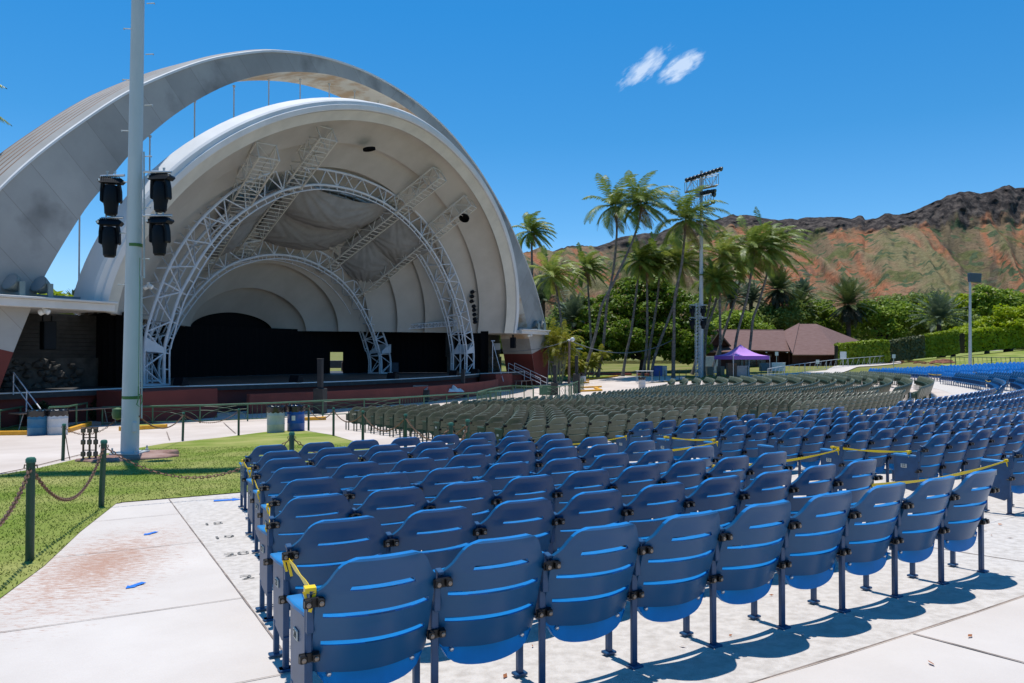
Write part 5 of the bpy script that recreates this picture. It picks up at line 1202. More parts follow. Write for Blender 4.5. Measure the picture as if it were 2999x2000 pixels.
t1 = wood_pole(1667, 1122, 996, 74, 'brown wooden pole with white globe lamps right of the shell', .13, True)
t2 = wood_pole(1972, 1110, 994, 84, 'dark wooden pole among the palm trunks holding a cable', .2)
def cable(a, b, sag, r, label):
    mb = MB(); mb.tube([a.lerp(b, i/16)-Vector((0, 0, sag*4*(i/16)*(1-i/16))) for i in range(17)], r, 5); tag(mb.build('cable', mat('grey_cable', (.12, .14, .15), rough=.5)), label, 'cable', 'cables strung between the poles')
cable(t1, t2, 1.35, .045, 'thick grey cable drooping between two wooden poles'); cable(t1, S(-2.2, 22., 2.05), .35, .03, 'cable from the globe lamp pole to the red arch leg')
# ---- fences
def bar_fence(P3, h, step, label, m=None, name='bar_fence', loops=False):
    root = empty(name, P3[0], 0, label, 'fence'); mb = MB(); up = Vector((0, 0, h)); mb.tube([p+up for p in P3], .03, 5); mb.tube([p+Vector((0, 0, .12)) for p in P3], .022, 5); mb.off(root).build('rail', m, root)
    pts = []; 
    for a, b in zip(P3, P3[1:]):
        n = max(1, int((b-a).length/step)); pts += [a.lerp(b, i/n) for i in range(n)]
    k = 0
    for p in pts[::8]+[P3[-1]]:
        mb = MB(); mb.tube([p, p+up*1.03], .04, 5); mb.off(root).build('fence_post', m, root); k += 1
    mb = MB()
    for i, p in enumerate(pts[:-1]):
        mb.tube([p+Vector((0, 0, .12)), (pts[i+1] if i % 2 else p)+up], .011, 4)
    o = mb.off(root).build('infill', m, root); o['kind'] = 'stuff'; return root
bar_fence([pol(80.8, a) for a in np.arange(-28, 9.1, 2.5)], 1.15, .3, 'dark green metal fence between the blue seats and the lawn bank', M_GREENP)
def px_fence(l, h, label, m, step=.5, dz=0): return bar_fence([G(x, y) for x, y in l], h, step, label, m)
px_fence([(2250, 1112), (2290, 1103), (2350, 1093), (2450, 1078), (2600, 1064)], 1.0, 'thin chain fence along the path beyond the green seats', M_GALV, .8)
px_fence([(2640, 1048), (2750, 1034), (2840, 1026)], 1.1, 'green handrail climbing along the path beside the hedge', M_GREENR, 1.5)
for i, (x, y) in enumerate(((1913, 1118), (1932, 1116), (1948, 1114), (1990, 1112), (2010, 1111), (2075, 1108), (2110, 1106), (2150, 1104), (2190, 1102), (2230, 1102))):
    p = G(x, y); mb = MB(); mb.tube([p, p+Vector((0, 0, 1.0))], .04, 6); tag(mb.build('path_post', M_GREENP), 'thin dark post beyond the green seats, %s from the left' % ORD[i], 'post', 'row of thin dark posts under the palms')
# ============================================================ mountain
def mountain():
    SIL = [(1380, 770), (1480, 762), (1532, 756), (1600, 752), (1649, 745), (1664, 736), (1700, 734), (1756, 735), (1787, 726), (1810, 710), (1833, 702), (1863, 701), (1906, 693), (1925, 697), (1959, 684), (1986, 664), (2047, 662), (2080, 660), (2116, 653), (2150, 643), (2177, 641), (2200, 645), (2239, 653), (2291, 656), (2323, 654), (2340, 658), (2365, 649), (2445, 649), (2498, 654), (2516, 646), (2530, 647), (2538, 658), (2568, 654), (2596, 642), (2638, 642), (2691, 626), (2726, 612), (2761, 598), (2779, 586), (2814, 573), (2842, 574), (2877, 577), (2912, 572), (2937, 560), (2961, 554), (2979, 565), (3010, 560), (3100, 545), (3250, 530), (3500, 560)]
    sx = np.array([p[0] for p in SIL], float); sy = np.array([p[1] for p in SIL], float)
    nu, nv = 620, 150; us = np.linspace(1380, 3500, nu); V = np.zeros((nv+14, nu, 3)); rock = np.zeros((nv+14, nu)); soil = np.zeros((nv+14, nu))
    # thickness of the cliff band (in the photograph's own units of height) along the ridge
    cliff = np.interp(us, [1380, 1640, 1850, 2000, 2200, 2300, 2500, 2600, 2750, 2900, 3500], [.06, .08, .13, .14, .18, .22, .15, .17, .24, .28, .28])
    ridge = (1040-np.interp(us, sx, sy))/2250.
    for i, px in enumerate(us):
        a = (px-1500)/2250.; Yr = 980+60*math.sin(px*.004)+ (px-1400)*.02; H = ridge[i]*Yr
        n1 = noise.fractal(Vector((px*.021, 3.3, 0)), 1.0, 2.1, 5)
        H += n1*2.0
        for j in range(nv+14):
            v = min(1, j/(nv-1)); c = cliff[i]+.035*noise.fractal(Vector((px*.012, 7.7, 0)), 1, 2, 3)
            if j < nv:
                if v < .8: f = (1-c)*(.30*(v/.8)+.70*(v/.8)**1.9)
                else:
                    w = (v-.8)/.2; f = (1-c)+c*(1-(1-w)**1.6) if w > .0 else 1-c
                Y = 470+(Yr-470)*(v if v < .8 else .8+.12*(v-.8)/.2)/.92
                # gullies that run diagonally down to the right
                wob = .35*noise.noise(Vector((px*.006, v*2.2, 31.))); q = px*.0072+v*2.6+wob
                rdg = 1-abs(noise.noise(Vector((q*.62, v*.35, 4.)))*2); rdg2 = 1-abs(noise.noise(Vector((q*1.7+3, v*1.5, 9.)))*2); rdg3 = noise.fractal(Vector((q*3.1, v*7, 2.)), 1, 2.1, 4)
                amp = math.sin(min(1, v/.84)*PI)**.7 if v < .84 else .0; soil[j, i] = .68*rdg+.32*rdg2+.10*rdg3
                z = 6+f*H+amp*(40*(rdg-.62)+16*(rdg2-.6)+5*rdg3)
                if v >= .8:
                    w = (v-.8)/.2; rr = noise.fractal(Vector((px*.045, w*3.1, 2.)), 1, 2.2, 6); Y += rr*8*math.sin(w*PI)**.5
                    z += rr*4*math.sin(w*PI); st = noise.noise(Vector((px*.03, w*7, 11))); Y -= 8*max(0, st)*(1 if w < .9 else 0)
                    rock[j, i] = smooth(w*5+rr*1.5)
                else:
                    rock[j, i] = .55*smooth((noise.fractal(Vector((px*.02, v*6, 21.)), 1, 2, 5)-.35)*3)*smooth((v-.3)*4)
                    z += noise.fractal(Vector((px*.05, v*12, 5.)), 1, 2, 4)*1.6
            else:
                Y = Yr+(j-nv+1)*9; z = 6+H-(j-nv+1)*3.0; rock[j, i] = .5
            V[j, i] = (a*Y, Y, EYE+z if j >= nv-1 else EYE+z)
    # keep the crest on the silhouette
    V[nv-1, :, 2] += 0
    F = [(j*nu+i, j*nu+i+1, (j+1)*nu+i+1, (j+1)*nu+i) for j in range(nv+13) for i in range(nu-1)]
    me = npmesh('mountain', V.reshape(-1, 3), F, [], smooth_=True)
    at = me.attributes.new('rock', 'FLOAT', 'POINT'); at.data.foreach_set('value', rock.reshape(-1).astype(np.float32))
    at2 = me.attributes.new('soil', 'FLOAT', 'POINT'); at2.data.foreach_set('value', soil.reshape(-1).astype(np.float32))
    m = bpy.data.materials.new('mountain_slopes'); m.use_nodes = True; nt = m.node_tree; p = nt.nodes['Principled BSDF']; p.inputs['Roughness'].default_value = .95; p.inputs['Specular IOR Level'].default_value = .05
    tcn = nt.nodes.new('ShaderNodeTexCoord')
    def nz(sc, det=8, st=(1, 1, 1), rough=.6):
        mp = nt.nodes.new('ShaderNodeMapping'); mp.inputs['Scale'].default_value = st; nt.links.new(tcn.outputs['Object'], mp.inputs[0])
        n = nt.nodes.new('ShaderNodeTexNoise'); n.inputs['Scale'].default_value = sc; n.inputs['Detail'].default_value = det; n.inputs['Roughness'].default_value = rough; nt.links.new(mp.outputs[0], n.inputs[0]); return n.outputs[0]
    def rampf(src, a, b):
        r = nt.nodes.new('ShaderNodeMapRange'); r.interpolation_type = 'SMOOTHSTEP'; nt.links.new(src, r.inputs[0]); r.inputs[1].default_value = a; r.inputs[2].default_value = b; return r.outputs[0]
    def mix(f, a, b):
        x = nt.nodes.new('ShaderNodeMixRGB'); nt.links.new(f, x.inputs[0])
        for k, v in ((1, a), (2, b)):
            if isinstance(v, tuple): x.inputs[k].default_value = v+(1,)
            else: nt.links.new(v, x.inputs[k])
        return x.outputs[0]
    sa = nt.nodes.new('ShaderNodeAttribute'); sa.attribute_name = 'soil'; ad = nt.nodes.new('ShaderNodeMath'); ad.operation = 'MULTIPLY_ADD'; nt.links.new(nz(.02, 9, (1, 1, 1), .7), ad.inputs[0]); ad.inputs[1].default_value = .55; nt.links.new(sa.outputs['Fac'], ad.inputs[2])
    sp_ = nt.nodes.new('ShaderNodeValToRGB'); cr = sp_.color_ramp; nt.links.new(ad.outputs[0], sp_.inputs[0])
    for i, (p_, c_) in enumerate([(.30, (.085, .075, .045)), (.62, (.15, .115, .07)), (.80, (.20, .14, .085)), (.92, (.33, .135, .07)), (1.04, (.25, .165, .10)), (1.18, (.19, .165, .085))]):
        e_ = cr.elements[i] if i < 2 else cr.elements.new(min(1, p_/1.2)); e_.position = min(1, p_/1.2); e_.color = c_+(1,)
    dv = nt.nodes.new('ShaderNodeMath'); dv.operation = 'DIVIDE'; nt.links.new(ad.outputs[0], dv.inputs[0]); dv.inputs[1].default_value = 1.2; nt.links.new(dv.outputs[0], sp_.inputs[0]); base = sp_.outputs[0]
    base = mix(rampf(nz(.022, 5), .52, .64), base, (.12, .125, .05))
    base = mix(rampf(nz(.075, 3, (1, 1, 1), .45), .57, .62), base, (.08, .105, .055))
    vz = nt.nodes.new('ShaderNodeSeparateXYZ'); nt.links.new(tcn.outputs['Object'], vz.inputs[0])
    fine = nt.nodes.new('ShaderNodeMapRange'); nt.links.new(nz(.28, 6, (1, 1, 1), .75), fine.inputs[0]); fine.inputs[1].default_value = .3; fine.inputs[2].default_value = .7; fine.inputs[3].default_value = .62; fine.inputs[4].default_value = 1.3
    fs_ = nt.nodes.new('ShaderNodeVectorMath'); fs_.operation = 'SCALE'; nt.links.new(base, fs_.inputs[0]); nt.links.new(fine.outputs[0], fs_.inputs['Scale']); base = fs_.outputs[0]
    low = nt.nodes.new('ShaderNodeMapRange'); nt.links.new(vz.outputs['Z'], low.inputs[0]); low.inputs[1].default_value = 52; low.inputs[2].default_value = 20
    lo2 = nt.nodes.new('ShaderNodeMath'); lo2.operation = 'MULTIPLY'; nt.links.new(low.outputs[0], lo2.inputs[0]); nt.links.new(rampf(nz(.03), .35, .6), lo2.inputs[1])
    base = mix(lo2.outputs[0], base, (.115, .125, .062))
    at_ = nt.nodes.new('ShaderNodeAttribute'); at_.attribute_name = 'rock'
    rk = mix(rampf(nz(.12, 9, (1, 1, .7), .7), .42, .64), (.036, .031, .030), (.125, .102, .088))
    col = mix(at_.outputs['Fac'], base, rk)
    nt.links.new(col, p.inputs['Base Color'])
    b = nt.nodes.new('ShaderNodeBump'); b.inputs['Strength'].default_value = .9; b.inputs['Distance'].default_value = 6; nt.links.new(nz(.09, 10, (1, 1, 1), .65), b.inputs['Height']); nt.links.new(b.outputs[0], p.inputs['Normal'])
    me.materials.append(m); o = link('mountain', me); tag(o, kind='structure')
mountain()
# ============================================================ plants
def leafmat(name, c1, c2, sc=.8, tr=.25, rough=.5):
    if name in MATS: return MATS[name]
    m = mat(name, c1, rough=.48 if 'coconut' in name else rough, spec=.4 if 'coconut' in name else .3, vscale=sc, color2=c2, det=5, lo=.3, hi=.7); nt = m.node_tree; p = nt.nodes['Principled BSDF']; out_ = nt.nodes['Material Output']
    t = nt.nodes.new('ShaderNodeBsdfTranslucent'); src = p.inputs['Base Color'].links[0].from_socket; nt.links.new(src, t.inputs[0])
    mx = nt.nodes.new('ShaderNodeMixShader'); mx.inputs[0].default_value = tr; nt.links.new(p.outputs[0], mx.inputs[1]); nt.links.new(t.outputs[0], mx.inputs[2]); nt.links.new(mx.outputs[0], out_.inputs[0]); return m
M_TRUNK = mat('grey_palm_trunk', (.085, .07, .06), rough=.9, vscale=1.2, color2=(.20, .175, .15), det=8, stretch=(1, 1, 3), bump=.5, bscale=9)
M_BARK = mat('dark_bark', (.06, .045, .035), rough=.95, var=.3, vscale=3)
M_COCO = leafmat('coconut_frond', (.06, .12, .014), (.26, .31, .05), 2.2, .35)
M_COCO2 = leafmat('coconut_frond_pale', (.11, .18, .02), (.40, .42, .08), 2.2, .35)
M_DATE = leafmat('date_palm_frond', (.05, .085, .02), (.17, .20, .06), 1., .15)
M_DATED = leafmat('dead_frond_skirt', (.03, .03, .014), (.07, .06, .03), 1., .05)
M_DATEB = leafmat('blue_green_frond', (.06, .10, .055), (.16, .20, .12), 1., .2)
M_ARECA = leafmat('golden_frond', (.13, .19, .012), (.36, .30, .03), 1.2, .35)
def fronds(n, L, rng, wind=0., emin=-.9, emax=1.35, leaf=.75, nleaf=24, droop=1.0, lw=.055, stiff=0., Lvar=.15):
    V = []; F = []
    for k in range(n):
        az = 2*PI*(k*.618034)+rng.uniform(-.25, .25); e = emin+(emax-emin)*((k+.5)/n)**.8
        l = L*(1+rng.uniform(-Lvar, Lvar))*(1 if e > -.2 else .9); d = Vector((math.cos(az)*math.cos(e), math.sin(az)*math.cos(e), math.sin(e))); p = Vector((0, 0, 0)); S_ = nleaf
        pts = [p.copy()]; dirs = [d.copy()]
        for i in range(S_):
            d = (d+Vector((wind, 0, -.07*droop*(.35+1.7*i/S_)))*(1-stiff)*(24/S_)*.8).normalized(); p = p+d*(l/S_); pts.append(p.copy()); dirs.append(d.copy())
        side0 = dirs[0].cross(Vector((0, 0, 1)))
        if side0.length < .1: side0 = Vector((math.sin(az), -math.cos(az), 0))
        side0.normalize()
        for i in range(2, S_+1):
            t = i/S_; dd = dirs[i]; sd = dd.cross(Vector((0, 0, 1)))
            if sd.length < .2: sd = side0
            sd.normalize(); w = leaf*(math.sin(PI*min(1, t*.93+.07))**.6)*(1 if t < .9 else .7)
            up = sd.cross(dd)
            for s in (-1, 1):
                q = pts[i]; dl = (sd*s*.8+dd*.55+up*.12+Vector((wind*1.2, 0, -.35*droop*(.6+rng.random()*.8)))).normalized(); tip = q+dl*w*rng.uniform(.85, 1.1); mid = q+dl*w*.5+Vector((0, 0, .04)); wv = dd*lw*.5
                b = len(V); V += [q-wv*.7, q+wv*.7, mid+wv, mid-wv, tip+Vector((0, 0, -.14*droop*w)), tip+Vector((.005, 0, -.14*droop*w))]; F += [(b, b+1, b+2, b+3), (b+3, b+2, b+5, b+4)]
        for i in range(S_):
            wv = side0*.022*(1-i/S_*.7); b = len(V); V += [pts[i]-wv, pts[i]+wv, pts[i+1]+wv*.9, pts[i+1]-wv*.9]; F.append((b, b+1, b+2, b+3))
    return V, F
def palm_tree(trunk_px, Z, rad_px, label, seed, group='coconut palms behind the seats', pale=False, wind=.05, name='coconut_palm', r0=.15):
    pts = [A(x, y, Z) for x, y in trunk_px]; b = pts[0]; b.z = min(gz(b.x, b.y), b.z) ; c = pts[-1]
    root = empty(name, b, 0, label, 'palm tree', group); rng = random.Random(seed)
    sm = []
    for i in range(len(pts)-1):
        p0, p1, p2, p3 = pts[max(i-1, 0)], pts[i], pts[i+1], pts[min(i+2, len(pts)-1)]
        for j in range(5):
            u = j/5; sm.append(.5*((2*p1)+(p2-p0)*u+(2*p0-5*p1+4*p2-p3)*u*u+(3*p1-p0-3*p2+p3)*u**3))
    sm.append(pts[-1]); n = len(sm)
    mb = MB(); mb.tube(sm, [r0*(1.7 if i == 0 else 1.25 if i == 1 else 1.08-.4*i/n) for i in range(n)], 9); mb.off(root).build('trunk', M_TRUNK, root, smooth_=True)
    L = rad_px/2250*Z*1.38; V, F = fronds(29, L, rng, wind, -.7, 1.2, .19*L, 34, 1.0, .12); mb = MB(); mb.v = [tuple(v+c) for v in V]; mb.f = F; mb.m = [0]*len(F)
    mb.off(root).build('crown', M_COCO2 if pale else M_COCO, root, recalc=False)
    mb = MB()
    for k in range(7): mb.lathe(c+Vector((.28*math.cos(k*.9), .28*math.sin(k*.9), -.28+.1*math.sin(k*3))), [(.02, -.14), (.12, -.05), (.12, .07), (.02, .14)], 7)
    o = mb.off(root).build('coconut', mat('coconut_husk', (.16, .13, .03), rough=.7, var=.3), root); o['kind'] = 'stuff'
    V, F = fronds(5, L*.72, random.Random(seed+9), wind, -1.2, -.9, .2*L, 16, 1.4, .07); mb = MB(); mb.v = [tuple(v+c) for v in V]; mb.f = F; mb.m = [0]*len(F); mb.off(root).build('dead_frond', mat('dead_frond_brown', (.24, .13, .055), rough=.8, var=.4, vscale=2), root, recalc=False)
    return root
PALMS = [([(1559, 1080), (1559, 830), (1558, 740), (1558, 679)], 92, 60, 'coconut palm rising alone beside the arch edge, leftmost of all'),
 ([(1652, 1088), (1652, 1060), (1645, 948), (1632, 860), (1621, 808)], 84, 76, 'short bright coconut palm next right of the arch, leaning left', True),
 ([(1735, 1090), (1732, 1002), (1725, 880), (1720, 786)], 90, 62, 'slim coconut palm with brown hanging fronds left of the tall pair'),
 ([(1751, 1096), (1767, 1014), (1779, 887), (1797, 791), (1807, 680), (1803, 602)], 82, 92, 'tallest coconut palm of the crossing pair, crown to the left'),
 ([(1706, 1094), (1722, 1056), (1744, 983), (1763, 896), (1792, 839), (1830, 759), (1856, 699), (1875, 634), (1878, 596)], 80, 88, 'tall bending coconut palm of the crossing pair, crown to the right'),
 ([(1973, 1098), (1975, 1000), (1977, 874), (1996, 782), (2006, 690), (2009, 643)], 79, 98, 'tall dark-trunked coconut palm just left of the white light pole'),
 ([(1824, 1090), (1836, 1030), (1850, 967), (1869, 817), (1875, 762)], 84, 62, 'coconut palm before the round tree, left one of three close crowns', True),
 ([(1882, 1092), (1892, 1040), (1896, 973), (1896, 855), (1892, 775)], 84, 66, 'coconut palm before the round tree, middle one of three close crowns'),
 ([(1898, 1092), (1904, 1020), (1917, 938), (1928, 855), (1935, 756)], 85, 64, 'coconut palm before the round tree, right one of three close crowns'),
 ([(1907, 1094), (1920, 1040), (1955, 944), (1980, 870), (1993, 790), (1997, 768)], 83, 84, 'coconut palm with strongly slanted trunk behind the tall dark one', True),
 ([(2028, 1090), (2045, 1030), (2070, 938), (2080, 880), (2087, 824)], 86, 52, 'small coconut palm just right of the white light pole'),
 ([(2063, 1092), (2063, 1060), (2070, 967), (2086, 919), (2105, 855), (2115, 791), (2120, 750)], 82, 84, 'coconut palm with curved trunk midway between pole and brown roof', True),
 ([(2105, 1094), (2110, 1010), (2108, 871), (2104, 825)], 80, 58, 'upright coconut palm standing left of the purple tent'),
 ([(2083, 1090), (2100, 1040), (2115, 995), (2134, 935), (2153, 880), (2172, 804), (2176, 775)], 88, 64, 'thin slanting coconut palm behind the purple tent'),
 ([(2146, 1095), (2152, 1030), (2162, 970), (2188, 874), (2204, 778), (2209, 725)], 80, 90, 'tall coconut palm crossing the brown roof, left of the last pair'),
 ([(2191, 1097), (2194, 1050), (2201, 982), (2207, 931), (2223, 887), (2252, 785), (2262, 728)], 81, 90, 'tall coconut palm crossing the brown roof, rightmost of all')]
for i, q in enumerate(PALMS): palm_tree(q[0], q[1], q[2], q[3], 11+i*7, pale=len(q) > 4)
palm_tree([(-330, 1150), (-320, 800), (-285, 330)], 34, 210, 'palm at the far left whose frond tips reach into the photo', 99, group=None, r0=.16)
def date_palm(px, py, rad, Z, pyb, label, seed, m=None, skirt=True):
    c = A(px, py, Z); b = Vector((A(px, pyb, Z).x, Z, gz(c.x, Z))); root = empty('date_palm', b, 0, label, 'palm tree', 'dense date palms'); rng = random.Random(seed); L = rad/2250*Z*1.12
    mb = MB(); mb.tube([b, c], [.36, .30], 9); mb.off(root).build('trunk', M_BARK, root, smooth_=True)
    V, F = fronds(64, L, rng, 0, -.25, 1.45, .16*L, 22, .6, .15, .25); mb = MB(); mb.v = [tuple(v+c) for v in V]; mb.f = F; mb.m = [0]*len(F); mb.off(root).build('crown', m or M_DATE, root, recalc=False)
    if skirt:
        V, F = fronds(56, L*.9, rng, 0, -1.35, -.25, .15*L, 18, .6, .16, .2); mb = MB(); mb.v = [tuple(v+c) for v in V]; mb.f = F; mb.m = [0]*len(F); mb.off(root).build('dead_frond_skirt', M_DATED, root, recalc=False)
DP = [(2486, 892, 78, 116, 1000, 'big dark date palm with a brown skirt right of the brown roof', M_DATE), (2279, 848, 66, 118, 980, 'dark date palm on a slim trunk above the brown roof', M_DATE), (2337, 908, 62, 121, 990, 'date palm half hidden behind the roof peak', M_DATE),
      (2751, 935, 84, 112, 1000, 'wide blue-green date palm above the hedge at right', M_DATEB), (1590, 880, 74, 98, 1030, 'date palm tucked against the right edge of the arch', M_DATEB), (1681, 942, 74, 98, 1040, 'blue-green date palm left of the round tree', M_DATEB),
      (2143, 878, 56, 118, 1000, 'faded date palm behind the coconut trunks, left of two', M_DATEB), (2200, 880, 54, 120, 1000, 'faded date palm behind the coconut trunks, right of two', M_DATEB), (2352, 862, 42, 125, 980, 'pale date palm peeking over the roof beside a darker one', M_DATEB)]
for i, q in enumerate(DP): date_palm(*q[:5], q[5], 40+i, q[6], q[6] is M_DATE and q[0] != 2337)
date_palm(222, 893, 40, 70, 960, 'small date palm seen between the shell roof and arch leg', 77, M_DATEB, False)
# broad-leaved trees
def leaf_cloud(lobes, n, size, rng, flat=.95):
    tot = sum((l[1][0]*l[1][2]+l[1][0]*l[1][1]) for l in lobes); P_ = []; N_ = []
    for c, r in lobes:
        k = int(n*(r[0]*r[2]+r[0]*r[1])/tot); d = rng.normal(size=(k, 3)); d /= np.linalg.norm(d, axis=1)[:, None]; q = rng.uniform(.72, 1.04, (k, 1))
        bump = 1+.10*np.sin(d[:, :1]*9+c[0])*np.cos(d[:, 1:2]*8+c[2])+.07*np.sin(d[:, 2:3]*14)
        P_.append(np.array(c)+d*q*bump*np.array(r)); N_.append(d)
    P_ = np.concatenate(P_); N_ = np.concatenate(N_); k = len(P_)
    nr = N_*.6+rng.normal(size=(k, 3))*.75+np.array([0, 0, flat]); nr /= np.linalg.norm(nr, axis=1)[:, None]; a = np.cross(nr, rng.normal(size=(k, 3))); a /= np.linalg.norm(a, axis=1)[:, None]; b = np.cross(nr, a)
    s = size*rng.uniform(.55, 1.3, (k, 1)); a *= s; b *= s*.7
    V = np.stack([P_-a, P_-b*.8+nr*s*.15, P_+a, P_+b], 1).reshape(-1, 3); F = np.arange(4*k).reshape(-1, 4); return V, F
def broad_tree(name, lobes_px, Z, label, m, n, size, seed, group=None, base=None, flowers=None, cat='tree', trunk=True):
    rng = np.random.default_rng(seed); k = Z/2250.; L = []
    for (px, py, rx, ry) in lobes_px:
        c = A(px, py, Z+rng.uniform(-.3, .3)*rx*k); L.append((tuple(c), (rx*k, rx*k*.85, ry*k)))
    cx = np.mean([l[0][0] for l in L]); bz = gz(cx, Z); b = Vector((cx, Z, bz)); root = empty(name, b, 0, label, cat, group)
    # break every lobe into smaller clumps so that the crown has gaps and shaded hollows
    sub = []
    for c, r in L:
        m_ = int(min(60, 16+9*r[0]))
        for i in range(m_):
            d = rng.normal(size=3); d /= np.linalg.norm(d); d[2] = d[2]*.9+.1; q = .55+.45*rng.random()**.6; f = rng.uniform(.55, 1.05)
            sub.append(((c[0]+d[0]*r[0]*q, c[1]+d[1]*r[1]*q, c[2]+d[2]*r[2]*q), (f*1.25, f*1.1, f*.62)))
        sub.append((c, (r[0]*.6, r[1]*.6, r[2]*.6)))
    V, F = leaf_cloud(sub, n, size, rng); link('crown', npmesh('crown', V-np.array(b), F, [m]), root)
    if trunk:
        mb = MB(); mb.tube([b-Vector((0, 0, .2)), b+Vector((.1, 0, 1.5)), Vector((cx, Z, L[0][0][2]-.3*L[0][1][2]))], [.5, .36, .2], 9)
        mb.off(root).build('trunk', M_BARK, root, smooth_=True)
        mb = MB()
        for c, r in L[:7]: mb.tube([b+Vector((.1, 0, 1.6)), (Vector(c)+b+Vector((0, 0, 3)))/2-Vector((0, 0, .6)), Vector(c)], [.26, .17, .07], 6)
        mb.off(root).build('limb', M_BARK, root, smooth_=True)
    if flowers:
        V, F = leaf_cloud([(c, (r[0]*1.06, r[1]*1.06, r[2]*1.08)) for c, r in sub], flowers, size*.6, rng, .9); keep = []
        zs = V.reshape(-1, 4, 3)[:, :, 2].mean(1); V = V.reshape(-1, 4, 3)[zs > np.percentile(zs, 25)].reshape(-1, 3); F = np.arange(len(V)).reshape(-1, 4)
        o = link('blossom', npmesh('blossom', V-np.array(b), F, [leafmat('pinkish_blossom', (.22, .17, .05), (.42, .26, .15), .9, .2)]), root); o['kind'] = 'stuff'
    return root
M_MONK = leafmat('deep_green_leaf', (.065, .14, .010), (.23, .32, .03), .6, .4)
M_BRIGHT = leafmat('bright_green_leaf', (.14, .23, .018), (.33, .42, .05), .45, .42)
M_YELG = leafmat('yellow_green_leaf', (.20, .29, .008), (.42, .48, .015), .45, .42)
M_OLIVE = leafmat('soft_green_leaf', (.13, .20, .03), (.28, .33, .08), .35, .4)
M_HEDGE = leafmat('hedge_leaf', (.16, .24, .010), (.34, .40, .025), .6, .4)
broad_tree('monkeypod_tree', [(1880, 905, 150, 92), (1760, 945, 90, 80), (1990, 925, 120, 85), (1830, 990, 150, 75), (1960, 1000, 140, 70), (1720, 1005, 62, 62), (1900, 860, 80, 52), (2020, 1010, 50, 55)], 98, 'great round dark green tree dotted with pinkish blossom clusters', M_MONK, 46000, .24, 5, flowers=6500, group=None)
BT = [('shade_tree', [(2130, 990, 70, 62), (2190, 985, 70, 55), (2160, 950, 55, 40)], 112, 'bright green tree behind the trunks just left of the brown roof', M_BRIGHT, 4500),
 ('shade_tree', [(2260, 945, 60, 42), (2310, 925, 60, 42), (2230, 930, 55, 35)], 118, 'soft green tree rising directly behind the brown roof', M_OLIVE, 4200),
 ('shade_tree', [(2400, 945, 75, 55), (2450, 960, 60, 45), (2390, 910, 45, 30)], 122, 'feathery green tree between the roof peak and the big date palm', M_BRIGHT, 4500),
 ('shade_tree', [(2570, 955, 80, 60), (2620, 930, 70, 50), (2550, 920, 50, 40)], 118, 'wide feathery light green tree right of the big date palm', M_BRIGHT, 6000),
 ('shade_tree', [(2660, 900, 60, 32), (2710, 890, 60, 35), (2620, 890, 50, 24)], 132, 'distant soft green tree above the feathery one', M_OLIVE, 3500),
 ('shade_tree', [(2790, 890, 62, 36), (2760, 905, 55, 32), (2830, 900, 50, 34)], 128, 'light green tree just left of the grey square lamp pole', M_YELG, 3500),
 ('shade_tree', [(2888, 872, 44, 34), (2878, 900, 52, 36)], 124, 'open-crowned light green tree just right of the lamp pole', M_BRIGHT, 2600),
 ('shade_tree', [(2950, 885, 44, 34), (2975, 905, 50, 36)], 126, 'light green tree near the right edge of the photo', M_BRIGHT, 2600),
 ('shade_tree', [(2970, 945, 85, 48), (2900, 970, 70, 40), (3060, 950, 90, 55), (2850, 990, 55, 34)], 106, 'dense yellow-green tree spreading low at the right edge', M_YELG, 9000),
 ('shade_tree', [(2760, 965, 70, 35), (2700, 960, 60, 38), (2810, 950, 60, 40)], 120, 'mid green tree behind the blue-green date palm', M_OLIVE, 4000),
 ('shade_tree', [(1600, 985, 50, 60), (1640, 1000, 50, 55), (1580, 1020, 50, 50)], 106, 'leafy green tree filling the gap beside the arch', M_OLIVE, 3600),
 ('shade_tree', [(1700, 920, 45, 40), (1660, 930, 45, 40)], 130, 'small distant green tree left of the round tree', M_OLIVE, 1600),
 ('shade_tree', [(140, 885, 40, 28), (170, 900, 45, 26), (105, 900, 40, 26)], 62, 'yellow-green tree top peeking over the left wing roof', M_YELG, 2200),
 ('shade_tree', [(3120, 880, 80, 60), (3180, 920, 90, 60)], 120, 'green tree beyond the right edge of the photo', M_BRIGHT, 3000)]
for i, (nm, lob, Z, lb, m, n) in enumerate(BT): broad_tree(nm, lob, Z, lb, m, int(n*1.6), .25, 60+i, group='green trees in the park beyond')
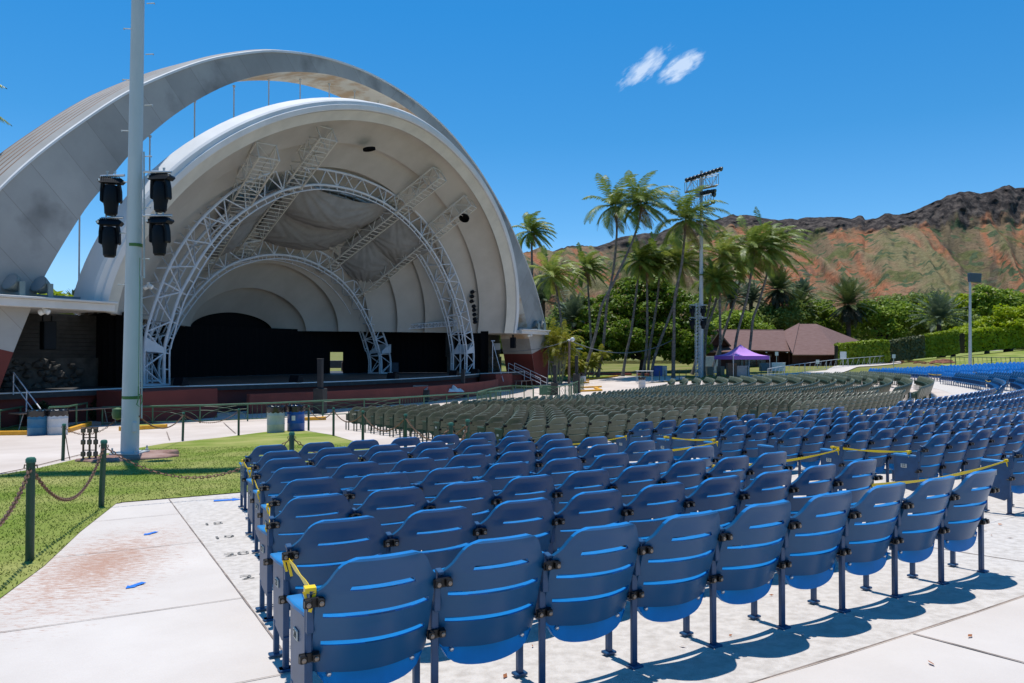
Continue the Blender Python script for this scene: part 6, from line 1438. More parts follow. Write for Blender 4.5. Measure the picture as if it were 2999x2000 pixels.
# hedge along the path
def hedge(px_list, ztop_px, Z0, Z1, label, m, n, seed, thick=1.4):
    rng = np.random.default_rng(seed); x0, x1 = px_list[0][0], px_list[-1][0]; N = n; u = rng.random(N); px = x0+(x1-x0)*u
    bot = np.interp(px, [p[0] for p in px_list], [p[1] for p in px_list]); top = np.interp(px, [p[0] for p in ztop_px], [p[1] for p in ztop_px]); Z = Z0+(Z1-Z0)*u
    side = rng.random(N); t = rng.random(N); zb = EYE+(1040-bot)/2250*Z-.3; zt = EYE+(1040-top)/2250*Z
    Y = Z+np.where(side < .55, -thick/2, rng.uniform(-thick/2, thick/2, N))+rng.normal(size=N)*.08; z = np.where(side < .55, zb+(zt-zb)*t, zt+rng.normal(size=N)*.07); X = (px-1500)/2250*Z
    P_ = np.stack([X, Y, z], 1); nr = np.where((side < .55)[:, None], np.array([[0, -1, .4]]), np.array([[0, -.2, 1]]))+rng.normal(size=(N, 3))*.6; nr /= np.linalg.norm(nr, axis=1)[:, None]
    a = np.cross(nr, rng.normal(size=(N, 3))); a /= np.linalg.norm(a, axis=1)[:, None]; b = np.cross(nr, a); s = rng.uniform(.08, .2, (N, 1)); a *= s; b *= s
    V = np.stack([P_-a, P_-b, P_+a, P_+b], 1).reshape(-1, 3); F = np.arange(4*N).reshape(-1, 4); root = empty('hedge', (X.mean(), Z.mean() if hasattr(Z, 'mean') else Z0, float(zb.min())), 0, label, 'hedge', 'clipped hedges beside the climbing path')
    link('foliage', npmesh('foliage', V-np.array(root.location), F, [m]), root)
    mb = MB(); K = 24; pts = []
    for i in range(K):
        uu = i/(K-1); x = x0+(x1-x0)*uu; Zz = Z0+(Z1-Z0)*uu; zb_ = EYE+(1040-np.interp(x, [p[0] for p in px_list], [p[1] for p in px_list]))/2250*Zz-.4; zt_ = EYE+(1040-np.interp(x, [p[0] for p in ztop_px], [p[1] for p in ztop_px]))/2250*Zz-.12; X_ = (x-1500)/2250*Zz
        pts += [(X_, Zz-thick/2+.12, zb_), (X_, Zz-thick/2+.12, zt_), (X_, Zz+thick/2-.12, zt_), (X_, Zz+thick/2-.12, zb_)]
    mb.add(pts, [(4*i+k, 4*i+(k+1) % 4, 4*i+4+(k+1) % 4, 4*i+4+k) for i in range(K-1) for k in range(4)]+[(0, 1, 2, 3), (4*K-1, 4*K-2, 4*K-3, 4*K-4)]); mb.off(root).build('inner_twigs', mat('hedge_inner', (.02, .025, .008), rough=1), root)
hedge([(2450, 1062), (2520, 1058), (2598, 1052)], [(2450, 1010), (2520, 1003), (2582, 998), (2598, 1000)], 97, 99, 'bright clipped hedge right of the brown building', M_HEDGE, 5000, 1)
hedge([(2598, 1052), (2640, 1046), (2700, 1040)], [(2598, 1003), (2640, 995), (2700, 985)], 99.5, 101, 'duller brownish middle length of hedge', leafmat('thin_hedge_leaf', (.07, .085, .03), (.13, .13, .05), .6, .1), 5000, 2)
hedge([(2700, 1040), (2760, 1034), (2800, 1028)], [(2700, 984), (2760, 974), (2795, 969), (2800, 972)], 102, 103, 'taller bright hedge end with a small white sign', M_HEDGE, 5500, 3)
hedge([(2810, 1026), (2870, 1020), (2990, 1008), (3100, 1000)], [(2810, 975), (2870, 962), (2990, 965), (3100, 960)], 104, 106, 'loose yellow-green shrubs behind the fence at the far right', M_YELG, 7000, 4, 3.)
def areca(px, py, h_px, Z, label, seed, spread=60):
    rng = random.Random(seed); b = A(px, py, Z); b.z = gz(b.x, b.y); root = empty('areca_clump', b, 0, label, 'palm', 'golden-green palm clumps beside the shell'); H = h_px/2250*Z; mb = MB(); st = MB()
    for k in range(11):
        x = rng.uniform(-1, 1)*spread/2250*Z; h = H*rng.uniform(.35, .78); top = Vector((x*1.2, rng.uniform(-1, 1), h)); st.tube([(x*.5, 0, -.1), (x*.9, 0, h*.5), top], [.07, .05, .04], 5)
        V, F = fronds(10, H*.38, rng, .03, -.1, 1.3, .42, 14, 1.2, .09, 0); n = len(mb.v); mb.v += [tuple(v+top) for v in V]; mb.f += [tuple(n+i for i in f) for f in F]; mb.m += [0]*len(F)
    st.build('stem', mat('green_cane', (.22, .22, .10), rough=.6, var=.3), root)['kind'] = 'stuff'; mb.build('crown', M_ARECA, root, recalc=False)
areca(1632, 1113, 175, 76, 'golden-green clump of slender palms right of the red arch leg', 1, 34); areca(1588, 1110, 120, 80, 'shorter palm clump tight against the red arch leg', 2, 14)
areca(1712, 1102, 92, 82, 'yellowish low palm clump behind the bright lawn', 3, 46); areca(1680, 1108, 70, 79, 'small dark-centred palm clump behind the globe lamp pole', 4, 18)
# distant woodland behind everything
def woods():
    rng = np.random.default_rng(8); N = 26000; px = rng.uniform(1450, 3350, N); Y = rng.uniform(128, 210, N); top = np.interp(px, [1450, 1600, 1700, 1850, 2100, 2300, 2500, 2700, 2850, 3000, 3350], [940, 935, 925, 930, 930, 925, 918, 915, 905, 900, 890])+14*np.sin(px*.035)+9*np.sin(px*.11+Y*.2)
    X = (px-1500)/2250*Y; h = np.maximum(3, (1040-top)/2250*Y*rng.random(N)**.45); z = EYE+h-1; V0 = np.stack([X, Y, z], 1)
    nr = rng.normal(size=(N, 3))+np.array([0, -.4, .9]); nr /= np.linalg.norm(nr, axis=1)[:, None]; a = np.cross(nr, rng.normal(size=(N, 3))); a /= np.linalg.norm(a, axis=1)[:, None]; b = np.cross(nr, a); s = rng.uniform(.4, 1.1, (N, 1))
    V = np.stack([V0-a*s, V0-b*s*.8, V0+a*s, V0+b*s*.8], 1).reshape(-1, 3); tag(link('woodland', npmesh('woodland', V, np.arange(4*N).reshape(-1, 4), [leafmat('woodland_leaf', (.06, .10, .015), (.15, .19, .035), .12, .25)])), 'distant green woodland between the park trees and the mountain foot', 'woodland', kind='stuff')
    N = 9000; px = rng.uniform(-900, 420, N); Y = rng.uniform(95, 130, N); X = (px-1500)/2250*Y; z = EYE+rng.random(N)**.6*5.2*(1+.15*np.sin(px*.02)); V0 = np.stack([X, Y, z], 1)
    nr = rng.normal(size=(N, 3)); nr /= np.linalg.norm(nr, axis=1)[:, None]; a = np.cross(nr, rng.normal(size=(N, 3))); a /= np.linalg.norm(a, axis=1)[:, None]; b = np.cross(nr, a); s = rng.uniform(.3, .8, (N, 1))
    V = np.stack([V0-a*s, V0-b*s*.8, V0+a*s, V0+b*s*.8], 1).reshape(-1, 3); tag(link('woodland', npmesh('woodland', V, np.arange(4*N).reshape(-1, 4), [MATS['woodland_leaf']])), 'green woodland seen through the gap behind the left wing', 'woodland', kind='stuff')
woods()
# mulch bank behind the far blue rows
def mulch():
    rng = random.Random(12); mb = MB()
    for i in range(150):
        x = rng.uniform(2445, 2800); y = 1062+rng.uniform(-5, 3); p = G(x, y); r = rng.uniform(.1, .3)*(1.5 if x < 2600 or 2740 < x < 2790 else .5); bm = bmesh.new(); bmesh.ops.create_icosphere(bm, subdivisions=1, radius=r)
        mb.add([p+Vector((v.co.x*2.2, v.co.y*1.5, v.co.z*.7))*rng.uniform(.8, 1.1) for v in bm.verts], [tuple(v.index for v in f.verts) for f in bm.faces]); bm.free()
    o = mb.build('mulch', mat('red_brown_mulch', (.17, .065, .035), rough=1, var=.5, vscale=4), recalc=False); tag(o, 'heaps of red-brown brush and roots behind the farthest blue seats', 'mulch', kind='stuff')
mulch()
# ============================================================ buildings and small things far off
M_SHING = mat('brown_shingle', (.155, .083, .07), rough=.95, vscale=1.6, color2=(.20, .12, .105), det=10, lo=.3, hi=.7, stretch=(1, 1, 4), bump=.3, bscale=6)
M_BWALL = mat('dark_red_boards', (.085, .03, .022), rough=.85, var=.2, vscale=1)
def building():
    Z = 100.; root = empty('brown_building', (A(2290, 1085, Z).x, Z+4, gz(35, 100)), 0, 'low brown shingle-roofed building with a gable on its left end', 'building')
    K = lambda x, y, d=0.: A(x, y, Z+d)
    def roof(polys, nm='roof'):
        mb = MB()
        for q in polys: n = len(q); mb.add(q, [tuple(range(n))])
        o = mb.off(root).build(nm, M_SHING, root, recalc=False); md = o.modifiers.new('t', 'SOLIDIFY'); md.thickness = .16; md.offset = -1; return o
    e0, e1 = K(2148, 1028.5), K(2316, 1028.5); r0, r1 = K(2103, 967, 5), K(2296, 968, 5)
    q = lambda p, dy, dz=0.: p+Vector((0, dy, dz))
    roof([[K(2082, 1020, 0), e1, r1, r0], [q(K(2082, 1020, 0), 10), q(e1, 10), r1, r0]])
    # higher hip block on the right
    c0, c1 = K(2323, 1038.5, -2.0), K(2456, 1038.5, -2.); c2, c3 = q(c1, 16), q(c0, 16); p0, p1 = K(2343, 948.5, 6), K(2392, 948.5, 6)
    cE = q(K(2532, 1002, 8), 0); c1b = K(2470, 1038.5, -1.)
    roof([[c0, K(2462, 1038.5, -2), p1, p0], [K(2462, 1038.5, -2), K(2532, 1003, 9), p1], [K(2532, 1003, 9), K(2470, 985, 17), p1], [K(2285, 1000, 9), c0, p0], [K(2285, 990, 12), p0, p1, K(2470, 990, 17)], [c0, K(2292, 975, 5.5), p0]])
    # gable front and the small pent roof below it
    g0, g1, g2 = K(2103, 966, -1.2), K(2070, 1016, -1.2), K(2143, 1013, -1.2)
    roof([[g1, g0, q(g0, 6.2), q(g1, 5)], [g0, g2, q(g2, 5), q(g0, 6.2)]], 'gable_roof')
    mb = MB(); mb.add([K(2080, 1012, -.4), K(2103, 976, -.4), K(2138, 1012, -.4)], [(0, 1, 2)]); mb.off(root).build('gable_wall', M_BWALL, root, recalc=False)
    mb = MB(); mb.tube([K(2077, 1010, -1.1), K(2102, 975, -1.1)], .16, 4); mb.off(root).build('gable_beam', mat('pale_gable_timber', (.30, .21, .17), rough=.8), root)
    roof([[K(2066, 1030, -2.), K(2146, 1030, -2.), K(2143, 1014, .2), K(2072, 1016, .2)]], 'pent_roof')
    gz_ = gz(35, 100)
    def wall(x0, x1, ytop, d, m, nm, yb=1096): 
        a, b = K(x0, ytop, d), K(x1, ytop, d); mb = MB(); mb.prism([Vector((a.x, a.y, gz_-.6)), Vector((b.x, b.y, gz_-.6)), Vector((b.x, b.y, b.z)), Vector((a.x, a.y, a.z))], (0, .25, 0)); return mb.off(root).build(nm, m, root)
    wall(2070, 2146, 1030, 1.2, M_BWALL, 'wall'); wall(2146, 2322, 1030, 3.4, M_BWALL, 'wall'); wall(2322, 2452, 1040, -.4, M_BWALL, 'wall')
    wall(2170, 2235, 1042, 3.2, mat('pale_shutter', (.42, .39, .34), rough=.7, var=.06), 'shutter'); wall(2225, 2243, 1040, 3.1, MATS['pale_shutter'], 'door')
    wall(2200, 2229, 1058, 3.05, mat('dark_window', (.02, .025, .03), rough=.2), 'window'); wall(2148, 2168, 1052, 3.2, MATS['dark_window'], 'window')
    mb = MB(); mb.box(K(2255, 1042, 3.2), (.5, .1, .4)); mb.off(root).build('notice', MATS['pale_gable_timber'], root)
    for x in (2146, 2180, 2216, 2248, 2280, 2312): mb = MB(); p = K(x, 1031, .3); mb.tube([Vector((p.x, p.y, gz_-.5)), p], .09, 6); mb.off(root).build('eave_post', M_BWALL, root)
    for x in (2143, 2245, 2306): mb = MB(); mb.lathe(K(x, 1033.5, .1), [(.05, 0), (.16, .04), (.12, .1)], 8); mb.off(root).build('eave_lamp', M_WHITE, root)
building()
def small_house():
    Z = 90.; root = empty('small_house', A(1650, 1070, Z), 0, 'small pinkish hut with a white roof edge behind the palm clumps', 'building'); mb = MB()
    a, b = A(1605, 1060, Z), A(1700, 1060, Z); z0, z1 = gz(5, 90)-.4, A(1650, 1023, Z).z
    mb.prism([(a.x, Z, z0), (b.x, Z, z0), (b.x, Z, z1), (a.x, Z, z1)], (0, 3, 0)); mb.off(root).build('wall', mat('pink_brown_wall', (.28, .17, .14), rough=.85, var=.1), root)
    mb = MB(); mb.box((a.x+(b.x-a.x)/2, Z+1.3, z1+.08), (b.x-a.x+.5, 3.8, .14)); mb.off(root).build('roof', M_WHITE, root)
    for x, y in ((1618, 1039), (1683, 1033)): mb = MB(); c = A(x, y, Z-.05); mb.box(c, (.5, .1, .5)); f = mb.off(root).build('window', M_WHITE, root); mb = MB(); mb.box(c-Vector((0, .04, 0)), (.34, .06, .34)); mb.off(root).build('pane', MATS['dark_window'], f)
small_house()
def tent():
    Z = 75.; M_P = mat('purple_canvas', (.50, .24, .64), rough=.7, var=.05, vscale=1); M_PD = mat('deep_purple_canvas', (.20, .07, .38), rough=.7)
    c = A(2172, 1042, Z+1.5); gb = gz(c.x, c.y); root = empty('canopy_tent', (c.x, c.y, gb), 0, 'purple pop-up canopy tent in front of the brown building', 'tent'); R = Matrix.Rotation(.22, 3, 'Z'); w = 1.95
    ez = c.z-gb; C4 = [R@Vector((x*w, y*w, 0))+Vector((0, 0, ez)) for x, y in ((-1, -1), (1, -1), (1, 1), (-1, 1))]; ap = Vector((-.1, 0, A(2163, 1008, Z).z-gb)); mb = MB(); N = 10
    for k in range(4):
        a, b = C4[k], C4[(k+1) % 4]; V = []
        for j in range(N+1):
            for i in range(N+1):
                t = j/N; e = a.lerp(b, i/N); p = e.lerp(ap, t); p.z -= .30*math.sin(PI*t)*.9+.10*math.sin(PI*i/N)*(1-t); V.append(p)
        mb.add(V, [(j*(N+1)+i, j*(N+1)+i+1, (j+1)*(N+1)+i+1, (j+1)*(N+1)+i) for j in range(N) for i in range(N)])
    mb.build('canopy', M_P, root, smooth_=True, recalc=False, angle=1.)
    mb = MB()
    for k in range(4): a, b = C4[k], C4[(k+1) % 4]; mb.add([a, b, b-Vector((0, 0, .36)), a-Vector((0, 0, .36))], [(0, 1, 2, 3)])
    mb.build('valance', M_PD, root, recalc=False)
    for p in C4: mb = MB(); mb.tube([Vector((p.x, p.y, 0)), p], .03, 6); mb.build('leg', M_GALV, root)
tent()
def box_thing(name, px, py, size, label, m, Z=None, cat=None, legs=False, group=None, rz=0.):
    p = G(px, py) if Z is None else Vector((A(px, py, Z).x, Z, gz(A(px, py, Z).x, Z))); mb = MB(); w, d, h = size
    if legs:
        root = empty(name, p, rz, label, cat or name, group); mb.box((0, 0, h), (w, d, .06)); mb.build('top', m, root, bevel=.01)
        for x in (-1, 1):
            for y in (-1, 1): mb = MB(); mb.tube([(x*(w/2-.05), y*(d/2-.05), 0), (x*(w/2-.12), y*(d/2-.05), h)], .018, 5); mb.build('leg', M_GALV, root)
        return root
    mb.box((0, 0, h/2), (w, d, h)); mb.box((0, 0, h+.015), (w*1.04, d*1.04, .03)); mb.box((0, -d/2-.01, h*.5), (w*.8, .02, h*.7)); o = mb.build(name, m, bevel=.02); o.location = p; o.rotation_euler = (0, 0, rz); tag(o, label, cat or name.replace('_', ' '), group); return o
M_CRATE = mat('black_crate', (.03, .028, .026), rough=.7, var=.2)
box_thing('blue_bin', 1925, 1101, (1.0, .8, 1.1), 'blue bin under the palms beyond the green seats', M_DB2, cat='bin'); box_thing('white_bin', 1940, 1100, (.9, .8, 1.05), 'white bin next to the blue one under the palms', M_DW, cat='bin')
box_thing('equipment_cart', 1888, 1122, (1.6, .7, 1.15), 'steel table-like cart standing behind the black-topped drum', M_GALV, cat='cart', legs=True)
box_thing('kiosk', 2080, 1086, (1.6, 1., 1.9), 'pale grey drinks cooler cabinet left of the purple tent', M_DW, 90, cat='cabinet')
box_thing('sound_desk', 2166, 1104, (1.7, .8, 1.05), 'grey road-case desk under the purple tent', M_GALV, 79, cat='desk'); box_thing('road_case', 2143, 1104, (.9, .8, 1.35), 'brown upright case left of the tent desk', mat('brown_case', (.16, .13, .10), rough=.8), 78.5, cat='case')
box_thing('bench', 2254, 1094, (2.2, .5, .9), 'long blue-grey bench or barrier right of the tent', mat('blue_grey_panel', (.12, .17, .20), rough=.7), 88, cat='barrier'); box_thing('white_barrier', 2281, 1094, (1.5, .2, .95), 'white slatted barrier beside the blue-grey one', M_WHITE, 87, cat='barrier')
box_thing('stump', 2079, 1101, (.7, .7, .9), 'short pale square stump under the palms, left of two', mat('pale_stump', (.25, .21, .16), rough=.9), 84, cat='stump', group='pale stumps under the palms'); box_thing('stump', 2111, 1100, (.7, .7, .9), 'short pale square stump under the palms, right of two', MATS['pale_stump'], 84, cat='stump', group='pale stumps under the palms')
def sign(px, py0, py1, w, Z, label, m=None):
    p = A(px, py0, Z); root = empty('sign', (p.x, Z, gz(p.x, Z)), 0, label, 'sign'); t = A(px, py1, Z); mb = MB(); mb.tube([root.location, t], .04, 6); mb.off(root).build('sign_post', M_GALV, root); mb = MB(); mb.box(t+Vector((0, -.05, .1)), (w, .04, w*1.2)); mb.off(root).build('sign_board', m or M_WHITE, root)
sign(2275, 1095, 1038, .38, 92, 'thin signpost with a narrow white board before the brown building'); sign(2618, 1062, 1046, .35, 84, 'small white notice on the fence before the lawn'); sign(2470, 1064, 1043, .75, 92, 'white banner with dark pictograms at the hedge foot'); sign(2395, 1090, 1062, .4, 90, 'small white notice on the barrier by the path')
# things on and round the stage --------------------------------------------------
def tower(px, Z, ytop, ymid, ybot, label, wd=.30):
    b = A(px, ybot, Z); b.z = gz(b.x, b.y); root = empty('covered_pillar', b, TH+.3, label, 'speaker tower', 'black covered pillars before the stage'); z1 = A(px, ytop, Z).z-b.z; z0 = A(px, ymid, Z).z-b.z
    mb = MB(); mb.box((0, 0, (z1+z0)/2), (wd, wd, z1-z0)); mb.box((0, 0, z1+.02), (wd*1.1, wd*1.1, .04)); mb.build('column', mat('black_cover', (.018, .018, .02), rough=.7, var=.3, vscale=4), root, bevel=.02)
    mb = MB(); mb.box((0, 0, z0/2), (wd*2.1, wd*2.1, z0)); mb.build('plinth', M_CRATE, root, bevel=.03)
tower(938, 41, 1052, 1137, 1192, 'black covered pillar on a plinth before the stage, left of the console', .27); tower(1356, 56, 1083, 1155, 1175, 'black covered pillar in front of the right truss foot', .26)
tower(1625, 58, 1070, 1120, 1128, 'dark pillar behind the railing at the palm clump, left one', .24); tower(1689, 60, 1043, 1094, 1120, 'dark pillar behind the curved railing, right one', .24)
box_thing('console_crate', 1231, 1166, (1.2, .8, .75), 'black crate with a mixing desk on it before the pit wall', M_CRATE, 51, cat='crate'); 
p = Vector((A(1231, 1140, 51).x, 51, A(1231, 1140, 51).z)); mb = MB(); mb.prism([(-.5, -.3, 0), (.5, -.3, 0), (.5, .3, .25), (-.5, .3, .25)], (0, 0, .06)); o = mb.build('mixing_desk', M_LAMPG, bevel=.02); o.location = (p.x, p.y, gz(p.x, p.y)+.79); tag(o, 'grey mixing desk tilted on the black crate', 'mixing desk')
def heap(px, py, Z, label, m, w=.9, h=.32):
    rng = np.random.default_rng(2); p = A(px, py, Z); n = 14; V = []
    for j in range(n+1):
        for i in range(n+1):
            u, v = i/n*2-1, j/n*2-1; r = min(1, math.hypot(u, v)); V.append((u*w, v*w*.6, h*(1-r**2)*(1+.5*math.sin(u*9+v*5))+.02*rng.random()))
    mb = MB(); mb.add(V, [(j*(n+1)+i, j*(n+1)+i+1, (j+1)*(n+1)+i+1, (j+1)*(n+1)+i) for j in range(n) for i in range(n)]); o = mb.build('folded_cloth', m, smooth_=True); o.location = (p.x, p.y, max(gz(p.x, p.y), p.z)); tag(o, label, 'cloth')
heap(1322, 1147, 54, 'crumpled white sheet lying on the pit wall ledge', M_WHITE)
STZ = .04
def on_stage(px, py): a, b = ray(px, py); Y = (STZ-EYE)/b; return Vector((a*Y, Y, STZ))
def stuff_case(px, py, size, label, m, cat, rz=.3):
    p = on_stage(px, py); mb = MB(); w, d, h = size; mb.box((0, 0, h/2+.06), (w, d, h-.06)); mb.box((0, 0, h+.01), (w*1.03, d*1.03, .03))
    for x in (-1, 1):
        for y in (-1, 1): mb.lathe((x*w*.4, y*d*.4, 0), [(.04, 0), (.04, .07)], 8)
    for x in (-1, 1): mb.box((x*w*.49, -d*.49, h/2), (.03, .03, h))
    o = mb.build(cat.replace(' ', '_'), m, bevel=.01); o.location = p; o.rotation_euler = (0, 0, rz); tag(o, label, cat, None)
M_CASE = mat('dark_blue_case', (.02, .03, .055), rough=.5, var=.2); M_CASEW = mat('white_edged_case', (.30, .32, .36), rough=.4)
stuff_case(1277, 1089, (.62, .5, .55), 'small road case with white edges right of the smaller truss foot', M_CASEW, 'road case'); stuff_case(1193, 1088, (.6, .6, 1.05), 'upright grey rack case beside the smaller truss foot', M_CASE, 'rack case'); stuff_case(1150, 1092, (1., .6, .9), 'dark flight case at the foot of the smaller truss', M_CASE, 'flight case')
stuff_case(560, 1088, (1.1, .7, 1.1), 'dark crate standing by the left truss on the stage', M_CRATE, 'stage crate'); stuff_case(985, 1080, (1.9, .6, .95), 'dark flight case before the open stage door', M_CASE, 'flight case'); stuff_case(1020, 1088, (1.3, .6, .9), 'reddish wooden desk left of the smaller truss', mat('red_wood', (.10, .045, .03), rough=.6), 'desk')
def wedge(s_, t_, label):
    p = S(s_, t_, STZ); mb = MB(); mb.prism([(-.35, -.25, 0), (.35, -.25, 0), (.35, .25, 0), (-.35, .25, 0)], (0, 0, .02)); mb.prism([(-.35, -.25, .02), (-.35, .25, .02), (-.35, .12, .42), (-.35, -.22, .30)], (.7, 0, 0)); o = mb.build('monitor_speaker', M_BLACK, bevel=.02); o.location = p; o.rotation_euler = (0, 0, TH+PI/2); tag(o, label, 'speaker', 'black wedge speakers along the stage edge')
for i, t_ in enumerate((-14.9, -8.4, -.2, 9.0, 15.2)): wedge(1.9-t_*t_/85-.3, t_, 'black wedge speaker on the stage edge, %s from the left' % ORD[i])
def mchair(px, py, seed, lb):
    p = on_stage(px, py); root = empty('orchestra_chair', p, random.Random(seed).uniform(-.6, .6)+TH, lb, 'chair', 'orchestra chairs on the dark stage'); m = mat('dark_chair_pad', (.22, .14, .13), rough=.7)
    mb = MB(); mb.box((0, 0, .45), (.44, .42, .05)); mb.build('seat', mat('reddish_seat_pad', (.50, .36, .33), rough=.6), root, bevel=.015); mb = MB(); mb.box((0, .2, .75), (.42, .04, .3)); mb.build('backrest', m, root, bevel=.015)
    for x in (-.19, .19):
        for y in (-.18, .2): mb = MB(); mb.tube([(x, y, 0), (x, y, .45 if y < 0 else .8)], .012, 5); mb.build('leg', M_BRK, root)
def mstand(px, py, seed, lb):
    p = on_stage(px, py); root = empty('music_stand', p, random.Random(seed).uniform(-.5, .5)+TH, lb, 'music stand', 'music stands on the dark stage')
    mb = MB(); mb.prism([(-.26, -.02, 1.05), (.26, -.02, 1.05), (.24, .12, 1.38), (-.24, .12, 1.38)], (0, .012, 0)); mb.build('desk', mat('grey_stand_metal', (.14, .15, .17), rough=.45, metal=.3), root); mb = MB(); mb.tube([(0, 0, .1), (0, 0, 1.15)], .014, 5)
    for k in range(3): a = k*2.1; mb.tube([(0, 0, .18), (.26*math.cos(a), .26*math.sin(a), 0)], .01, 4)
    mb.build('tripod', MATS['grey_stand_metal'], root)
for i, (x, y) in enumerate(((528, 1096), (548, 1093), (565, 1095), (590, 1092), (618, 1096), (650, 1097), (676, 1092), (693, 1095), (720, 1096), (742, 1091), (762, 1093), (790, 1092), (806, 1094), (838, 1092), (868, 1092), (896, 1090))): mchair(x, y, i, 'orchestra chair on the dark stage, %s from the left truss' % ORD[i])
for i, (x, y) in enumerate(((577, 1090), (606, 1094), (634, 1090), (664, 1094), (706, 1090), (730, 1093), (777, 1090), (822, 1091), (853, 1089), (884, 1090), (1030, 1090), (1060, 1091), (1090, 1090))): mstand(x, y, i, 'black music stand on the stage, %s from the left truss' % ORD[i])
# people at work on the stage
def person(px, py, H, pose, shirt, trousers, label, face=0., hair=(.03, .02, .015)):
    p = on_stage(px, py); root = empty('person', p, face, label, 'person'); k = H/1.75
    if pose == 'stand': J = dict(pel=(0, 0, .95), che=(0, .02, 1.28), nek=(0, .01, 1.47), hed=(0, -.02, 1.62), shl=(.18, .02, 1.42), ell=(.24, -.02, 1.15), hal=(.20, -.18, .98), shr=(-.18, .02, 1.42), elr=(-.24, 0, 1.14), har=(-.22, -.15, .96), hil=(.09, 0, .92), knl=(.10, -.02, .5), anl=(.11, .02, .08), hir=(-.09, 0, .92), knr=(-.11, 0, .5), anr=(-.13, .03, .08))
    else: J = dict(pel=(0, .12, .92), che=(0, -.16, 1.12), nek=(0, -.36, 1.20), hed=(0, -.50, 1.20), shl=(.18, -.30, 1.16), ell=(.24, -.40, .90), hal=(.16, -.52, .72), shr=(-.18, -.30, 1.16), elr=(-.24, -.42, .90), har=(-.14, -.55, .74), hil=(.09, .10, .9), knl=(.12, -.02, .5), anl=(.12, .10, .08), hir=(-.09, .10, .9), knr=(-.12, 0, .5), anr=(-.12, .06, .08))
    def skin(name, chains, rad, m):
        vs = []; es = []; idx = {}; rr = []
        for ch in chains:
            for a, b in zip(ch, ch[1:]):
                for q in (a, b):
                    if q not in idx: idx[q] = len(vs); vs.append(Vector(J[q] if isinstance(q, str) else q)*k); rr.append(rad[q]*k)
                es.append((idx[a], idx[b]))
        me = bpy.data.meshes.new(name); me.from_pydata(vs, es, []); o = link(name, me, root); md = o.modifiers.new('skin', 'SKIN'); md.use_smooth_shade = True
        for i, v in enumerate(me.skin_vertices[0].data): v.radius = (rr[i], rr[i]); v.use_root = (i == 0)
        o.modifiers.new('sub', 'SUBSURF').render_levels = 1; me.materials.append(m); return o
    R_ = dict(pel=.14, che=.15, nek=.055, hed=.085, shl=.065, ell=.042, hal=.032, shr=.065, elr=.042, har=.032, hil=.085, knl=.06, anl=.04, hir=.085, knr=.06, anr=.04)
    sk = mat('skin', (.30, .17, .11), rough=.55)
    body = skin('body', [('pel', 'che', 'nek', 'hed'), ('che', 'shl', 'ell', 'hal'), ('che', 'shr', 'elr', 'har'), ('pel', 'hil', 'knl', 'anl'), ('pel', 'hir', 'knr', 'anr')], R_, sk)
    R2 = {q: v+.014 for q, v in R_.items()}; J['shl2'] = tuple((Vector(J['shl'])*.3+Vector(J['ell'])*.7)); J['shr2'] = tuple((Vector(J['shr'])*.3+Vector(J['elr'])*.7)); R2['shl2'] = .062; R2['shr2'] = .062; J['nk2'] = tuple(Vector(J['che'])*.35+Vector(J['nek'])*.65); R2['nk2'] = .10
    skin('shirt', [('pel', 'che', 'nk2'), ('che', 'shl', 'shl2'), ('che', 'shr', 'shr2')], R2, shirt); R3 = {q: v+.012 for q, v in R_.items()}
    skin('trousers', [('pel', 'hil', 'knl', 'anl'), ('pel', 'hir', 'knr', 'anr')], {**R3, 'pel': .145}, trousers)
    h = Vector(J['hed'])*k; mb = MB(); mb.lathe(h+Vector((0, .01, -.02)), [(.075, -.05), (.105, 0), (.11, .05), (.085, .10), (.03, .125)], 12); mb.build('hair', mat('dark_hair', hair, rough=.8), root, smooth_=True)
    for q in ('anl', 'anr'): a = Vector(J[q])*k; mb = MB(); mb.box(a+Vector((0, -.06, -.045)), (.09, .27, .075)); mb.build('shoe', M_BRK, root, bevel=.02)
CLB = mat('pale_blue_shirt', (.40, .55, .68), rough=.8); CLC = mat('cyan_shirt', (.03, .42, .75), rough=.8); CLD = mat('blue_shirt', (.03, .10, .55), rough=.8); TR = mat('dark_trousers', (.02, .02, .025), rough=.9); WH = mat('white_shirt', (.62, .68, .74), rough=.8)
person(913, 1089, 1.80, 'stand', WH, TR, 'person in a pale shirt and cap standing at the music stands', .3); person(646, 1093, 1.75, 'bend', CLB, TR, 'person in a light blue shirt bending over at left on the stage', .8)
person(1148, 1089, 1.75, 'bend', CLD, TR, 'person in a dark blue shirt bending beside the smaller truss', -1.0); person(1302, 1087, 1.78, 'bend', CLC, TR, 'person in a cyan shirt and shorts bending over near the right truss', -1.2)
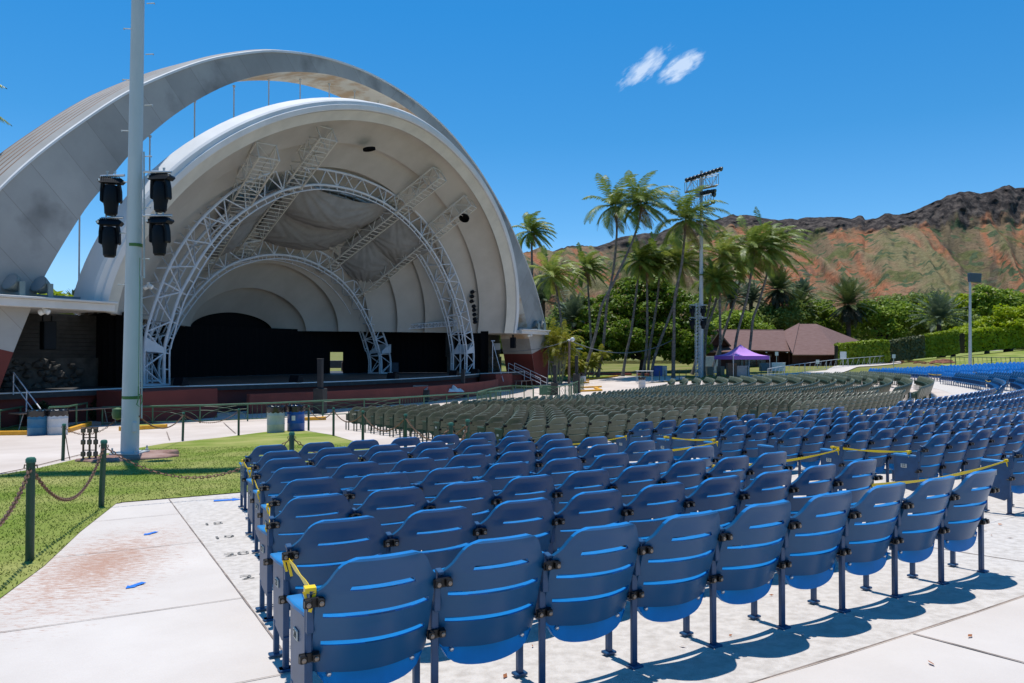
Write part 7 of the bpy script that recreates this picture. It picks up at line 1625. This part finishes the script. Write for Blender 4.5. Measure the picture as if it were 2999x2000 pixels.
# tables and handrails at the two wings
def long_table(s_, t_, L, label, top):
    root = empty('folding_table', S(s_, t_, -1.44), TH, label, 'table', 'long folding tables beside the stage'); mb = MB(); mb.box((0, 0, .74), (L, .75, .05)); mb.build('table_top', top, root, bevel=.01)
    for x in (-1, 1):
        for y in (-1, 1): mb = MB(); mb.tube([(x*L*.42, y*.3, 0), (x*L*.38, y*.28, .72)], .02, 5); mb.build('leg', M_GALV, root)
M_TT = mat('brown_table_top', (.20, .13, .10), rough=.4, var=.1)
long_table(1.2, -22.2, 4.6, 'long brown folding table in the shade left of the steel pole', M_TT); long_table(1.0, 20.3, 2.6, 'brown folding table in the shade right of the stage', M_TT)
def stair_rail(s0, t0, s1, t1, label):
    a, b = S(s0, t0, -1.46), S(s1, t1, -.05); root = empty('stair_rail', a, 0, label, 'handrail', 'white stair handrails'); mb = MB(); u = Vector((0, 0, .95))
    for h in (.5, .95): mb.tube([a+Vector((0, 0, h)), a.lerp(b, .3)+Vector((0, 0, h)), b+Vector((0, 0, h))], .025, 6)
    for q in (0, .5, 1): p = a.lerp(b, q); mb.tube([p, p+u], .025, 6)
    mb.off(root).build('rail', M_TRUSS, root)
stair_rail(2.0, -23.9, -1.0, -23.3, 'white stair rail beside the left red arch leg'); stair_rail(2.2, 21.3, -1.0, 21.0, 'white stair rail at the right stage steps, nearer one'); stair_rail(2.2, 22.6, -1.0, 22.2, 'white stair rail at the right stage steps, farther one')
mb = MB(); a, b, c = A(1443, 1108, 69), A(1443, 1000, 69), A(1475, 1117, 67); mb.tube([a, b], .04, 6); mb.tube([b, c], .035, 6); mb.tube([A(1439, 998, 69), A(1450, 998, 69)], .05, 6); o = mb.build('mast_frame', M_TRUSS); tag(o, 'white leaning mast with a brace beside the right stage steps', 'mast')
# speakers hung under the vaults at right and below the wing roofs
for i, (x, y) in enumerate(((1384, 855), (1383, 868), (1382, 882), (1388, 897), (1389, 908), (1390, 921), (1391, 934), (1392, 943))):
    p = A(x, y, 68); mb = MB(); mb.lathe(p, [(.06, -.2), (.16, -.12), (.17, .12), (.08, .18)], 10, Matrix.Rotation(1.2, 3, 'Y')); mb.box(p+Vector((.2, 0, .02)), (.2, .05, .05)); tag(mb.build('spotlight', M_BLACK, smooth_=True), 'black spotlight on the right vault edge, %s from the top' % ORD[i], 'spotlight', 'black spotlights down the right vault edge')
def hung_speaker(p, rz, label, h=.9):
    root = empty('hanging_speaker', p, rz, label, 'speaker'); mb = MB(); mb.prism([(-.3, -.25, 0), (.3, -.25, 0), (.22, .25, 0), (-.22, .25, 0)], (0, 0, -h)); mb.build('cabinet', M_BLACK, root, bevel=.03); mb = MB(); mb.box((-.2, 0, .12), (.04, .1, .3)); mb.box((.2, 0, .12), (.04, .1, .3)); mb.build('bracket', M_BRK, root)
hung_speaker(S(-2.5, -21.0, 3.2), TH, 'dark speaker leaning under the left wing roof', 1.3); hung_speaker(A(1503, 988, 71.5), TH+.3, 'black speaker hung on the right arch leg', 1.0)
for (x, y, Z, lb) in ((120, 915, 32.5, 'small twin white spotlight under the left wing roof'), (1548, 983, 72, 'small white spotlight under the right wing roof'), (426, 842, 38, 'white camera box on the left leg of the front truss')):
    p = A(x, y, Z); mb = MB(); mb.lathe(p, [(.05, -.1), (.12, -.06), (.13, .1), (.12, .12)], 10, Matrix.Rotation(1.1, 3, 'Y')); mb.lathe(p+Vector((.28, 0, .03)), [(.05, -.1), (.12, -.06), (.13, .1), (.12, .12)], 10, Matrix.Rotation(-1.1, 3, 'Y')); mb.box(p+Vector((.14, 0, .16)), (.1, .1, .2)); tag(mb.build('spotlight', M_WHITE, smooth_=True), lb, 'spotlight')
mb = MB(); p = A(1456, 1015, 71); mb.box(p, (.62, .1, .62)); mb.box(p-Vector((0, .05, 0)), (.42, .04, .42)); tag(mb.build('wall_panel', M_CONW), 'small pale square panel on the dark right side wall', 'panel')
# folding chairs stacked at the far left and right
def fold_chair(px, py, rz, label, m, h=.85):
    p = G(px, py); root = empty('folding_chair', p, rz, label, 'chair', 'folding chairs leaning by the stage wings'); mb = MB(); mb.prism([(-.21, -.02, .48), (.21, -.02, .48), (.20, .14, h), (-.20, .14, h)], (0, .02, 0)); mb.build('backrest', m, root, bevel=.01); mb = MB(); mb.box((0, -.18, .44), (.42, .38, .03)); mb.build('seat', m, root, bevel=.01)
    for x in (-.22, .22): mb = MB(); mb.tube([(x, .14, h), (x, -.34, 0)], .014, 5); mb.build('leg', M_DW, root); mb = MB(); mb.tube([(x, -.3, .44), (x, .24, 0)], .014, 5); mb.build('leg', M_DW, root)
fold_chair(64, 1243, .5, 'open white and blue folding chair left of the blue drum', M_DW, .98); fold_chair(8, 1240, .2, 'blue folding chair at the left edge of the photo', M_DB2, .98)
for i, x in enumerate((1522, 1534, 1546, 1554)): fold_chair(x, 1124-i, -.4, 'blue-grey folding chair against the right red arch leg, %s from the left' % ORD[i], mat('blue_grey_chair', (.16, .20, .27), rough=.5))
def shrub(px, py, Z, w, h, label, seed, m):
    p = A(px, py, Z); b = Vector((p.x, p.y, gz(p.x, p.y))); rng = np.random.default_rng(seed); root = empty('shrub', b, 0, label, 'shrub', 'dark shrubs at the foot of the stage'); V, F = leaf_cloud([((0, 0, h*.5), (w, w*.7, h*.5))], 900, .09, rng); link('foliage', npmesh('foliage', V, F, [m]), root); mb = MB(); mb.tube([(0, 0, 0), (0, 0, h*.5)], .04, 5); mb.build('stem', M_BARK, root)
for i, (x, y, Z, l) in enumerate(((477, 1170, 40.2, 'dark shrub in front of the red planter wall, nearest the pole'), (510, 1175, 41, 'dark shrub beside the left stage door'), (124, 1175, 33.6, 'dark shrub behind the left long table, left one'), (290, 1170, 36.5, 'dark shrub behind the left long table, right one'))): shrub(x, y, Z, .6, 1.0, l, i, leafmat('dark_shrub_leaf', (.012, .03, .01), (.03, .05, .015), 2, .1))
bpy.context.view_layer.update()
